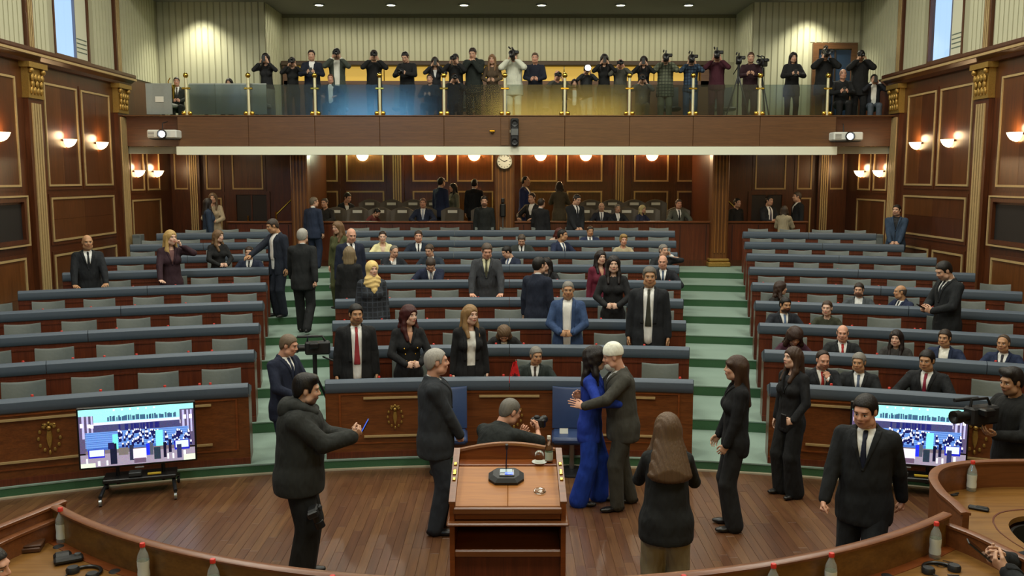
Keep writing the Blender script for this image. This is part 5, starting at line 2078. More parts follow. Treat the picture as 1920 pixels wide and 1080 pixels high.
# ------------------------------------------------------------------ skeleton
def rotz(a):
    c, s = math.cos(a), math.sin(a)
    return np.array([[c, -s, 0], [s, c, 0], [0, 0, 1]])


def rotx(a):
    c, s = math.cos(a), math.sin(a)
    return np.array([[1, 0, 0], [0, c, -s], [0, s, c]])


def roty(a):
    c, s = math.cos(a), math.sin(a)
    return np.array([[c, 0, s], [0, 1, 0], [-s, 0, c]])


def ik(a, t, l1, l2, pole):
    d = t - a
    L = np.linalg.norm(d)
    L = min(max(L, abs(l1 - l2) + 0.02), (l1 + l2) * 0.998)
    n = nrm(d)
    t = a + n * L
    c = (l1 * l1 + L * L - l2 * l2) / (2 * L)
    hh = math.sqrt(max(l1 * l1 - c * c, 0))
    p = np.array(pole, float)
    p = nrm(p - n * (p @ n))
    return a + n * c + p * hh, t


class Body:
    def __init__(s, sex='m', seat=False, lean=0.0, twist=0.0, side=0.0, head=(0, 0, 0), arms=None, feet=None, pelvis=None, bulk=1.0, hips=0.0):
        s.sex, s.seat, s.bulk = sex, seat, bulk
        f = sex == 'f'
        s.SW = 0.152 if f else 0.178
        pz = 0.52 if seat else 0.93
        s.pel = np.array(pelvis if pelvis is not None else (0, 0, pz), float)
        s.R = rotz(twist) @ rotx(-lean) @ roty(side)
        s.Rp = rotz(hips)
        B = lambda x, y, z: s.pel + s.R @ V3(x, y, z)
        s.B = B
        s.neck = B(0, -0.01, 0.575)
        s.sh = {1: B(s.SW, -0.015, 0.500), -1: B(-s.SW, -0.015, 0.500)}
        yaw, pit, rol = head
        s.HR = rotz(twist + yaw) @ rotx(-lean * 0.35 + pit) @ roty(rol)
        s.hc = s.neck + s.R @ V3(0, 0.012, 0.02) + s.HR @ V3(0, 0.03, 0.135)
        s.hips = {1: s.pel + s.Rp @ V3(0.092, 0, -0.01), -1: s.pel + s.Rp @ V3(-0.092, 0, -0.01)}
        # legs
        s.knee, s.ank, s.toe = {}, {}, {}
        for sd in (1, -1):
            if feet and sd in feet:
                a, td = np.array(feet[sd][:3], float), feet[sd][3] if len(feet[sd]) > 3 else 0.0
            elif seat:
                a, td = V3(sd * 0.11, 0.40, 0.08), 0.0
            else:
                a, td = V3(sd * 0.10, 0.0, 0.08), -sd * 0.18
            kp = (sd * 0.12, 1, 0.15) if not seat else (0, 0.25, 1)
            s.knee[sd], s.ank[sd] = ik(s.hips[sd], a, 0.43, 0.425, kp)
            s.toe[sd] = rotz(td) @ V3(0, 1, 0)
        # arms
        s.elb, s.wri, s.hdir, s.hn, s.hk = {}, {}, {}, {}, {}
        arms = arms or {}
        for sd in (1, -1):
            spec = arms.get(sd, ('down',))
            if isinstance(spec[0], str):
                spec = ARM[spec[0]](s, sd)
            w, pole, hd, hn, kind = spec
            s.elb[sd], s.wri[sd] = ik(s.sh[sd], np.array(w, float), 0.285, 0.255, pole)
            s.hdir[sd] = nrm(s.wri[sd] - s.elb[sd]) if hd is None else nrm(np.array(hd, float))
            s.hn[sd] = np.array(hn, float)
            s.hk[sd] = kind

    def hand_R(s, sd):
        y = s.hdir[sd]
        b = -s.hn[sd]
        b = nrm(b - y * (b @ y))
        return np.stack([np.cross(y, b), y, b], 1)


def _b(s, x, y, z):
    return s.B(x, y, z)


ARM = {
    'down': lambda s, sd: (s.pel + V3(sd * (s.SW + 0.075), 0.02, -0.075), (sd * 0.5, -1, 0), None, (-sd, 0.1, 0), 'relaxed'),
    'walk_f': lambda s, sd: (s.pel + V3(sd * (s.SW + 0.09), 0.20, -0.02), (sd * 0.5, -1, 0), None, (-sd, 0.1, 0), 'fist'),
    'walk_b': lambda s, sd: (s.pel + V3(sd * (s.SW + 0.08), -0.16, -0.03), (sd * 0.5, -1, 0), None, (-sd, 0.1, 0), 'fist'),
    'clasp': lambda s, sd: (s.pel + V3(sd * 0.085, 0.25, -0.01), (sd, -0.4, -0.1), (-sd * 0.75, 0.35, -0.45), (-sd * 0.3, -1, -0.2), 'grip'),
    'clasp_high': lambda s, sd: (s.pel + V3(sd * 0.085, 0.27, 0.14), (sd, -0.4, -0.3), (-sd * 0.8, 0.4, -0.05), (-sd * 0.2, -1, -0.2), 'grip'),
    'desk': lambda s, sd: (s.pel + V3(sd * 0.24, 0.30, 0.02), (sd, -0.5, 0.2), (-sd * 0.15, 1, -0.15), (0, 0, -1), 'flat'),
    'table': lambda s, sd: (s.pel + V3(sd * 0.20, 0.40, 0.24), (sd, -0.2, -0.6), (-sd * 0.55, 0.8, -0.05), (0, 0, -1), 'relaxed'),
    'table_clasp': lambda s, sd: (s.pel + V3(sd * 0.085, 0.36, 0.27), (sd, -0.2, -0.6), (-sd * 0.75, 0.5, 0.1), (-sd * 0.2, -1, 0.0), 'grip'),
    'praying': lambda s, sd: (s.pel + V3(sd * 0.06, 0.30, 0.33), (sd, -0.2, -0.7), (-sd * 0.35, 0.1, 0.9), (-sd, -0.2, 0), 'grip'),
    'chin': lambda s, sd: (s.pel + V3(sd * 0.05, 0.25, 0.50), (sd * 0.6, 0.2, -1), (-sd * 0.2, -0.35, 0.9), (-sd * 0.4, -1, 0), 'grip'),
    'ear': lambda s, sd: (s.pel + V3(sd * 0.14, 0.13, 0.62), (sd, 0.4, -0.8), (-sd * 0.25, -0.15, 1), (-sd, 0, 0), 'grip'),
    'face': lambda s, sd: (s.hc + V3(sd * 0.095, 0.20, -0.12), (sd, 0.1, -1), (-sd * 0.3, 0.15, 0.9), (-sd, -0.35, 0.1), 'grip'),
    'face_far': lambda s, sd: (s.hc + V3(sd * 0.075, 0.30, -0.13), (sd, 0.1, -1), (-sd * 0.2, 0.2, 0.95), (-sd, -0.3, 0.1), 'grip'),
    'chest': lambda s, sd: (s.B(sd * 0.085, 0.33, 0.30), (sd, -0.1, -1), (-sd * 0.35, 0.55, 0.6), (-sd, -0.2, 0.3), 'grip'),
    'belly': lambda s, sd: (s.B(sd * 0.085, 0.30, 0.18), (sd, -0.2, -1), (-sd * 0.35, 0.7, 0.3), (-sd, -0.1, 0.3), 'grip'),
    'behind': lambda s, sd: (s.pel + V3(sd * 0.07, -0.20, -0.03), (sd, -0.3, 0), (-sd * 0.8, -0.2, -0.4), (0, -1, 0), 'grip'),
}


# ------------------------------------------------------------------ garments
def torso_prims(b, g, hem=-0.12, k=0.035, jacket=True, taper=True):
    """g: thickness outside the skin; chest, waist and skirt of the garment"""
    f = b.sex == 'f'
    B, u, q = b.B, b.R[:, 0], b.bulk
    P = []
    if f:
        cw, cd, ww, wd, hw_, hd = 0.142, 0.105, 0.124, 0.096, 0.158, 0.106
    else:
        cw, cd, ww, wd, hw_, hd = 0.174, 0.126, 0.158, 0.124, 0.170, 0.126
    cd, wd, hd, ww, hw_, cw = cd * q, wd * q, hd * q, ww * (0.5 + 0.5 * q), hw_ * (0.55 + 0.45 * q), cw * (0.75 + 0.25 * q)
    P.append(Cone(B(0, 0.0, 0.43), B(0, 0.005, 0.19), cw + g, ww + g, u, cd + g, wd + g, k=k))
    for s_ in (-1, 1):
        P.append(Cone(B(0, -0.012, 0.515), B(s_ * b.SW * 0.9, -0.012, 0.492), 0.066 + g, 0.054 + g, k=k))
    P.append(Cone(B(0, -0.02, 0.60), B(0, -0.012, 0.50), 0.055 + g, 0.095 + g, u, 0.055 + g, 0.075 + g, k=k))
    if f:
        for s in (-1, 1):
            P.append(Ell(B(s * 0.07, 0.075, 0.355), (0.068 + g, 0.062 + g, 0.066 + g), b.R, k=0.03))
    hz = hem
    if b.seat:
        P.append(Cone(B(0, 0.005, 0.19), b.pel + V3(0, 0.0, 0.0), ww + g, hw_ + g, u, wd + g, hd + g, k=k))
    else:
        e = (0.006 if f else 0.012) if jacket else 0
        P.append(Cone(B(0, 0.005, 0.19), b.pel + b.Rp @ V3(0, 0.0, -0.02), ww + g, hw_ + g + e, b.Rp[:, 0], wd + g, hd + g + e, k=k))
        if hz < -0.05:
            P.append(Cone(b.pel + b.Rp @ V3(0, 0.0, -0.02), b.pel + b.Rp @ V3(0, 0.0, hz), hw_ + g + e, hw_ + g + e + 0.12 * max(0, -hz - 0.05), b.Rp[:, 0], hd + g + e, hd + g + e + 0.10 * max(0, -hz - 0.05), k=k))
    return P


def sleeve_prims(b, g, upto=0.95, k=0.018, loose=1.0):
    f = b.sex == 'f'
    r0, r1, r2 = (0.048, 0.039, 0.030) if f else (0.058, 0.047, 0.034)
    P = []
    for s in (1, -1):
        sh, el, wr = b.sh[s], b.elb[s], b.wri[s]
        P.append(Cone(sh, el, r0 + g * loose, r1 + g * loose, k=k))
        P.append(Cone(el, el + (wr - el) * upto, r1 + g * loose, r2 + g * loose, k=0.012))
    return P


def leg_prims(b, g, flare=0.0, top=True, k=0.025):
    f = b.sex == 'f'
    q = 0.55 + 0.45 * b.bulk
    r0, r1, r2 = [v * q for v in ((0.088, 0.060, 0.044) if f else (0.092, 0.067, 0.050))]
    P = []
    if top:
        hw_ = 0.155 if f else 0.150
        P.append(Cone(b.pel + V3(0, 0, 0.10), b.pel + V3(0, 0, -0.04), 0.135 + g, hw_ + g, b.Rp[:, 0], 0.098 + g, 0.112 + g, k=0.03))
    for s in (1, -1):
        P.append(Cone(b.hips[s], b.knee[s], r0 + g, r1 + g + flare * 0.5, k=k))
        P.append(Cone(b.knee[s], b.ank[s] + V3(0, 0, -0.012), r1 + g + flare * 0.5, r2 + g + 0.008 + flare, k=0.02))
    return P


def shoe_prims(b, heel=0.0):
    P = []
    for s in (1, -1):
        a, t = b.ank[s], b.toe[s]
        sd = np.cross(t, V3(0, 0, 1))
        z = a[2] - 0.08
        h0 = V3(a[0], a[1], z + 0.035) - t * 0.055
        h1 = V3(a[0], a[1], z + 0.028) + t * 0.13
        P.append(Cone(h0, h1, 0.036, 0.040, sd, 0.034, 0.026, k=0.0))
        P.append(Cone(h1 - t * 0.03, h1 + t * 0.05, 0.040, 0.030, sd, 0.026, 0.02, k=0.02))
        P.append(Cone(a + V3(0, 0, 0.02), V3(a[0], a[1], z + 0.04), 0.036, 0.036, k=0.02))
    return P


def chest_local(b, x, y, z):
    px, py, pz = x - b.neck[0], y - b.neck[1], z - b.neck[2]
    R = b.R
    return [px * R[0, i] + py * R[1, i] + pz * R[2, i] for i in range(3)]


def vneck(b, depth, w0, wb, front_gap=0.0):
    """half-width of the opening at height lz (0 at the neck base, negative down)"""
    def f(lz):
        t = np.clip(-lz / depth, 0, 1)
        w = w0 + (wb - w0) * t
        return np.where(lz < -depth, front_gap, w)
    return f


def floor_cut(zc):
    return lambda F, x, y, z: np.maximum(F, zc - z)


SKT = {'light': 'c49a80', 'fair': 'd2ab94', 'tan': 'b08562', 'pink': 'c9977e', 'olive': 'a67e60'}
STAT = {'n': 0}


def person(label, loc, rz, b, scale=1.0, res=0.018, skin='light', hair=('short', '2a1d14'), top='suit', topc='14161c', shirtc='d8d8d4', tie=None, bottom='trousers', botc=None, shoec='100e0d',
           beard=0.0, beardc=None, vdepth=0.30, vopen=False, flare=0.0, check=None, brow=None, lips=None, hem=None, extra=None, group=None, low=False, coat_len=None):
    """one person: body (head, hands, limbs in one mesh) with hair and clothes as children"""
    STAT['n'] += 1
    t = thing('person', label, 'person', loc, rz, group, scale)
    f = b.sex == 'f'
    fine = res <= 0.016
    hh = 0.0075 if fine else (0.010 if res <= 0.02 else 0.014)
    hd = 0.0046 if fine else (0.0065 if res <= 0.02 else 0.009)
    # ---- body mesh
    Vs, Qs, hp = [], [], []
    n = 0

    def put(V, Q, at):
        nonlocal n
        Vs.append(V)
        Qs.append(Q + n)
        hp.append(at)
        n += len(V)
    V, Q = tpl('head', b.sex, hh)
    put(V @ b.HR.T + b.hc, Q, V)
    for s in (1, -1):
        V, Q = tpl('hand', b.hk[s], hd)
        if s < 0:
            V = V * V3(-1, 1, 1)
            Q = Q[:, ::-1]
        sc = 0.9 if f else 1.0
        Vw = (V * sc) @ b.hand_R(s).T + b.wri[s]
        put(Vw, Q, np.full_like(V, 9.0))
    core = torso_prims(b, -0.022, -0.06, jacket=False) + sleeve_prims(b, -0.010, 1.0) + leg_prims(b, -0.014)
    core.append(Cone(b.neck + b.R @ V3(0, 0, -0.06), b.hc + b.HR @ V3(0, -0.04, -0.12), 0.055, 0.046 if f else 0.054, k=0.02))
    V, Q = net(core, 0.028 if res < 0.02 else 0.036)
    put(V, Q, np.full_like(V, 9.0))
    sm = skinmat(SKT.get(skin, skin), brow or ('6b675f' if hair and hair[1] in GREYS else '2a1d14'), beard, beardc or '2a2018', lips or ('a8433e' if f else '96584a'))
    body = inst('body', np_mesh('body', np.concatenate(Vs), np.concatenate(Qs), sm, np.concatenate(hp)), t)
    # ---- hair
    M4 = Matrix(np.vstack([np.hstack([b.HR, b.hc[:, None]]), [0, 0, 0, 1]]).tolist())
    hs = [hair] if hair and isinstance(hair[0], str) else (hair or [])
    for (kind, hc) in hs:
        key = ('hairmesh', kind, hh, hc)
        if key not in _TPL:
            V, Q = tpl('hair', kind, max(hh, 0.009) if kind not in ('beard',) else hh)
            mt = cloth(hc) if kind in ('plis', 'beanie', 'scarf', 'hood') else hairmat(hc)
            _TPL[key] = np_mesh('hair', V, Q, mt)
        nm = {'plis': 'felt_cap', 'beanie': 'knit_cap', 'scarf': 'head_scarf', 'beard': 'beard', 'hood': 'hood'}.get(kind, 'hair')
        o = inst(nm, _TPL[key], t)
        o.matrix_local = M4
    # ---- clothes
    tc = cloth(topc, check=check)
    botc = botc or topc
    if top in ('suit', 'blazer', 'open'):
        hem_ = hem if hem is not None else (-0.12 if not f else -0.09)
        shp = torso_prims(b, 0.004, -0.02, jacket=False)
        wr = []
        for s in (1, -1):
            e = nrm(b.wri[s] - b.elb[s])
            wr.append(Cone(b.wri[s] - e * 0.05, b.wri[s] - e * 0.012, 0.031 if f else 0.036, 0.031 if f else 0.036, k=0.0))
        col = [Cone(b.neck + b.R @ V3(0, -0.004, 0.0), b.neck + b.R @ V3(0, 0.0, 0.035), 0.064 if not f else 0.05, 0.058 if not f else 0.046, k=0.015)]
        lowz = b.pel[2] + 0.02

        def spost(F, x, y, z):
            lx, ly, lz = chest_local(b, x, y, z)
            front = np.maximum(F, 0.012 - ly)          # only the front and the collar show
            front = np.maximum(front, lz + (0.0 if not f else 0.05))
            F2 = pts_sdf(col + wr, x, y, z)
            if f:
                F2 = pts_sdf(wr, x, y, z) if False else np.full_like(F, 1.0)
            return np.maximum(np.minimum(front, F2), lowz - z - 0.5)
        V, Q = net(shp + wr, min(res, 0.014), spost)
        inst('shirt' if not f else 'blouse', np_mesh('shirt', V, Q, cloth(shirtc, 0.7)), t)
        jp = torso_prims(b, 0.020, hem_) + sleeve_prims(b, 0.014, 0.94)
        if b.seat:
            for s in (1, -1):
                jp.append(Cone(b.hips[s], b.hips[s] + (b.knee[s] - b.hips[s]) * 0.35, 0.105, 0.095, k=0.03))
        vd = 0.62 if (vopen or top == 'open') else vdepth
        vf = vneck(b, vd, 0.068 if not f else 0.06, 0.05 if (vopen or top == 'open') else 0.0, 0.05 if (vopen or top == 'open') else 0.0)

        def jpost(F, x, y, z):
            lx, ly, lz = chest_local(b, x, y, z)
            w = vf(lz)
            cut = np.where((ly > 0.0), np.abs(lx) - w, 1.0)
            cut = np.maximum(cut, -ly)
            F = np.maximum(F, -np.maximum(np.abs(lx) - w, -(ly - 0.01)))
            F = np.maximum(F, lz - 0.035)
            # collar gap round the neck
            nk = Cone(b.neck + b.R @ V3(0, 0.01, -0.02), b.neck + b.R @ V3(0, 0.02, 0.12), 0.058 if not f else 0.05, 0.075).d(x, y, z)
            F = np.maximum(F, -nk)
            if not b.seat and hem_ < -0.05:
                F = np.maximum(F, (b.pel[2] + hem_ - 0.055) - z)
            return F
        V, Q = net(jp, res, jpost)
        jk = inst('jacket', np_mesh('jacket', V, Q, tc), t)
        # lapels: a thin raised band along the opening
        if res <= 0.02:
            def lpost(F, x, y, z):
                lx, ly, lz = chest_local(b, x, y, z)
                w = vf(lz)
                lw = 0.050 * np.clip(1.12 + lz / max(vd, 0.01) * (0.9 if vd < 0.5 else 0.25), 0.0, 1)
                F = F - 0.009
                F = np.maximum(F, np.abs(np.abs(lx) - w - lw / 2) - lw / 2)
                F = np.maximum(F, 0.01 - ly)
                F = np.maximum(F, np.maximum(lz + 0.0, -lz - min(vd, 0.42)))
                return F
            c = b.B(0, 0.1, 0.38)
            V, Q = net(jp, 0.0095 if fine else 0.012, lpost, c - 0.27, c + 0.27)
            if len(Q):
                inst('lapels', np_mesh('lapels', V, Q, tc), jk)
        if tie:
            def tpost(F, x, y, z):
                lx, ly, lz = chest_local(b, x, y, z)
                tw = np.where(lz > -0.055, 0.019, 0.014 + 0.065 * np.clip((-lz - 0.05), 0, 0.42))
                F = F - 0.010
                F = np.maximum(F, np.abs(lx) - tw)
                F = np.maximum(F, 0.01 - ly)
                return np.maximum(F, np.maximum(lz - 0.0, -lz - (0.46 if not b.seat else 0.36)))
            c = b.B(0, 0.12, 0.36)
            V, Q = net(shp, 0.009 if fine else 0.012, tpost, c - V3(0.07, 0.2, 0.32), c + V3(0.07, 0.2, 0.32))
            if len(Q):
                inst('tie', np_mesh('tie', V, Q, cloth(tie, 0.6)), t)
    elif top in ('sweater', 'shirt', 'hoodie', 'dress', 'coat', 'blouse'):
        g = {'hoodie': 0.034, 'coat': 0.03}.get(top, 0.014)
        hem_ = hem if hem is not None else {'hoodie': -0.14, 'coat': -0.18, 'dress': -0.1}.get(top, -0.06)
        jp = torso_prims(b, g, hem_) + sleeve_prims(b, g * 0.8 + 0.003, 0.95 if top != 'shirt_short' else 0.1)

        def jpost(F, x, y, z):
            lx, ly, lz = chest_local(b, x, y, z)
            nk = Cone(b.neck + b.R @ V3(0, 0.02, -0.01), b.neck + b.R @ V3(0, 0.03, 0.12), 0.056 if not f else 0.06, 0.085).d(x, y, z)
            F = np.maximum(F, -nk)
            F = np.maximum(F, lz - (0.05 if top in ('hoodie', 'coat') else 0.03))
            if not b.seat:
                F = np.maximum(F, (b.pel[2] + hem_ - 0.05) - z)
            return F
        V, Q = net(jp, res, jpost)
        nm = {'hoodie': 'hooded_jacket', 'shirt': 'shirt', 'dress': 'dress', 'coat': 'coat', 'blouse': 'blouse'}.get(top, 'sweater')
        inst(nm, np_mesh(nm, V, Q, tc), t)
    if bottom == 'trousers':
        V, Q = net(leg_prims(b, 0.014 if not f else 0.010, flare), res)
        inst('trousers', np_mesh('trousers', V, Q, cloth(botc)), t)
    elif bottom == 'skirt':
        P = [Cone(b.pel + V3(0, 0, 0.1), b.pel + V3(0, 0, -0.08), 0.13, 0.185, (1, 0, 0), 0.1, 0.14, k=0.03), Cone(b.pel + V3(0, 0, -0.08), V3(b.pel[0], b.pel[1] + 0.02, 0.2), 0.185, 0.20, (1, 0, 0), 0.14, 0.17, k=0.03)]
        V, Q = net(P, res)
        inst('skirt', np_mesh('skirt', V, Q, cloth(botc)), t)
    if not low:
        sp = shoe_prims(b)
        for i in (0, 3):
            V, Q = net(sp[i:i + 3], min(res, 0.02))
            inst('shoe', np_mesh('shoe', V, Q, plain('shoe_' + shoec, shoec, 0.4)), t)
    return t


GREYS = ('8d8a84', 'a09c94', '77736c', 'b5b2aa', '6b675f')


def world_of(loc, rz, scale, p):
    q = rotz(rz) @ (np.array(p) * scale)
    return Vector((loc[0] + q[0], loc[1] + q[1], loc[2] + q[2]))

# ================================================================== props people hold
def camera_kit():
    Mx = Matrix.Rotation(-PI / 2, 3, 'X')      # lens along +y
    body = MB().bevbox((0, 0, 0), (0.14, 0.065, 0.095), 0.015).bevbox((0, -0.005, 0.058), (0.06, 0.05, 0.035), 0.012).mesh('camera_body', BLACKS)
    lens = MB().lathe([(0.036, 0.03), (0.036, 0.10), (0.042, 0.105), (0.042, 0.16), (0.036, 0.162), (0.03, 0.12), (0.001, 0.11)], n=14, M=Mx).mesh('camera_lens', BLACK, True)
    grip = MB().bevbox((0.075, 0.01, -0.005), (0.03, 0.06, 0.09), 0.012).mesh('camera_grip', BLACK)
    return [('camera_body', body), ('lens', lens), ('grip', grip)]


def video_kit():
    Mx = Matrix.Rotation(-PI / 2, 3, 'X')
    body = MB().bevbox((0, -0.04, 0), (0.13, 0.32, 0.17), 0.02).mesh('video_body', BLACKS)
    lens = MB().lathe([(0.045, 0.11), (0.045, 0.2), (0.06, 0.21), (0.06, 0.28), (0.05, 0.28), (0.001, 0.24)], n=14, M=Mx).mesh('video_lens', BLACK, True)
    hdl = MB().tube([(0, 0.09, 0.08), (0, 0.08, 0.15), (0, -0.1, 0.15), (0, -0.14, 0.08)], 0.014, 7).mesh('video_handle', BLACK, True)
    vf = MB().bevbox((-0.1, 0.0, 0.05), (0.1, 0.12, 0.07), 0.012).mesh('video_finder', BLACK)
    mic = MB().tube([(0.06, -0.05, 0.14), (0.06, 0.22, 0.14)], 0.018, 8).mesh('video_mic', BLACKS, True)
    return [('video_body', body), ('lens', lens), ('top_handle', hdl), ('viewfinder', vf), ('shotgun_microphone', mic)]


KIT_C, KIT_V = camera_kit(), video_kit()
PHONE = [('phone_body', MB().bevbox((0, 0, 0), (0.076, 0.009, 0.155), 0.004).mesh('phone_body', BLACK)),
         ('phone_screen', MB().box((0, -0.0052, 0), (0.070, 0.001, 0.146)).mesh('phone_screen', plain('phone_screen', '0c1a40', 0.2, emit='3a6cff', estr=0.8)))]


PHONE_D = [PHONE[0], ('phone_screen', MB().box((0, -0.0052, 0), (0.070, 0.001, 0.146)).mesh('phone_screen_dark', plain('phone_glass', '08090c', 0.12)))]


def prop(name, kit, label, cat, loc, R, group=None):
    t = thing(name, label, cat, (0, 0, 0), 0, group)
    M = Matrix(np.asarray(R).tolist()).to_4x4()
    M.translation = Vector(loc)
    t.matrix_world = M
    for nm, me in kit:
        inst(nm, me, t)
    return t


def hold(kind, who, loc, rz, sc, b, off=None, label=None, pitch=0.0, land=False, lit=False):
    """put a camera or phone where person b's hands are"""
    if off is None:
        p = (b.wri[1] + b.wri[-1]) / 2 + (b.hdir[1] + b.hdir[-1]) / 2 * 0.07
        off = p
    w = world_of(loc, rz, sc, off)
    R = rotz(rz) @ rotx(pitch)
    if land:
        R = R @ roty(PI / 2)
    nm, kit, cat = {'camera': ('photo_camera', KIT_C, 'camera'), 'video': ('video_camera', KIT_V, 'video camera'), 'phone': ('phone', PHONE if lit else PHONE_D, 'phone')}[kind]
    return prop(nm, kit, label, cat, w, R, {'camera': 'cameras held up in the hall', 'video': 'video cameras in the hall', 'phone': 'phones held in the hall'}[kind])


def body_top(b):
    return float((b.hc + b.HR @ V3(0, -0.01, 0.124))[2])


def fit_scale(b, px, ytop, loc, lo=0.84, hi=1.12):
    zt = at_y(px, ytop, loc[1])[2]
    return max(lo, min(hi, (zt - loc[2]) / body_top(b)))


def A2(a, b=None):
    b = b or a
    return {1: (a,) if isinstance(a, str) else a, -1: (b,) if isinstance(b, str) else b}


def put(label, px, ytop, loc, face, body, held=None, hold_label=None, hold_kw=None, dy=0, res=0.02, **kw):
    b = Body(**body)
    sc = fit_scale(b, px, ytop, loc)
    rz = PI + math.radians(face)
    person(label, loc, rz, b, sc, res, **kw)
    if held:
        hold(held, None, loc, rz, sc, b, label=hold_label, **(hold_kw or {}))
    return b, sc, rz


def R(k, px, ytop, how, face, sex, label, arms=None, head=(0, 0, 0), lean=None, **kw):
    """someone behind desk row k"""
    sit = how == 'sit'
    dr = 0.76 if sit else (0.63 if k < 9 else 0.86)
    z = frow(k)
    t = row_angle(k, px, dr, z + (1.1 if sit else 1.5))
    bl = block_of(t)
    SITTERS.setdefault((k, bl), []).append((t, how))
    body = dict(sex=sex, seat=sit, head=head, lean=(0.12 if sit else 0.02) if lean is None else lean, arms=arms or (A2('table') if sit else A2('down')))
    for q in ('twist', 'bulk', 'side'):
        if q in kw:
            body[q] = kw.pop(q)
    res = 0.014 if k == 1 else (0.016 if k <= 3 else (0.02 if k <= 5 else 0.024))
    return put(label, px, ytop, polar(rrow(k) + dr, t, z), face - math.degrees(t), body, res=kw.pop('res', res), low=kw.pop('low', sit or k > 5), **kw)


BLK_, NAVY, CHAR, GREY = '15171a', '171e30', '24272c', '35373a'

# ================================================================== on the floor of the hall
# man with the phone
L = at_z(566, 1085, 0.0)
w = lambda s: (None)
b, sc, rz = put('bearded young man in a black hooded jacket holding up a phone, standing at left', 566, 705, L, 97,
                dict(sex='m', lean=0.06, head=(0.05, -0.12, 0), bulk=1.3, arms={1: ((0.10, 0.46, 1.27), (0.6, -0.2, -1), (-0.15, 0.8, 0.5), (-0.8, -0.2, 0.5), 'grip'), -1: ((-0.07, 0.44, 1.22), (-0.6, -0.2, -1), (0.2, 0.8, 0.5), (0.6, 0, 0.8), 'grip')}),
                res=0.013, top='hoodie', topc='232523', hair=[('full', '16110d'), ('hood', '252725')], beard=0.75, botc='0f1010', hem=-0.09, skin='light', flare=0.035)
hold('phone', None, L, rz, sc, b, off=(b.wri[1] + b.wri[-1]) / 2 + V3(0.0, 0.11, 0.08), label='blue-lit phone held up by the man in the hooded jacket', pitch=-0.5, lit=True)
prop('photo_camera', KIT_C, 'black camera hanging at the hip of the man in the hooded jacket', 'camera', world_of(L, rz, sc, (0.26, 0.14, 0.70)), rotz(rz) @ rotx(-1.2), 'cameras held up in the hall')
# man in navy behind him
put('grey-blond man in a navy suit standing in the left aisle behind the man with phone', 538, 628, at_z(538, 897, 0.0), 62,
    dict(sex='m', lean=0.03, head=(0.3, -0.25, 0), arms=A2('clasp_high')), res=0.015, topc='141b2e', tie='1a2238', hair=('short', '6a5a48'), skin='pink', vdepth=0.28)
# white-haired man
put('white-haired man in a charcoal suit standing by the lectern, hands clasped', 815, 655, at_z(818, 995, 0.0), 100,
    dict(sex='m', lean=-0.01, head=(0.0, 0.02, 0), bulk=1.12, arms=A2('clasp'), feet={1: (0.11, -0.02, 0.08, -0.15), -1: (-0.11, 0.05, 0.08, 0.1)}), res=0.013, topc='272b30', tie='1d2433', hair=('short', 'a09c94'), skin='pink')
# kneeling photographer behind the lectern
Lk = Vector(((918 - CX0) / F_PX * 9.0, 8.75, 0))
b, sc, rz = put('crouching photographer with cropped hair behind the lectern, seen from behind', 936, 761, Lk, 148,
                dict(sex='m', pelvis=(0, -0.08, 0.46), lean=0.55, head=(-0.5, -0.2, 0), bulk=1.25, feet={1: (0.16, -0.24, 0.10, 0.0), -1: (-0.18, 0.14, 0.08, 0.0)},
                     arms={1: ((0.16, 0.62, 0.84), (1, 0, -0.5), (-0.4, 0.5, 0.7), (-0.8, -0.3, 0.2), 'grip'), -1: ((0.0, 0.60, 0.76), (-1, 0, -0.6), (0.2, 0.6, 0.7), (0.4, 0, 0.8), 'grip')}), res=0.014, top='sweater', topc='1b1f1e', hair=('buzz', '6b675f'), skin='pink', botc='121416')
hold('camera', None, Lk, rz, sc, b, off=(b.wri[1] + b.wri[-1]) / 2 + V3(0.02, 0.10, 0.09), label='black camera in the hands of the crouching photographer')
# woman in blue and man in the white cap embracing
put('dark-haired woman in a bright blue trouser suit embracing the man in white cap', 1107, 653, at_z(1104, 943, 0.0), 78,
    dict(sex='f', lean=0.05, head=(0.1, 0.02, 0), arms={1: ((0.22, 0.36, 1.22), (1, -0.3, -0.6), (-0.4, 0.9, 0), (-1, 0, 0.2), 'relaxed'), -1: ((-0.14, 0.36, 1.28), (-1, -0.3, -0.6), (0.4, 0.9, 0), (1, 0, 0.2), 'relaxed')}, feet={1: (0.11, -0.10, 0.08, 0.0), -1: (-0.12, 0.10, 0.08, 0.0)}), res=0.013,
    topc='14308a', shirtc='b8c0d8', hair=('curly', '191211'), botc='12348f', flare=0.05, hem=-0.15, skin='fair', vdepth=0.3)
put('white-bearded man in a white felt cap and grey suit hugging the woman in blue', 1168, 648, at_z(1166, 950, 0.0), -84,
    dict(sex='m', lean=0.10, head=(-0.12, -0.18, 0), bulk=1.1, arms={-1: ((-0.15, 0.46, 1.16), (-1, -0.2, -0.5), (0.3, 0.9, 0.25), (0.6, 0.3, -0.2), 'flat'), 1: ((0.18, 0.42, 1.20), (1, -0.2, -0.6), (-0.3, 0.9, 0.1), (-1, 0, 0), 'relaxed')},
         feet={1: (0.1, -0.12, 0.08, 0.0), -1: (-0.12, 0.08, 0.08, 0.2)}), res=0.013, topc='3a3933', botc='36352f', hair=[('plis', 'e6e4cc'), ('beard', 'c4c2ba')], skin='pink', brow='8d8a84', vdepth=0.22)
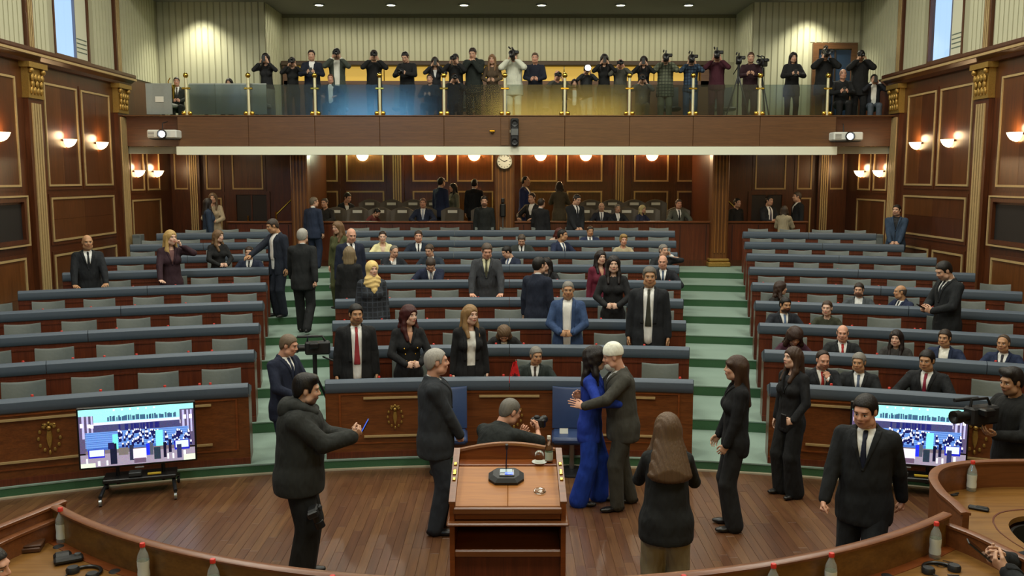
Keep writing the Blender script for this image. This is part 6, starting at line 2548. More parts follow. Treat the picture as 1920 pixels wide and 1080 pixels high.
# woman with long hair from behind
Lb = Vector(((1245 - CX0) / F_PX * 7.17, 6.8, 0))
b, sc, rz = put('long-haired woman in a black blazer and beige trousers photographing, seen from behind', 1245, 783, Lb, 172,
                dict(sex='f', lean=0.04, head=(0.1, -0.05, 0), bulk=1.5, arms={1: ((0.10, 0.27, 1.38), (0.55, -0.1, -1), (-0.4, 0.3, 0.8), (-0.9, -0.3, 0), 'grip'), -1: ((-0.10, 0.27, 1.38), (-0.55, -0.1, -1), (0.4, 0.3, 0.8), (0.9, -0.3, 0), 'grip')}),
                res=0.013, topc='17191a', botc='7d7258', hair=('mane', '5a4430'), flare=0.03, hem=-0.13, skin='light')
hold('phone', None, Lb, rz, sc, b, off=b.hc + V3(0, 0.30, -0.08), label='phone raised by the long-haired woman seen from behind', land=True)
# woman in black, profile
put('woman with long brown hair and fringe in black, standing in profile facing left', 1385, 668, at_z(1374, 990, 0.0), -96,
    dict(sex='f', lean=-0.02, head=(0.05, 0.0, 0), arms={1: ((0.17, 0.16, 0.88), (0.6, -1, 0), (-0.2, 0.6, -0.8), (-0.9, 0, -0.2), 'relaxed'), -1: ((-0.19, 0.13, 0.86), (-0.6, -1, 0), (0.2, 0.5, -0.85), (0.9, 0, -0.2), 'relaxed')}), res=0.013, topc='0c0d10', botc='17181a', hair=('bangs', '3a2618'), flare=0.03, hem=-0.10, vdepth=0.14, shirtc='14141a')
# woman in black holding a phone
b, sc, rz = put('woman in a black trouser suit with loose brown hair, phone in hand', 1478, 652, at_z(1478, 928, 0.0), -62,
                dict(sex='f', lean=-0.02, head=(-0.15, 0.05, 0), arms={1: ('down',), -1: ((-0.2, 0.18, 0.97), (-0.8, -0.8, 0), (0.25, 0.8, -0.1), (0.9, 0, -0.2), 'grip')}), res=0.013,
                topc='0f1013', botc='0d0e10', hair=('long', '3b281c'), flare=0.05, shirtc='16161a', vdepth=0.26, skin='fair')
hold('phone', None, at_z(1478, 928, 0.0), rz, sc, b, off=b.wri[-1] + V3(0.05, 0.09, 0.0), label='phone in the hand of the woman in the black trouser suit')
# walking man
Lw = Vector(((1612 - CX0) / F_PX * 7.36, 7.0, 0))
put('dark-haired man in a black suit walking past the right monitor', 1604, 738, Lw, -30,
    dict(sex='m', lean=0.06, head=(-0.22, -0.22, 0), bulk=1.08, arms={1: ('walk_f',), -1: ('walk_b',)}, feet={1: (0.09, -0.20, 0.13, -0.1), -1: (-0.09, 0.26, 0.08, 0.1)}), res=0.012, topc='14171a', tie='171c30', hair=('short', '17120f'), skin='pink', vdepth=0.30)
# cameraman at the right
Lc = Vector(((1892 - CX0) / F_PX * 8.65, 8.3, 0))
b, sc, rz = put('cameraman with dark curly hair in a black sweater at the right edge', 1890, 692, Lc, -72,
                dict(sex='m', lean=0.08, head=(0.0, -0.12, 0), bulk=1.2, arms={1: ((0.06, 0.40, 1.30), (0.8, 0, -1), (-0.1, 0.7, 0.6), (-0.9, 0, 0.4), 'grip'), -1: ((-0.10, 0.36, 1.18), (-0.7, 0, -1), (0.2, 0.9, 0.25), (0.3, 0, 0.9), 'relaxed')}),
                res=0.013, top='sweater', topc='0e0f0f', hair=('full', '1b1613'), skin='olive', beard=0.4)
hold('video', None, Lc, rz, sc, b, off=(b.wri[1] + b.wri[-1]) / 2 + V3(0.0, 0.12, 0.13), label='black video camera held by the cameraman at the right edge')
# video camera on a tripod in the left aisle
def tripod_cam(loc, rz, h, label, group='video cameras in the hall'):
    t = thing('tripod_camera', label, 'video camera', loc, rz, group)
    for nm, me in KIT_V:
        inst(nm, me, t, (0, 0, h))
    MB().tube([(0, 0, h - 0.55), (0, 0, h - 0.09)], 0.028, 8).build('centre_column', BLACKS, t, True)
    for i in range(3):
        a = 2 * PI * i / 3 + 0.5
        MB().tube([(0, 0, h - 0.35), (0.36 * math.cos(a), 0.36 * math.sin(a), 0.0)], 0.018, 7).build('leg', BLACK, t, True)
    MB().tube([(0, -0.1, h - 0.12), (0.1, -0.42, h - 0.28)], 0.012, 6).build('pan_handle', BLACK, t, True)
    return t


tripod_cam(polar(rrow(1) + 0.95, row_angle(1, 590, 0.95, 1.3), frow(1)), math.radians(100), 1.2, 'black video camera on a tripod in the left aisle by the centre desks')

# ================================================================== at the presiding desk
Lh = Vector((-2.86, 4.62, 0.30))
put('dark-haired man at the bottom left corner, only his head showing', 6, 1034, Lh, 150, dict(sex='m', seat=True, lean=0.1, head=(-1.0, -0.1, 0), arms=A2('table')), res=0.014, topc='15171a', hair=('short', '1d1813'), skin='pink', low=True)
hb = Body(sex='m', seat=True, lean=0.12, head=(0, -0.3, 0), arms={1: ((0.10, 0.42, 0.98), (1, -0.2, -0.6), (-0.5, 0.7, 0.35), (-0.7, -0.3, 0.6), 'grip'), -1: ((-0.06, 0.40, 0.98), (-1, -0.2, -0.6), (0.5, 0.7, 0.35), (0.7, -0.3, 0.6), 'grip')})
tgt = at_z(1862, 1048, 1.42)
rz_ = math.radians(72)
off_ = rotz(rz_) @ ((hb.wri[1] + hb.wri[-1]) / 2 + V3(0, 0.05, 0.03))
Lp = Vector((tgt[0] - off_[0], tgt[1] - off_[1], tgt[2] - off_[2]))
person('hands in dark sleeves holding a phone at the bottom right corner', Lp, rz_, hb, 1.0, 0.012, topc='16181b', hair=('short', '8d8a84'), low=True)
hold('phone', None, Lp, rz_, 1.0, hb, off=(hb.wri[1] + hb.wri[-1]) / 2 + V3(-0.01, 0.12, 0.07), label='black phone in the hands at the bottom right corner', pitch=-0.9)

# ================================================================== delegates, centre block
b, sc, rz = R(1, 667, 570, 'stand', 6, 'm', 'man in a black suit with long red tie standing in the front centre row', head=(0.15, -0.05, 0), vopen=True, tie='8a2a2e', topc='131416', beard=0.5, skin='tan', hair=('short', '120e0b'), bulk=1.1)
b, sc, rz = R(1, 765, 573, 'stand', 14, 'f', 'woman with long dark red hair in a buttoned black jacket, front centre row', head=(0.45, 0.0, 0), arms=A2('clasp_high'), topc='111214', hair=('wavy', '3c1311'), vdepth=0.20, shirtc='b98a6e', skin='fair')
L = polar(rrow(1) + 0.63, row_angle(1, 765, 0.63, 1.6), frow(1))
jp = torso_prims(b, 0.020, -0.14)
root = bpy.data.objects[[o.name for o in bpy.data.objects if o.get('category') == 'person'][-1]]
for sx in (-1, 1):
    for zz, xx in ((0.33, 0.085), (0.25, 0.065), (0.16, 0.05)):
        ys = np.linspace(0.35, 0.0, 140)
        P_ = np.array([b.B(sx * xx, y, zz) for y in ys])
        dd = pts_sdf(jp, P_[:, 0], P_[:, 1], P_[:, 2])
        hit = P_[np.argmax(dd < 0)]
        MB().sphere(hit, 0.013, 8, 5).build('button', BRASS, root, True)
R(1, 880, 572, 'stand', 12, 'f', 'blonde woman in an open black blazer and white top, front centre row', head=(0.35, 0, 0), arms=A2('down'), topc='101113', top='open', shirtc='d6d5cd', hair=('long', '8b6c45'), skin='fair')
R(1, 1003, 648, 'sit', 0, 'm', 'seated grey-haired man in a dark suit beside the red table flag', head=(0.35, -0.1, 0), topc='1c2421', tie='2e241e', hair=('short', '77736c'), skin='tan', lean=0.14)
R(2, 945, 608, 'sit', 0, 'f', 'woman with head bent low over the second centre desk', head=(0, -0.75, 0), lean=0.42, topc='141414', hair=('bob', '66503a'), arms=A2('table'))
R(2, 1065, 527, 'stand', -5, 'm', 'balding man in a blue blazer with open white collar, hands clasped', head=(0.1, -0.1, 0), arms=A2('clasp_high'), topc='2c4062', top='open', shirtc='d8d6cf', hair=('buzz', '77736c'), skin='tan', bulk=1.15, botc='1a2233')
R(2, 1217, 500, 'stand', -4, 'm', 'tall grey-haired man in a black suit with dark tie, second centre row', head=(0.1, -0.06, 0), vopen=True, topc='15181c', tie='2f3026', hair=('short', '5c554c'), skin='tan', bulk=1.1)
R(3, 697, 490, 'stand', 8, 'f', 'woman in a golden head scarf and dark checked coat', head=(0.25, 0, 0), top='coat', topc='22252a', check='3b4048', hair=('scarf', 'cfb374'), skin='fair')
R(3, 1008, 483, 'stand', 150, 'm', 'man in a navy suit turned away, third centre row', head=(-0.4, 0, 0), topc='141b2b', hair=('short', '14100d'))
R(3, 1150, 480, 'stand', -4, 'f', 'woman with long dark hair in a black dress, hands clasped, third centre row', head=(0.1, 0, 0), arms=A2('clasp_high'), top='dress', topc='121214', hair=('long', '1b1210'), skin='fair')
R(4, 655, 463, 'stand', 172, 'f', 'woman with ash-blonde bob in black, back turned, at the left end', top='sweater', topc='121314', hair=('bob', '7b6a4e'))
R(4, 912, 456, 'stand', 0, 'm', 'man in a grey suit and pale shirt leaning on the fourth centre desk', head=(0.15, -0.3, 0), lean=0.15, arms=A2('desk'), topc='34363a', shirtc='cfcba8', tie='4a4a38', hair=('short', '4e4238'), skin='pink')
R(4, 1125, 470, 'stand', 20, 'f', 'woman in a maroon blazer with long dark hair', topc='5a1528', hair=('long', '1d1311'), skin='fair', shirtc='b98a6e', vdepth=0.22)
R(5, 657, 428, 'stand', 14, 'm', 'bald man in a navy suit and dark tie standing behind the blonde bob', head=(0.1, -0.25, 0), topc='131a2c', tie='12161e', hair=None, skin='pink', bulk=1.1)
R(5, 808, 484, 'sit', 0, 'm', 'man in navy bowing his head over the fifth centre desk', head=(0, -0.7, 0), lean=0.3, arms={1: ('table',), -1: ('chin',)}, topc='182036', tie='7d8088', hair=('short', '3c3028'))
R(5, 1028, 483, 'sit', -18, 'f', 'pale-faced woman with long black hair seated in the fifth centre row', head=(-0.2, 0, 0), topc='121316', top='sweater', hair=('long', '171110'), skin='fair')
R(5, 1243, 478, 'sit', 0, 'm', 'bald man with blue tie seated at the right end, fifth centre row', head=(-0.15, -0.1, 0), topc='15181e', tie='28405e', hair=None, skin='pink')
R(6, 637, 415, 'stand', -30, 'f', 'woman in an olive jacket with light brown hair, standing behind bald man', top='sweater', topc='45482a', hair=('long', '6c5136'), head=(-0.3, -0.1, 0))
R(6, 735, 460, 'sit', 10, 'm', 'man resting his face on his hand, sixth centre row', head=(0.3, -0.25, 0), arms={-1: ('table',), 1: ('chin',)}, topc='171b22', hair=('receding', '6b675f'), lean=0.2)
R(6, 810, 458, 'sit', -15, 'm', 'man in a grey-blue suit, sixth centre row', head=(-0.2, -0.3, 0), topc='1e2833', tie='20262e', hair=('short', '4a3c30'))
R(6, 960, 462, 'sit', -35, 'm', 'dark-haired man leaning sideways behind the man in grey', topc='182033', hair=('short', '16110e'), head=(-0.5, -0.4, 0), tie='3a4a70')
R(6, 1240, 458, 'sit', 20, 'm', 'grey-haired man holding a phone to his ear, right end of sixth centre row', head=(0.25, 0, 0), arms={1: ('table',), -1: ('ear',)}, topc='181b1e', hair=('short', '77736c'))
R(7, 718, 433, 'sit', 0, 'f', 'woman in a cream jacket with dark tied hair', head=(0, -0.05, 0), topc='d9d1a0', shirtc='d0b8a0', hair=('tied', '2a1c14'), skin='fair')
R(7, 785, 432, 'sit', 0, 'm', 'man in a navy suit and dark tie seated beside the woman in cream', topc='17202e', tie='14161a', hair=('short', '3a2c22'), skin='pink')
R(7, 978, 440, 'sit', 0, 'm', 'man in a grey-green suit looking down, seventh centre row', head=(0, -0.45, 0), topc='2a2f2c', tie='1a1c1e', hair=('short', '4a3f36'), lean=0.2)
R(7, 1048, 430, 'sit', 40, 'm', 'dark-haired man in navy turned to his neighbour, seventh centre row', head=(0.5, 0, 0), topc='19223a', tie='20304e', hair=('short', '1a1310'), skin='tan')
R(7, 1168, 440, 'sit', 4, 'f', 'woman with short blonde hair in a beige jacket', head=(0.15, 0, 0), topc='a79a7c', top='blouse', hair=('full', '9a7d4a'), skin='pink')
R(8, 1042, 428, 'sit', 30, 'f', 'woman with reddish hair looking down, eighth centre row', head=(0.3, -0.4, 0), topc='b89a88', top='blouse', hair=('bob', '4a1c16'))
R(8, 1105, 424, 'sit', 8, 'm', 'man in blue suit with dark tie, eighth centre row', head=(0.1, -0.1, 0), topc='1a2440', tie='1c1e24', hair=('short', '2a1d14'), skin='tan')
R(9, 908, 368, 'stand', 0, 'm', 'bearded man in a black sweater standing in the back row', head=(0, -0.15, 0), top='sweater', topc='171b1a', hair=('short', '1c1511'), beard=0.7)
R(9, 1014, 372, 'stand', 150, 'm', 'man in a black suit with back turned, standing in the back row', topc='121417', hair=('short', '2e251e'))
R(9, 1078, 365, 'stand', 25, 'm', 'stocky man in a dark suit standing in the back row', head=(0.3, -0.3, 0), topc='16191d', tie='1c2028', hair=('short', '181310'), bulk=1.2, arms=A2('clasp'))

# ---- left block
R(5, 165, 440, 'stand', 8, 'm', 'bald man in a dark suit and tie with hands on the desk, far left', head=(0.1, -0.05, 0), arms=A2('desk'), topc='14171b', tie='0e1014', hair=None, skin='tan', lean=0.06, bulk=1.1)
b, sc, rz = R(5, 320, 432, 'stand', 15, 'f', 'blonde woman in a plum blazer talking on a phone', head=(0.35, 0, 0), arms={-1: ('ear',), 1: ('desk',)}, topc='2c1820', shirtc='6a4a48', hair=('straight', 'b3935a'), skin='fair')
R(6, 408, 432, 'stand', 25, 'f', 'woman with wavy fair hair in black among the empty left desks', head=(0.5, 0, 0), arms=A2('clasp_high'), top='sweater', topc='131415', hair=('wavy', '6b5136'), skin='fair')
R(6, 470, 462, 'sit', -10, 'm', 'man in a white shirt and dark suit seated by the left aisle', topc='1a2235', tie='10141c', hair=('short', '2a1d14'))

# ---- right block
R(1, 1538, 655, 'sit', 10, 'm', 'bearded man with red tie resting his chin on his hand, front right row', head=(0.1, -0.15, 0), arms={1: ('table',), -1: ('chin',)}, topc='15181d', tie='a02624', beard=0.6, beardc='4a3020', hair=('receding', '2a1d14'), skin='pink')
R(1, 1613, 660, 'sit', -8, 'm', 'grey-haired smiling man in a black suit with hands together, front right row', head=(-0.2, -0.05, 0), arms={1: ('table',), -1: ('praying',)}, topc='16191c', tie='48546a', hair=('short', '77736c'), skin='tan', bulk=1.15)
R(1, 1743, 655, 'sit', -18, 'm', 'dark-haired man in a black suit with crimson tie, front right row', head=(-0.1, -0.1, 0), topc='131518', tie='7a1830', hair=('short', '14100d'), skin='tan', bulk=1.1)
R(2, 1483, 613, 'sit', 10, 'f', 'woman with large curly brown hair bent forward in plum', head=(0, -0.5, 0), lean=0.3, topc='3a1a2a', top='sweater', hair=('curly', '35221a'))
R(2, 1580, 608, 'sit', 0, 'm', 'bald man with red tie in a dark suit, second right row', head=(-0.1, -0.05, 0), topc='15181a', tie='9a2222', hair=('fringe', '4e4238'), skin='pink', bulk=1.1)
R(2, 1683, 618, 'sit', -10, 'f', 'smiling woman with long dark hair and folded hands, second right row', head=(-0.1, 0, 0), arms=A2('praying'), top='coat', topc='2f2d2b', hair=('long', '1f1512'), skin='fair')
R(2, 1775, 617, 'sit', -14, 'm', 'man in a blue blazer with open white shirt, second right row', head=(-0.15, 0, 0), topc='18233c', top='open', shirtc='dcdad0', hair=('short', '2e2219'), skin='tan')
R(2, 1886, 627, 'sit', -16, 'm', 'man in a navy suit and tie at the right edge, second right row', head=(-0.1, 0, 0), topc='17223c', tie='2a2a32', hair=('receding', '4a3c30'), skin='tan')
R(3, 1468, 556, 'sit', 12, 'm', 'man with black beard and blue tie, third right row by the aisle', head=(0.2, -0.1, 0), topc='161a22', tie='51688a', hair=('short', '14100d'), beard=0.9, beardc='120d0a', skin='tan')
R(3, 1552, 563, 'sit', -4, 'f', 'woman with tied brown hair in an olive blouse, third right row', head=(-0.2, 0, 0), top='blouse', topc='2f3224', hair=('tied', '3c2a1c'), skin='fair')
R(4, 1455, 528, 'sit', 50, 'f', 'woman with long brown hair turned aside, fourth right row by the aisle', head=(0.7, 0, 0), top='sweater', topc='1a1614', hair=('wavy', '33221a'))
R(4, 1612, 530, 'sit', -6, 'm', 'bearded man in a grey blazer and white shirt, fourth right row', head=(-0.1, -0.05, 0), topc='3c4246', top='open', shirtc='d6d8d6', beard=0.8, beardc='1c1511', hair=('short', '2a211b'), skin='light')
R(4, 1698, 535, 'sit', -50, 'm', 'bald man in navy looking aside, fourth right row', head=(-0.4, 0, 0), topc='18213a', tie='20242c', hair=('fringe', '4a4038'), skin='tan')
b, sc, rz = R(3, 1781, 492, 'stand', -58, 'm', 'dark-haired man in a black suit reading a phone, standing among the right desks', head=(0.0, -0.45, 0), arms=A2('belly'), topc='121518', tie='14181e', hair=('short', '14100d'), beard=0.5, skin='light')
L = polar(rrow(3) + 0.63, row_angle(3, 1781, 0.63, frow(3) + 1.5), frow(3))
hold('phone', None, L, rz, sc, b, off=(b.wri[1] + b.wri[-1]) / 2 + V3(0, 0.10, 0.05), label='phone read by the man standing among the right desks', pitch=-1.0)

# ================================================================== aisles and the back of the hall
put('man in a dark suit in the left aisle reaching towards a seated colleague', 520, 411, Vector(((523 - CX0) / F_PX * 17.4, 17.35, frow(6))), -38,
    dict(sex='m', head=(-0.3, -0.3, 0), lean=0.06, arms={1: ((0.22, 0.46, 1.12), (0.8, -0.4, -0.5), (-0.1, 1, -0.1), (0, 0, -1), 'relaxed'), -1: ('down',)}), res=0.018, topc='161c28', tie='d0c8c0', hair=('short', '3a3028'), skin='tan', vopen=True)
put('grey-haired man in a black suit climbing the left aisle, back turned', 573, 429, Vector(((570 - CX0) / F_PX * 16.4, 16.25, frow(5))), 176,
    dict(sex='m', head=(-0.1, 0, 0), arms=A2('walk_b', 'walk_f'), feet={1: (0.1, -0.2, 0.13, 0), -1: (-0.1, 0.16, 0.08, 0)}), res=0.016, topc='17191a', hair=('short', 'a09c94'), skin='light')
put('man in a navy suit standing before the parapet by the left column', 588, 370, Vector(((588 - CX0) / F_PX * 22.3, 22.35, frow(9))), 160,
    dict(sex='m', head=(-0.7, 0, 0), arms=A2('down')), res=0.024, topc='1a2438', hair=('short', '6b5f50'), skin='light', low=True)
put('man in a blue-grey jacket standing with clasped hands by the right wall', 1672, 384, Vector(((1672 - CX0) / F_PX * 20.4, 20.15, frow(8))), -28,
    dict(sex='m', head=(-0.3, 0, 0), arms=A2('clasp')), res=0.02, topc='2a3a4e', shirtc='14161a', hair=('short', '1a1410'), botc='34383c', beard=0.4)
put('dark-haired person in a blue jacket at the rear left behind the desks', 392, 372, Vector(((394 - CX0) / F_PX * 22.2, 22.1, frow(9))), 120,
    dict(sex='f', head=(0.2, 0, 0), arms=A2('down')), res=0.024, topc='1e2c3e', hair=('long', '1d1613'), low=True, top='coat')
put('fair woman in a cream blouse at the rear left, facing the hall', 403, 362, Vector(((405 - CX0) / F_PX * 22.7, 22.6, frow(9))), 10,
    dict(sex='f', arms=A2('belly')), res=0.024, top='blouse', topc='9a8c74', hair=('long', '5a4632'), low=True)
put('man in a black suit and white shirt in the right rear doorway', 1437, 368, Vector(((1437 - CX0) / F_PX * 23.7, 23.6, 1.295)), 20, dict(sex='m', head=(0.3, 0, 0), arms=A2('belly')), res=0.024, topc='14171b', vopen=True, tie='3a3040', hair=('short', '16110e'), low=True)
put('woman in a beige jacket with back turned at the right rear', 1467, 386, Vector(((1467 - CX0) / F_PX * 22.5, 22.4, frow(9))), 150, dict(sex='f', arms=A2('belly')), res=0.024, top='coat', topc='8a8068', hair=('bob', '3a2e24'), low=True)
put('tall man in a dark suit in profile at the right rear doorway', 1492, 360, Vector(((1492 - CX0) / F_PX * 23.9, 23.8, 1.295)), -85, dict(sex='m', arms=A2('down')), res=0.024, topc='13161a', hair=('short', '4a4038'), low=True)
put('dim figure in dark clothes behind the right column', 1372, 372, Vector(((1378 - CX0) / F_PX * 23.7, 23.6, 1.295)), 30, dict(sex='m', arms=A2('down')), res=0.026, topc='15110e', hair=('short', '1a1410'), low=True, top='sweater')
YG = 24.6


def rear_p(px, ytop, how, face, sex, label, **kw):
    sit = how == 'sit'
    y = kw.pop('y', 23.75 if sit else 24.75)
    z = 1.65
    body = dict(sex=sex, seat=sit, head=kw.pop('head', (0, 0, 0)), lean=kw.pop('lean', 0.1 if sit else 0.0), arms=kw.pop('arms', A2('table') if sit else A2('down')))
    put(label, px, ytop, Vector(((px - CX0) / F_PX * (y + 0.1), y, z)), face, body, res=0.026, low=True, **kw)


rear_p(828, 333, 'stand', 140, 'm', 'man in a navy suit standing behind the parapet, back half turned', topc='1a2542', hair=('short', '1a1410'))
rear_p(852, 344, 'stand', -60, 'f', 'woman with black hair in a pale coat behind the parapet', top='coat', topc='6a6a58', hair=('long', '14100e'), y=25.0)
rear_p(890, 336, 'stand', 165, 'm', 'man in a black suit behind the parapet, seen from behind', topc='14171c', hair=('short', '1c1612'))
rear_p(984, 331, 'stand', 70, 'm', 'man in a bright blue suit in profile behind the parapet', topc='1c2c5e', hair=('receding', '1a1410'))
rear_p(1048, 341, 'stand', 175, 'f', 'woman in a brown coat with raised arms behind the parapet', top='coat', topc='4e4636', hair=('bob', '2a211b'), arms=A2('chest'))
rear_p(1000, 362, 'sit', -30, 'm', 'seated dark figure beside the man in the bright blue suit', topc='14161a', hair=('short', '241a14'), y=24.0)
rear_p(650, 362, 'sit', 30, 'f', 'dark-haired person seated behind the parapet at the left', topc='16181c', hair=('short', '1a1410'), y=24.9, head=(0.3, -0.3, 0))
rear_p(795, 372, 'sit', 0, 'm', 'man in a navy suit and light tie seated behind the parapet', topc='1a2236', tie='9098a8', hair=('short', '6a4a3a'), skin='pink')
rear_p(690, 392, 'sit', 60, 'f', 'dark-haired woman bent low behind the parapet', topc='5a2a26', top='sweater', hair=('short', '14100e'), lean=0.5, head=(0, -0.5, 0))
rear_p(1126, 380, 'sit', 0, 'm', 'bald man in a dark suit seated behind the parapet', topc='181c26', tie='5a5a60', hair=None)
rear_p(1155, 383, 'sit', 10, 'm', 'grey-haired man with a pale tie seated behind the parapet', topc='16191e', tie='c8c8c8', hair=('short', '6b675f'))
rear_p(1199, 388, 'sit', 40, 'f', 'white-haired woman seated behind the parapet', topc='1c2238', hair=('bob', 'b5a878'), top='sweater')
rear_p(1268, 374, 'sit', 10, 'm', 'man in a grey suit and dark tie seated at the right end of the parapet', topc='46483f', tie='16181a', hair=('short', '4a3a30'), skin='pink')
rear_p(615, 372, 'sit', -20, 'm', 'seated person half hidden behind the man by the left column', topc='1c1a18', hair=('short', '4a4038'), top='sweater')

# ================================================================== press on the gallery
def gal(px, ytop, how, face, sex, label, arms='face', held='camera', y=None, **kw):
    sit = how == 'sit'
    y = y or (22.4 if sit else 22.45)
    loc = Vector(((px - CX0) / F_PX * (y - 0.1), y, BF + (0.0)))
    if sit:
        ar = A2(arms)
        body = dict(sex=sex, seat=True, head=kw.pop('head', (0, 0, 0)), lean=0.1, arms=ar)
    else:
        body = dict(sex=sex, head=kw.pop('head', (0, -0.12, 0)), lean=0.06, arms=A2(arms))
    hk = {}
    b = Body(**body)
    sc = fit_scale(b, px, ytop, loc, 0.8, 1.15)
    rz = PI + math.radians(face)
    person(label, loc, rz, b, sc, 0.026, low=kw.pop('low', False), **kw)
    if held:
        off = None
        if held in ('camera', 'video') and arms in ('face', 'face_far'):
            off = b.hc + V3(0, 0.19, 0.0)
        elif held == 'phone' and arms in ('face', 'face_far'):
            off = b.hc + V3(0, 0.27, -0.03)
        nm = {'camera': 'camera', 'video': 'video camera', 'phone': 'phone'}[held]
        hl = '%s held by the %s' % (nm, ' '.join(label.split()[:9]))
        hold(held, None, loc, rz, sc, b, off=off, label=' '.join(hl.split()[:15]))
    return loc, rz, sc, b


DK = '121314'
loc, rz, sc, b = gal(342, 146, 'sit', 15, 'm', 'seated man in dark clothes with a brass horn, left end of gallery', arms='belly', held=None, topc='20241e', tie='2a2a26', hair=('short', '3a3028'), skin='pink', y=22.55)
hw_ = world_of(loc, rz, sc, (0.16, 0.22, 0.95))
t = thing('brass_horn', 'brass horn held upright by the seated man at the left gallery end', 'horn', hw_)
MB().tube([(0.0, 0, -0.25), (-0.05, 0, -0.1), (-0.05, 0, 0.25), (0.0, 0, 0.33)], [0.012, 0.014, 0.014, 0.012], 8).build('tubing', BRASS, t, True)
MB().tube([(0.0, 0, -0.25), (0.06, 0, -0.2), (0.07, 0, 0.05), (0.06, -0.02, 0.16)], [0.014, 0.02, 0.03, 0.075], 10).build('bell', BRASS, t, True)
gal(440, 148, 'sit', 0, 'f', 'dark-haired woman seated low on the gallery at left', arms='table', held=None, topc='16181a', top='sweater', hair=('long', '1c1512'), y=23.2)
gal(508, 101, 'stand', 4, 'f', 'woman in black top and long grey skirt filming on the gallery', arms='face', held='phone', top='sweater', topc='17181a', bottom='skirt', botc='5a5c54', hair=('long', '1c1512'))
gal(556, 108, 'stand', 10, 'f', 'woman in black with a camera beside the first booth post', topc=DK, top='sweater', hair=('tied', '2a1d14'))
gal(592, 95, 'stand', 6, 'm', 'man in a navy suit and white shirt with a phone on gallery', arms='chest', held='phone', topc='141a28', hair=('short', '2a1d14'))
gal(638, 92, 'stand', 8, 'm', 'man in an open grey-green jacket over white on gallery', topc='3a4038', top='open', shirtc='c8c8bc', hair=('short', '14100d'), beard=0.6)
gal(627, 140, 'sit', 0, 'm', 'seated man in a dark suit and white shirt behind the third glass', arms='table', held=None, topc='141824', hair=('short', '5a3a2a'), skin='pink', vopen=True)
gal(706, 95, 'stand', 10, 'm', 'slim man in a black T-shirt aiming a camera', topc=DK, top='sweater', hair=('short', '2a1d14'))
gal(767, 100, 'stand', -15, 'm', 'broad man in black looking down at his camera', arms='chest', topc=DK, top='sweater', hair=('short', '16110e'), head=(0, -0.5, 0))
gal(818, 108, 'stand', 6, 'f', 'woman in a dark jacket with hands to her face', held='phone', topc='1a1c20', hair=('long', '2a1d16'))
gal(810, 140, 'sit', -10, 'm', 'crouched person with a phone below the woman with hands up', arms='chest', held='phone', topc='1c1d1e', top='sweater', hair=('short', '4a3a2c'))
gal(857, 102, 'stand', -8, 'm', 'young man in black with camera at his eye', topc=DK, top='sweater', hair=('short', '16110e'))
gal(853, 138, 'sit', 8, 'm', 'crouching photographer in dark clothes behind the fifth post', arms='face', topc='171a1e', top='sweater', hair=('short', '2a1d14'))
gal(890, 92, 'stand', -12, 'm', 'tall man in a dark green jacket leaning over', arms='chin', held=None, top='coat', topc='1a201c', hair=('short', '2a1d14'), head=(0, -0.4, 0))
gal(924, 103, 'stand', -6, 'f', 'woman with long light hair and brown cardigan on the gallery', arms='belly', held=None, top='sweater', topc='4a3c2c', hair=('long', '7a5a3a'))
gal(964, 95, 'stand', -8, 'm', 'bearded man in a white and navy jacket with video camera', arms='face', held='video', topc='c4c6b4', top='coat', hair=('short', '16110e'), beard=0.85)
gal(1003, 100, 'stand', -6, 'm', 'man in a dark navy sweater standing behind the railing', arms='belly', held=None, top='sweater', topc='141826', hair=('short', '5a4634'), skin='pink')
gal(1043, 133, 'sit', 6, 'm', 'bald man crouching with a camera right of the centre post', arms='face', top='sweater', topc='3a3a34', hair=('fringe', '6b5a48'), skin='pink')
gal(1075, 150, 'sit', 0, 'f', 'small dark-haired woman with white collar seated behind the glass', arms='table', held=None, topc='2a2624', shirtc='d8d8cc', hair=('bob', '2a1c16'), vopen=True)
loc, rz, sc, b = gal(1097, 132, 'stand', 2, 'm', 'person in a cap with a bright camera lamp, pale trousers', arms='face', top='sweater', topc='26282a', botc='8a8c84', hair=('beanie', '3a3a38'))
t = thing('camera_lamp', 'bright round camera lamp shining on the gallery', 'lamp', world_of(loc, rz, sc, b.hc + V3(0, 0.34, 0.02)))
MB().lathe([(0.001, 0.0), (0.07, 0.0)], n=14, M=Matrix.Rotation(PI / 2, 3, 'X')).build('lamp_face', plain('lit_lamp', 'ffffff', 0.5, emit='f4f8ff', estr=10), t)
MB().lathe([(0.07, -0.01), (0.08, -0.01), (0.08, 0.05), (0.03, 0.06), (0.001, 0.06)], n=14, M=Matrix.Rotation(-PI / 2, 3, 'X')).build('lamp_shell', BLACK, t, True)
gal(1130, 103, 'stand', -4, 'f', 'woman in black with dark shoulder-length hair filming', held='phone', top='sweater', topc=DK, hair=('wavy', '1c1310'))
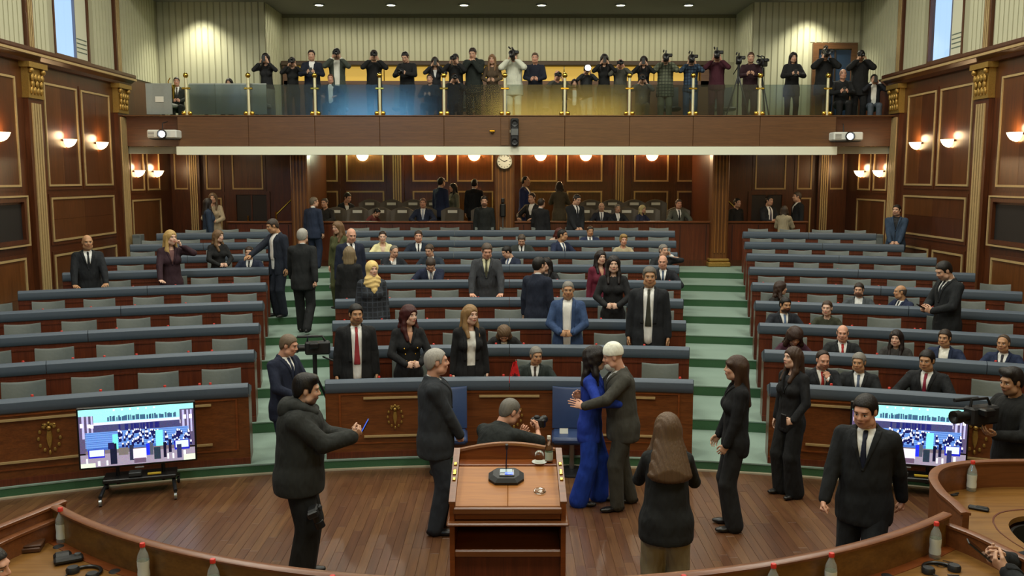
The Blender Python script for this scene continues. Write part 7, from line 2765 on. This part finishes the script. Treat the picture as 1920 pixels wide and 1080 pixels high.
gal(1160, 111, 'stand', -6, 'm', 'bald man in a grey shirt with a lanyard and camera', top='sweater', topc='44443c', hair=('fringe', '6b5a48'), skin='pink')
gal(1203, 106, 'stand', -10, 'f', 'woman in black with hair over one shoulder, phone lifted', held='phone', top='sweater', topc=DK, hair=('long', '241812'))
gal(1200, 140, 'sit', -4, 'm', 'grey-clad man crouching with camera behind the eighth post', arms='face', top='sweater', topc='4e504a', hair=('short', '4a3c30'))
gal(1243, 101, 'stand', -8, 'm', 'fair man in a camouflage jacket with video camera', held='video', top='coat', topc='5c604e', check='33382e', hair=('short', '8a7a58'))
gal(1290, 103, 'stand', -8, 'm', 'man in a blue checked shirt with video camera', held='video', top='shirt', topc='34465a', check='1a2230', hair=('short', '6a563e'))
gal(1338, 95, 'stand', -14, 'm', 'bald man in a maroon sweater with video camera', held='video', top='sweater', topc='3c1420', hair=None, skin='pink')
gal(1400, 99, 'stand', -14, 'm', 'man in a dark plum sweater behind a tripod camera', arms='chest', held=None, top='sweater', topc='2c161c', hair=('short', '4a3426'))
tripod_cam((fx(1383), 21.95, BF), PI - 0.2, 1.5, 'tripod video camera before the man in the plum sweater')
tripod_cam((fx(1437), 22.4, BF), PI - 0.6, 1.5, 'unattended tripod video camera on the right of the gallery')
gal(1477, 99, 'stand', -4, 'f', 'woman in a black coat with long dark hair and a phone', arms='chest', held='phone', top='coat', topc=DK, hair=('straight', '1a1210'))
gal(1536, 92, 'stand', -10, 'm', 'man in black with a large camera before the gallery door', held='video', top='coat', topc=DK, hair=('short', '1a1410'))
gal(1570, 130, 'sit', -10, 'm', 'bald seated man in black with a phone near the door', arms='chest', held='phone', top='sweater', topc=DK, hair=None, skin='pink')
gal(1602, 95, 'stand', -14, 'm', 'bearded man in black with camera at the gallery doorway', top='coat', topc=DK, hair=('short', '16110e'), beard=0.6)
gal(1628, 140, 'sit', -12, 'm', 'seated man with white shirt under a dark vest at right end', arms='face', held='phone', top='open', topc='1a1c22', shirtc='d4d4cc', hair=('short', '1a1410'), beard=0.5, botc='4a525c', vopen=True)
place_chairs()
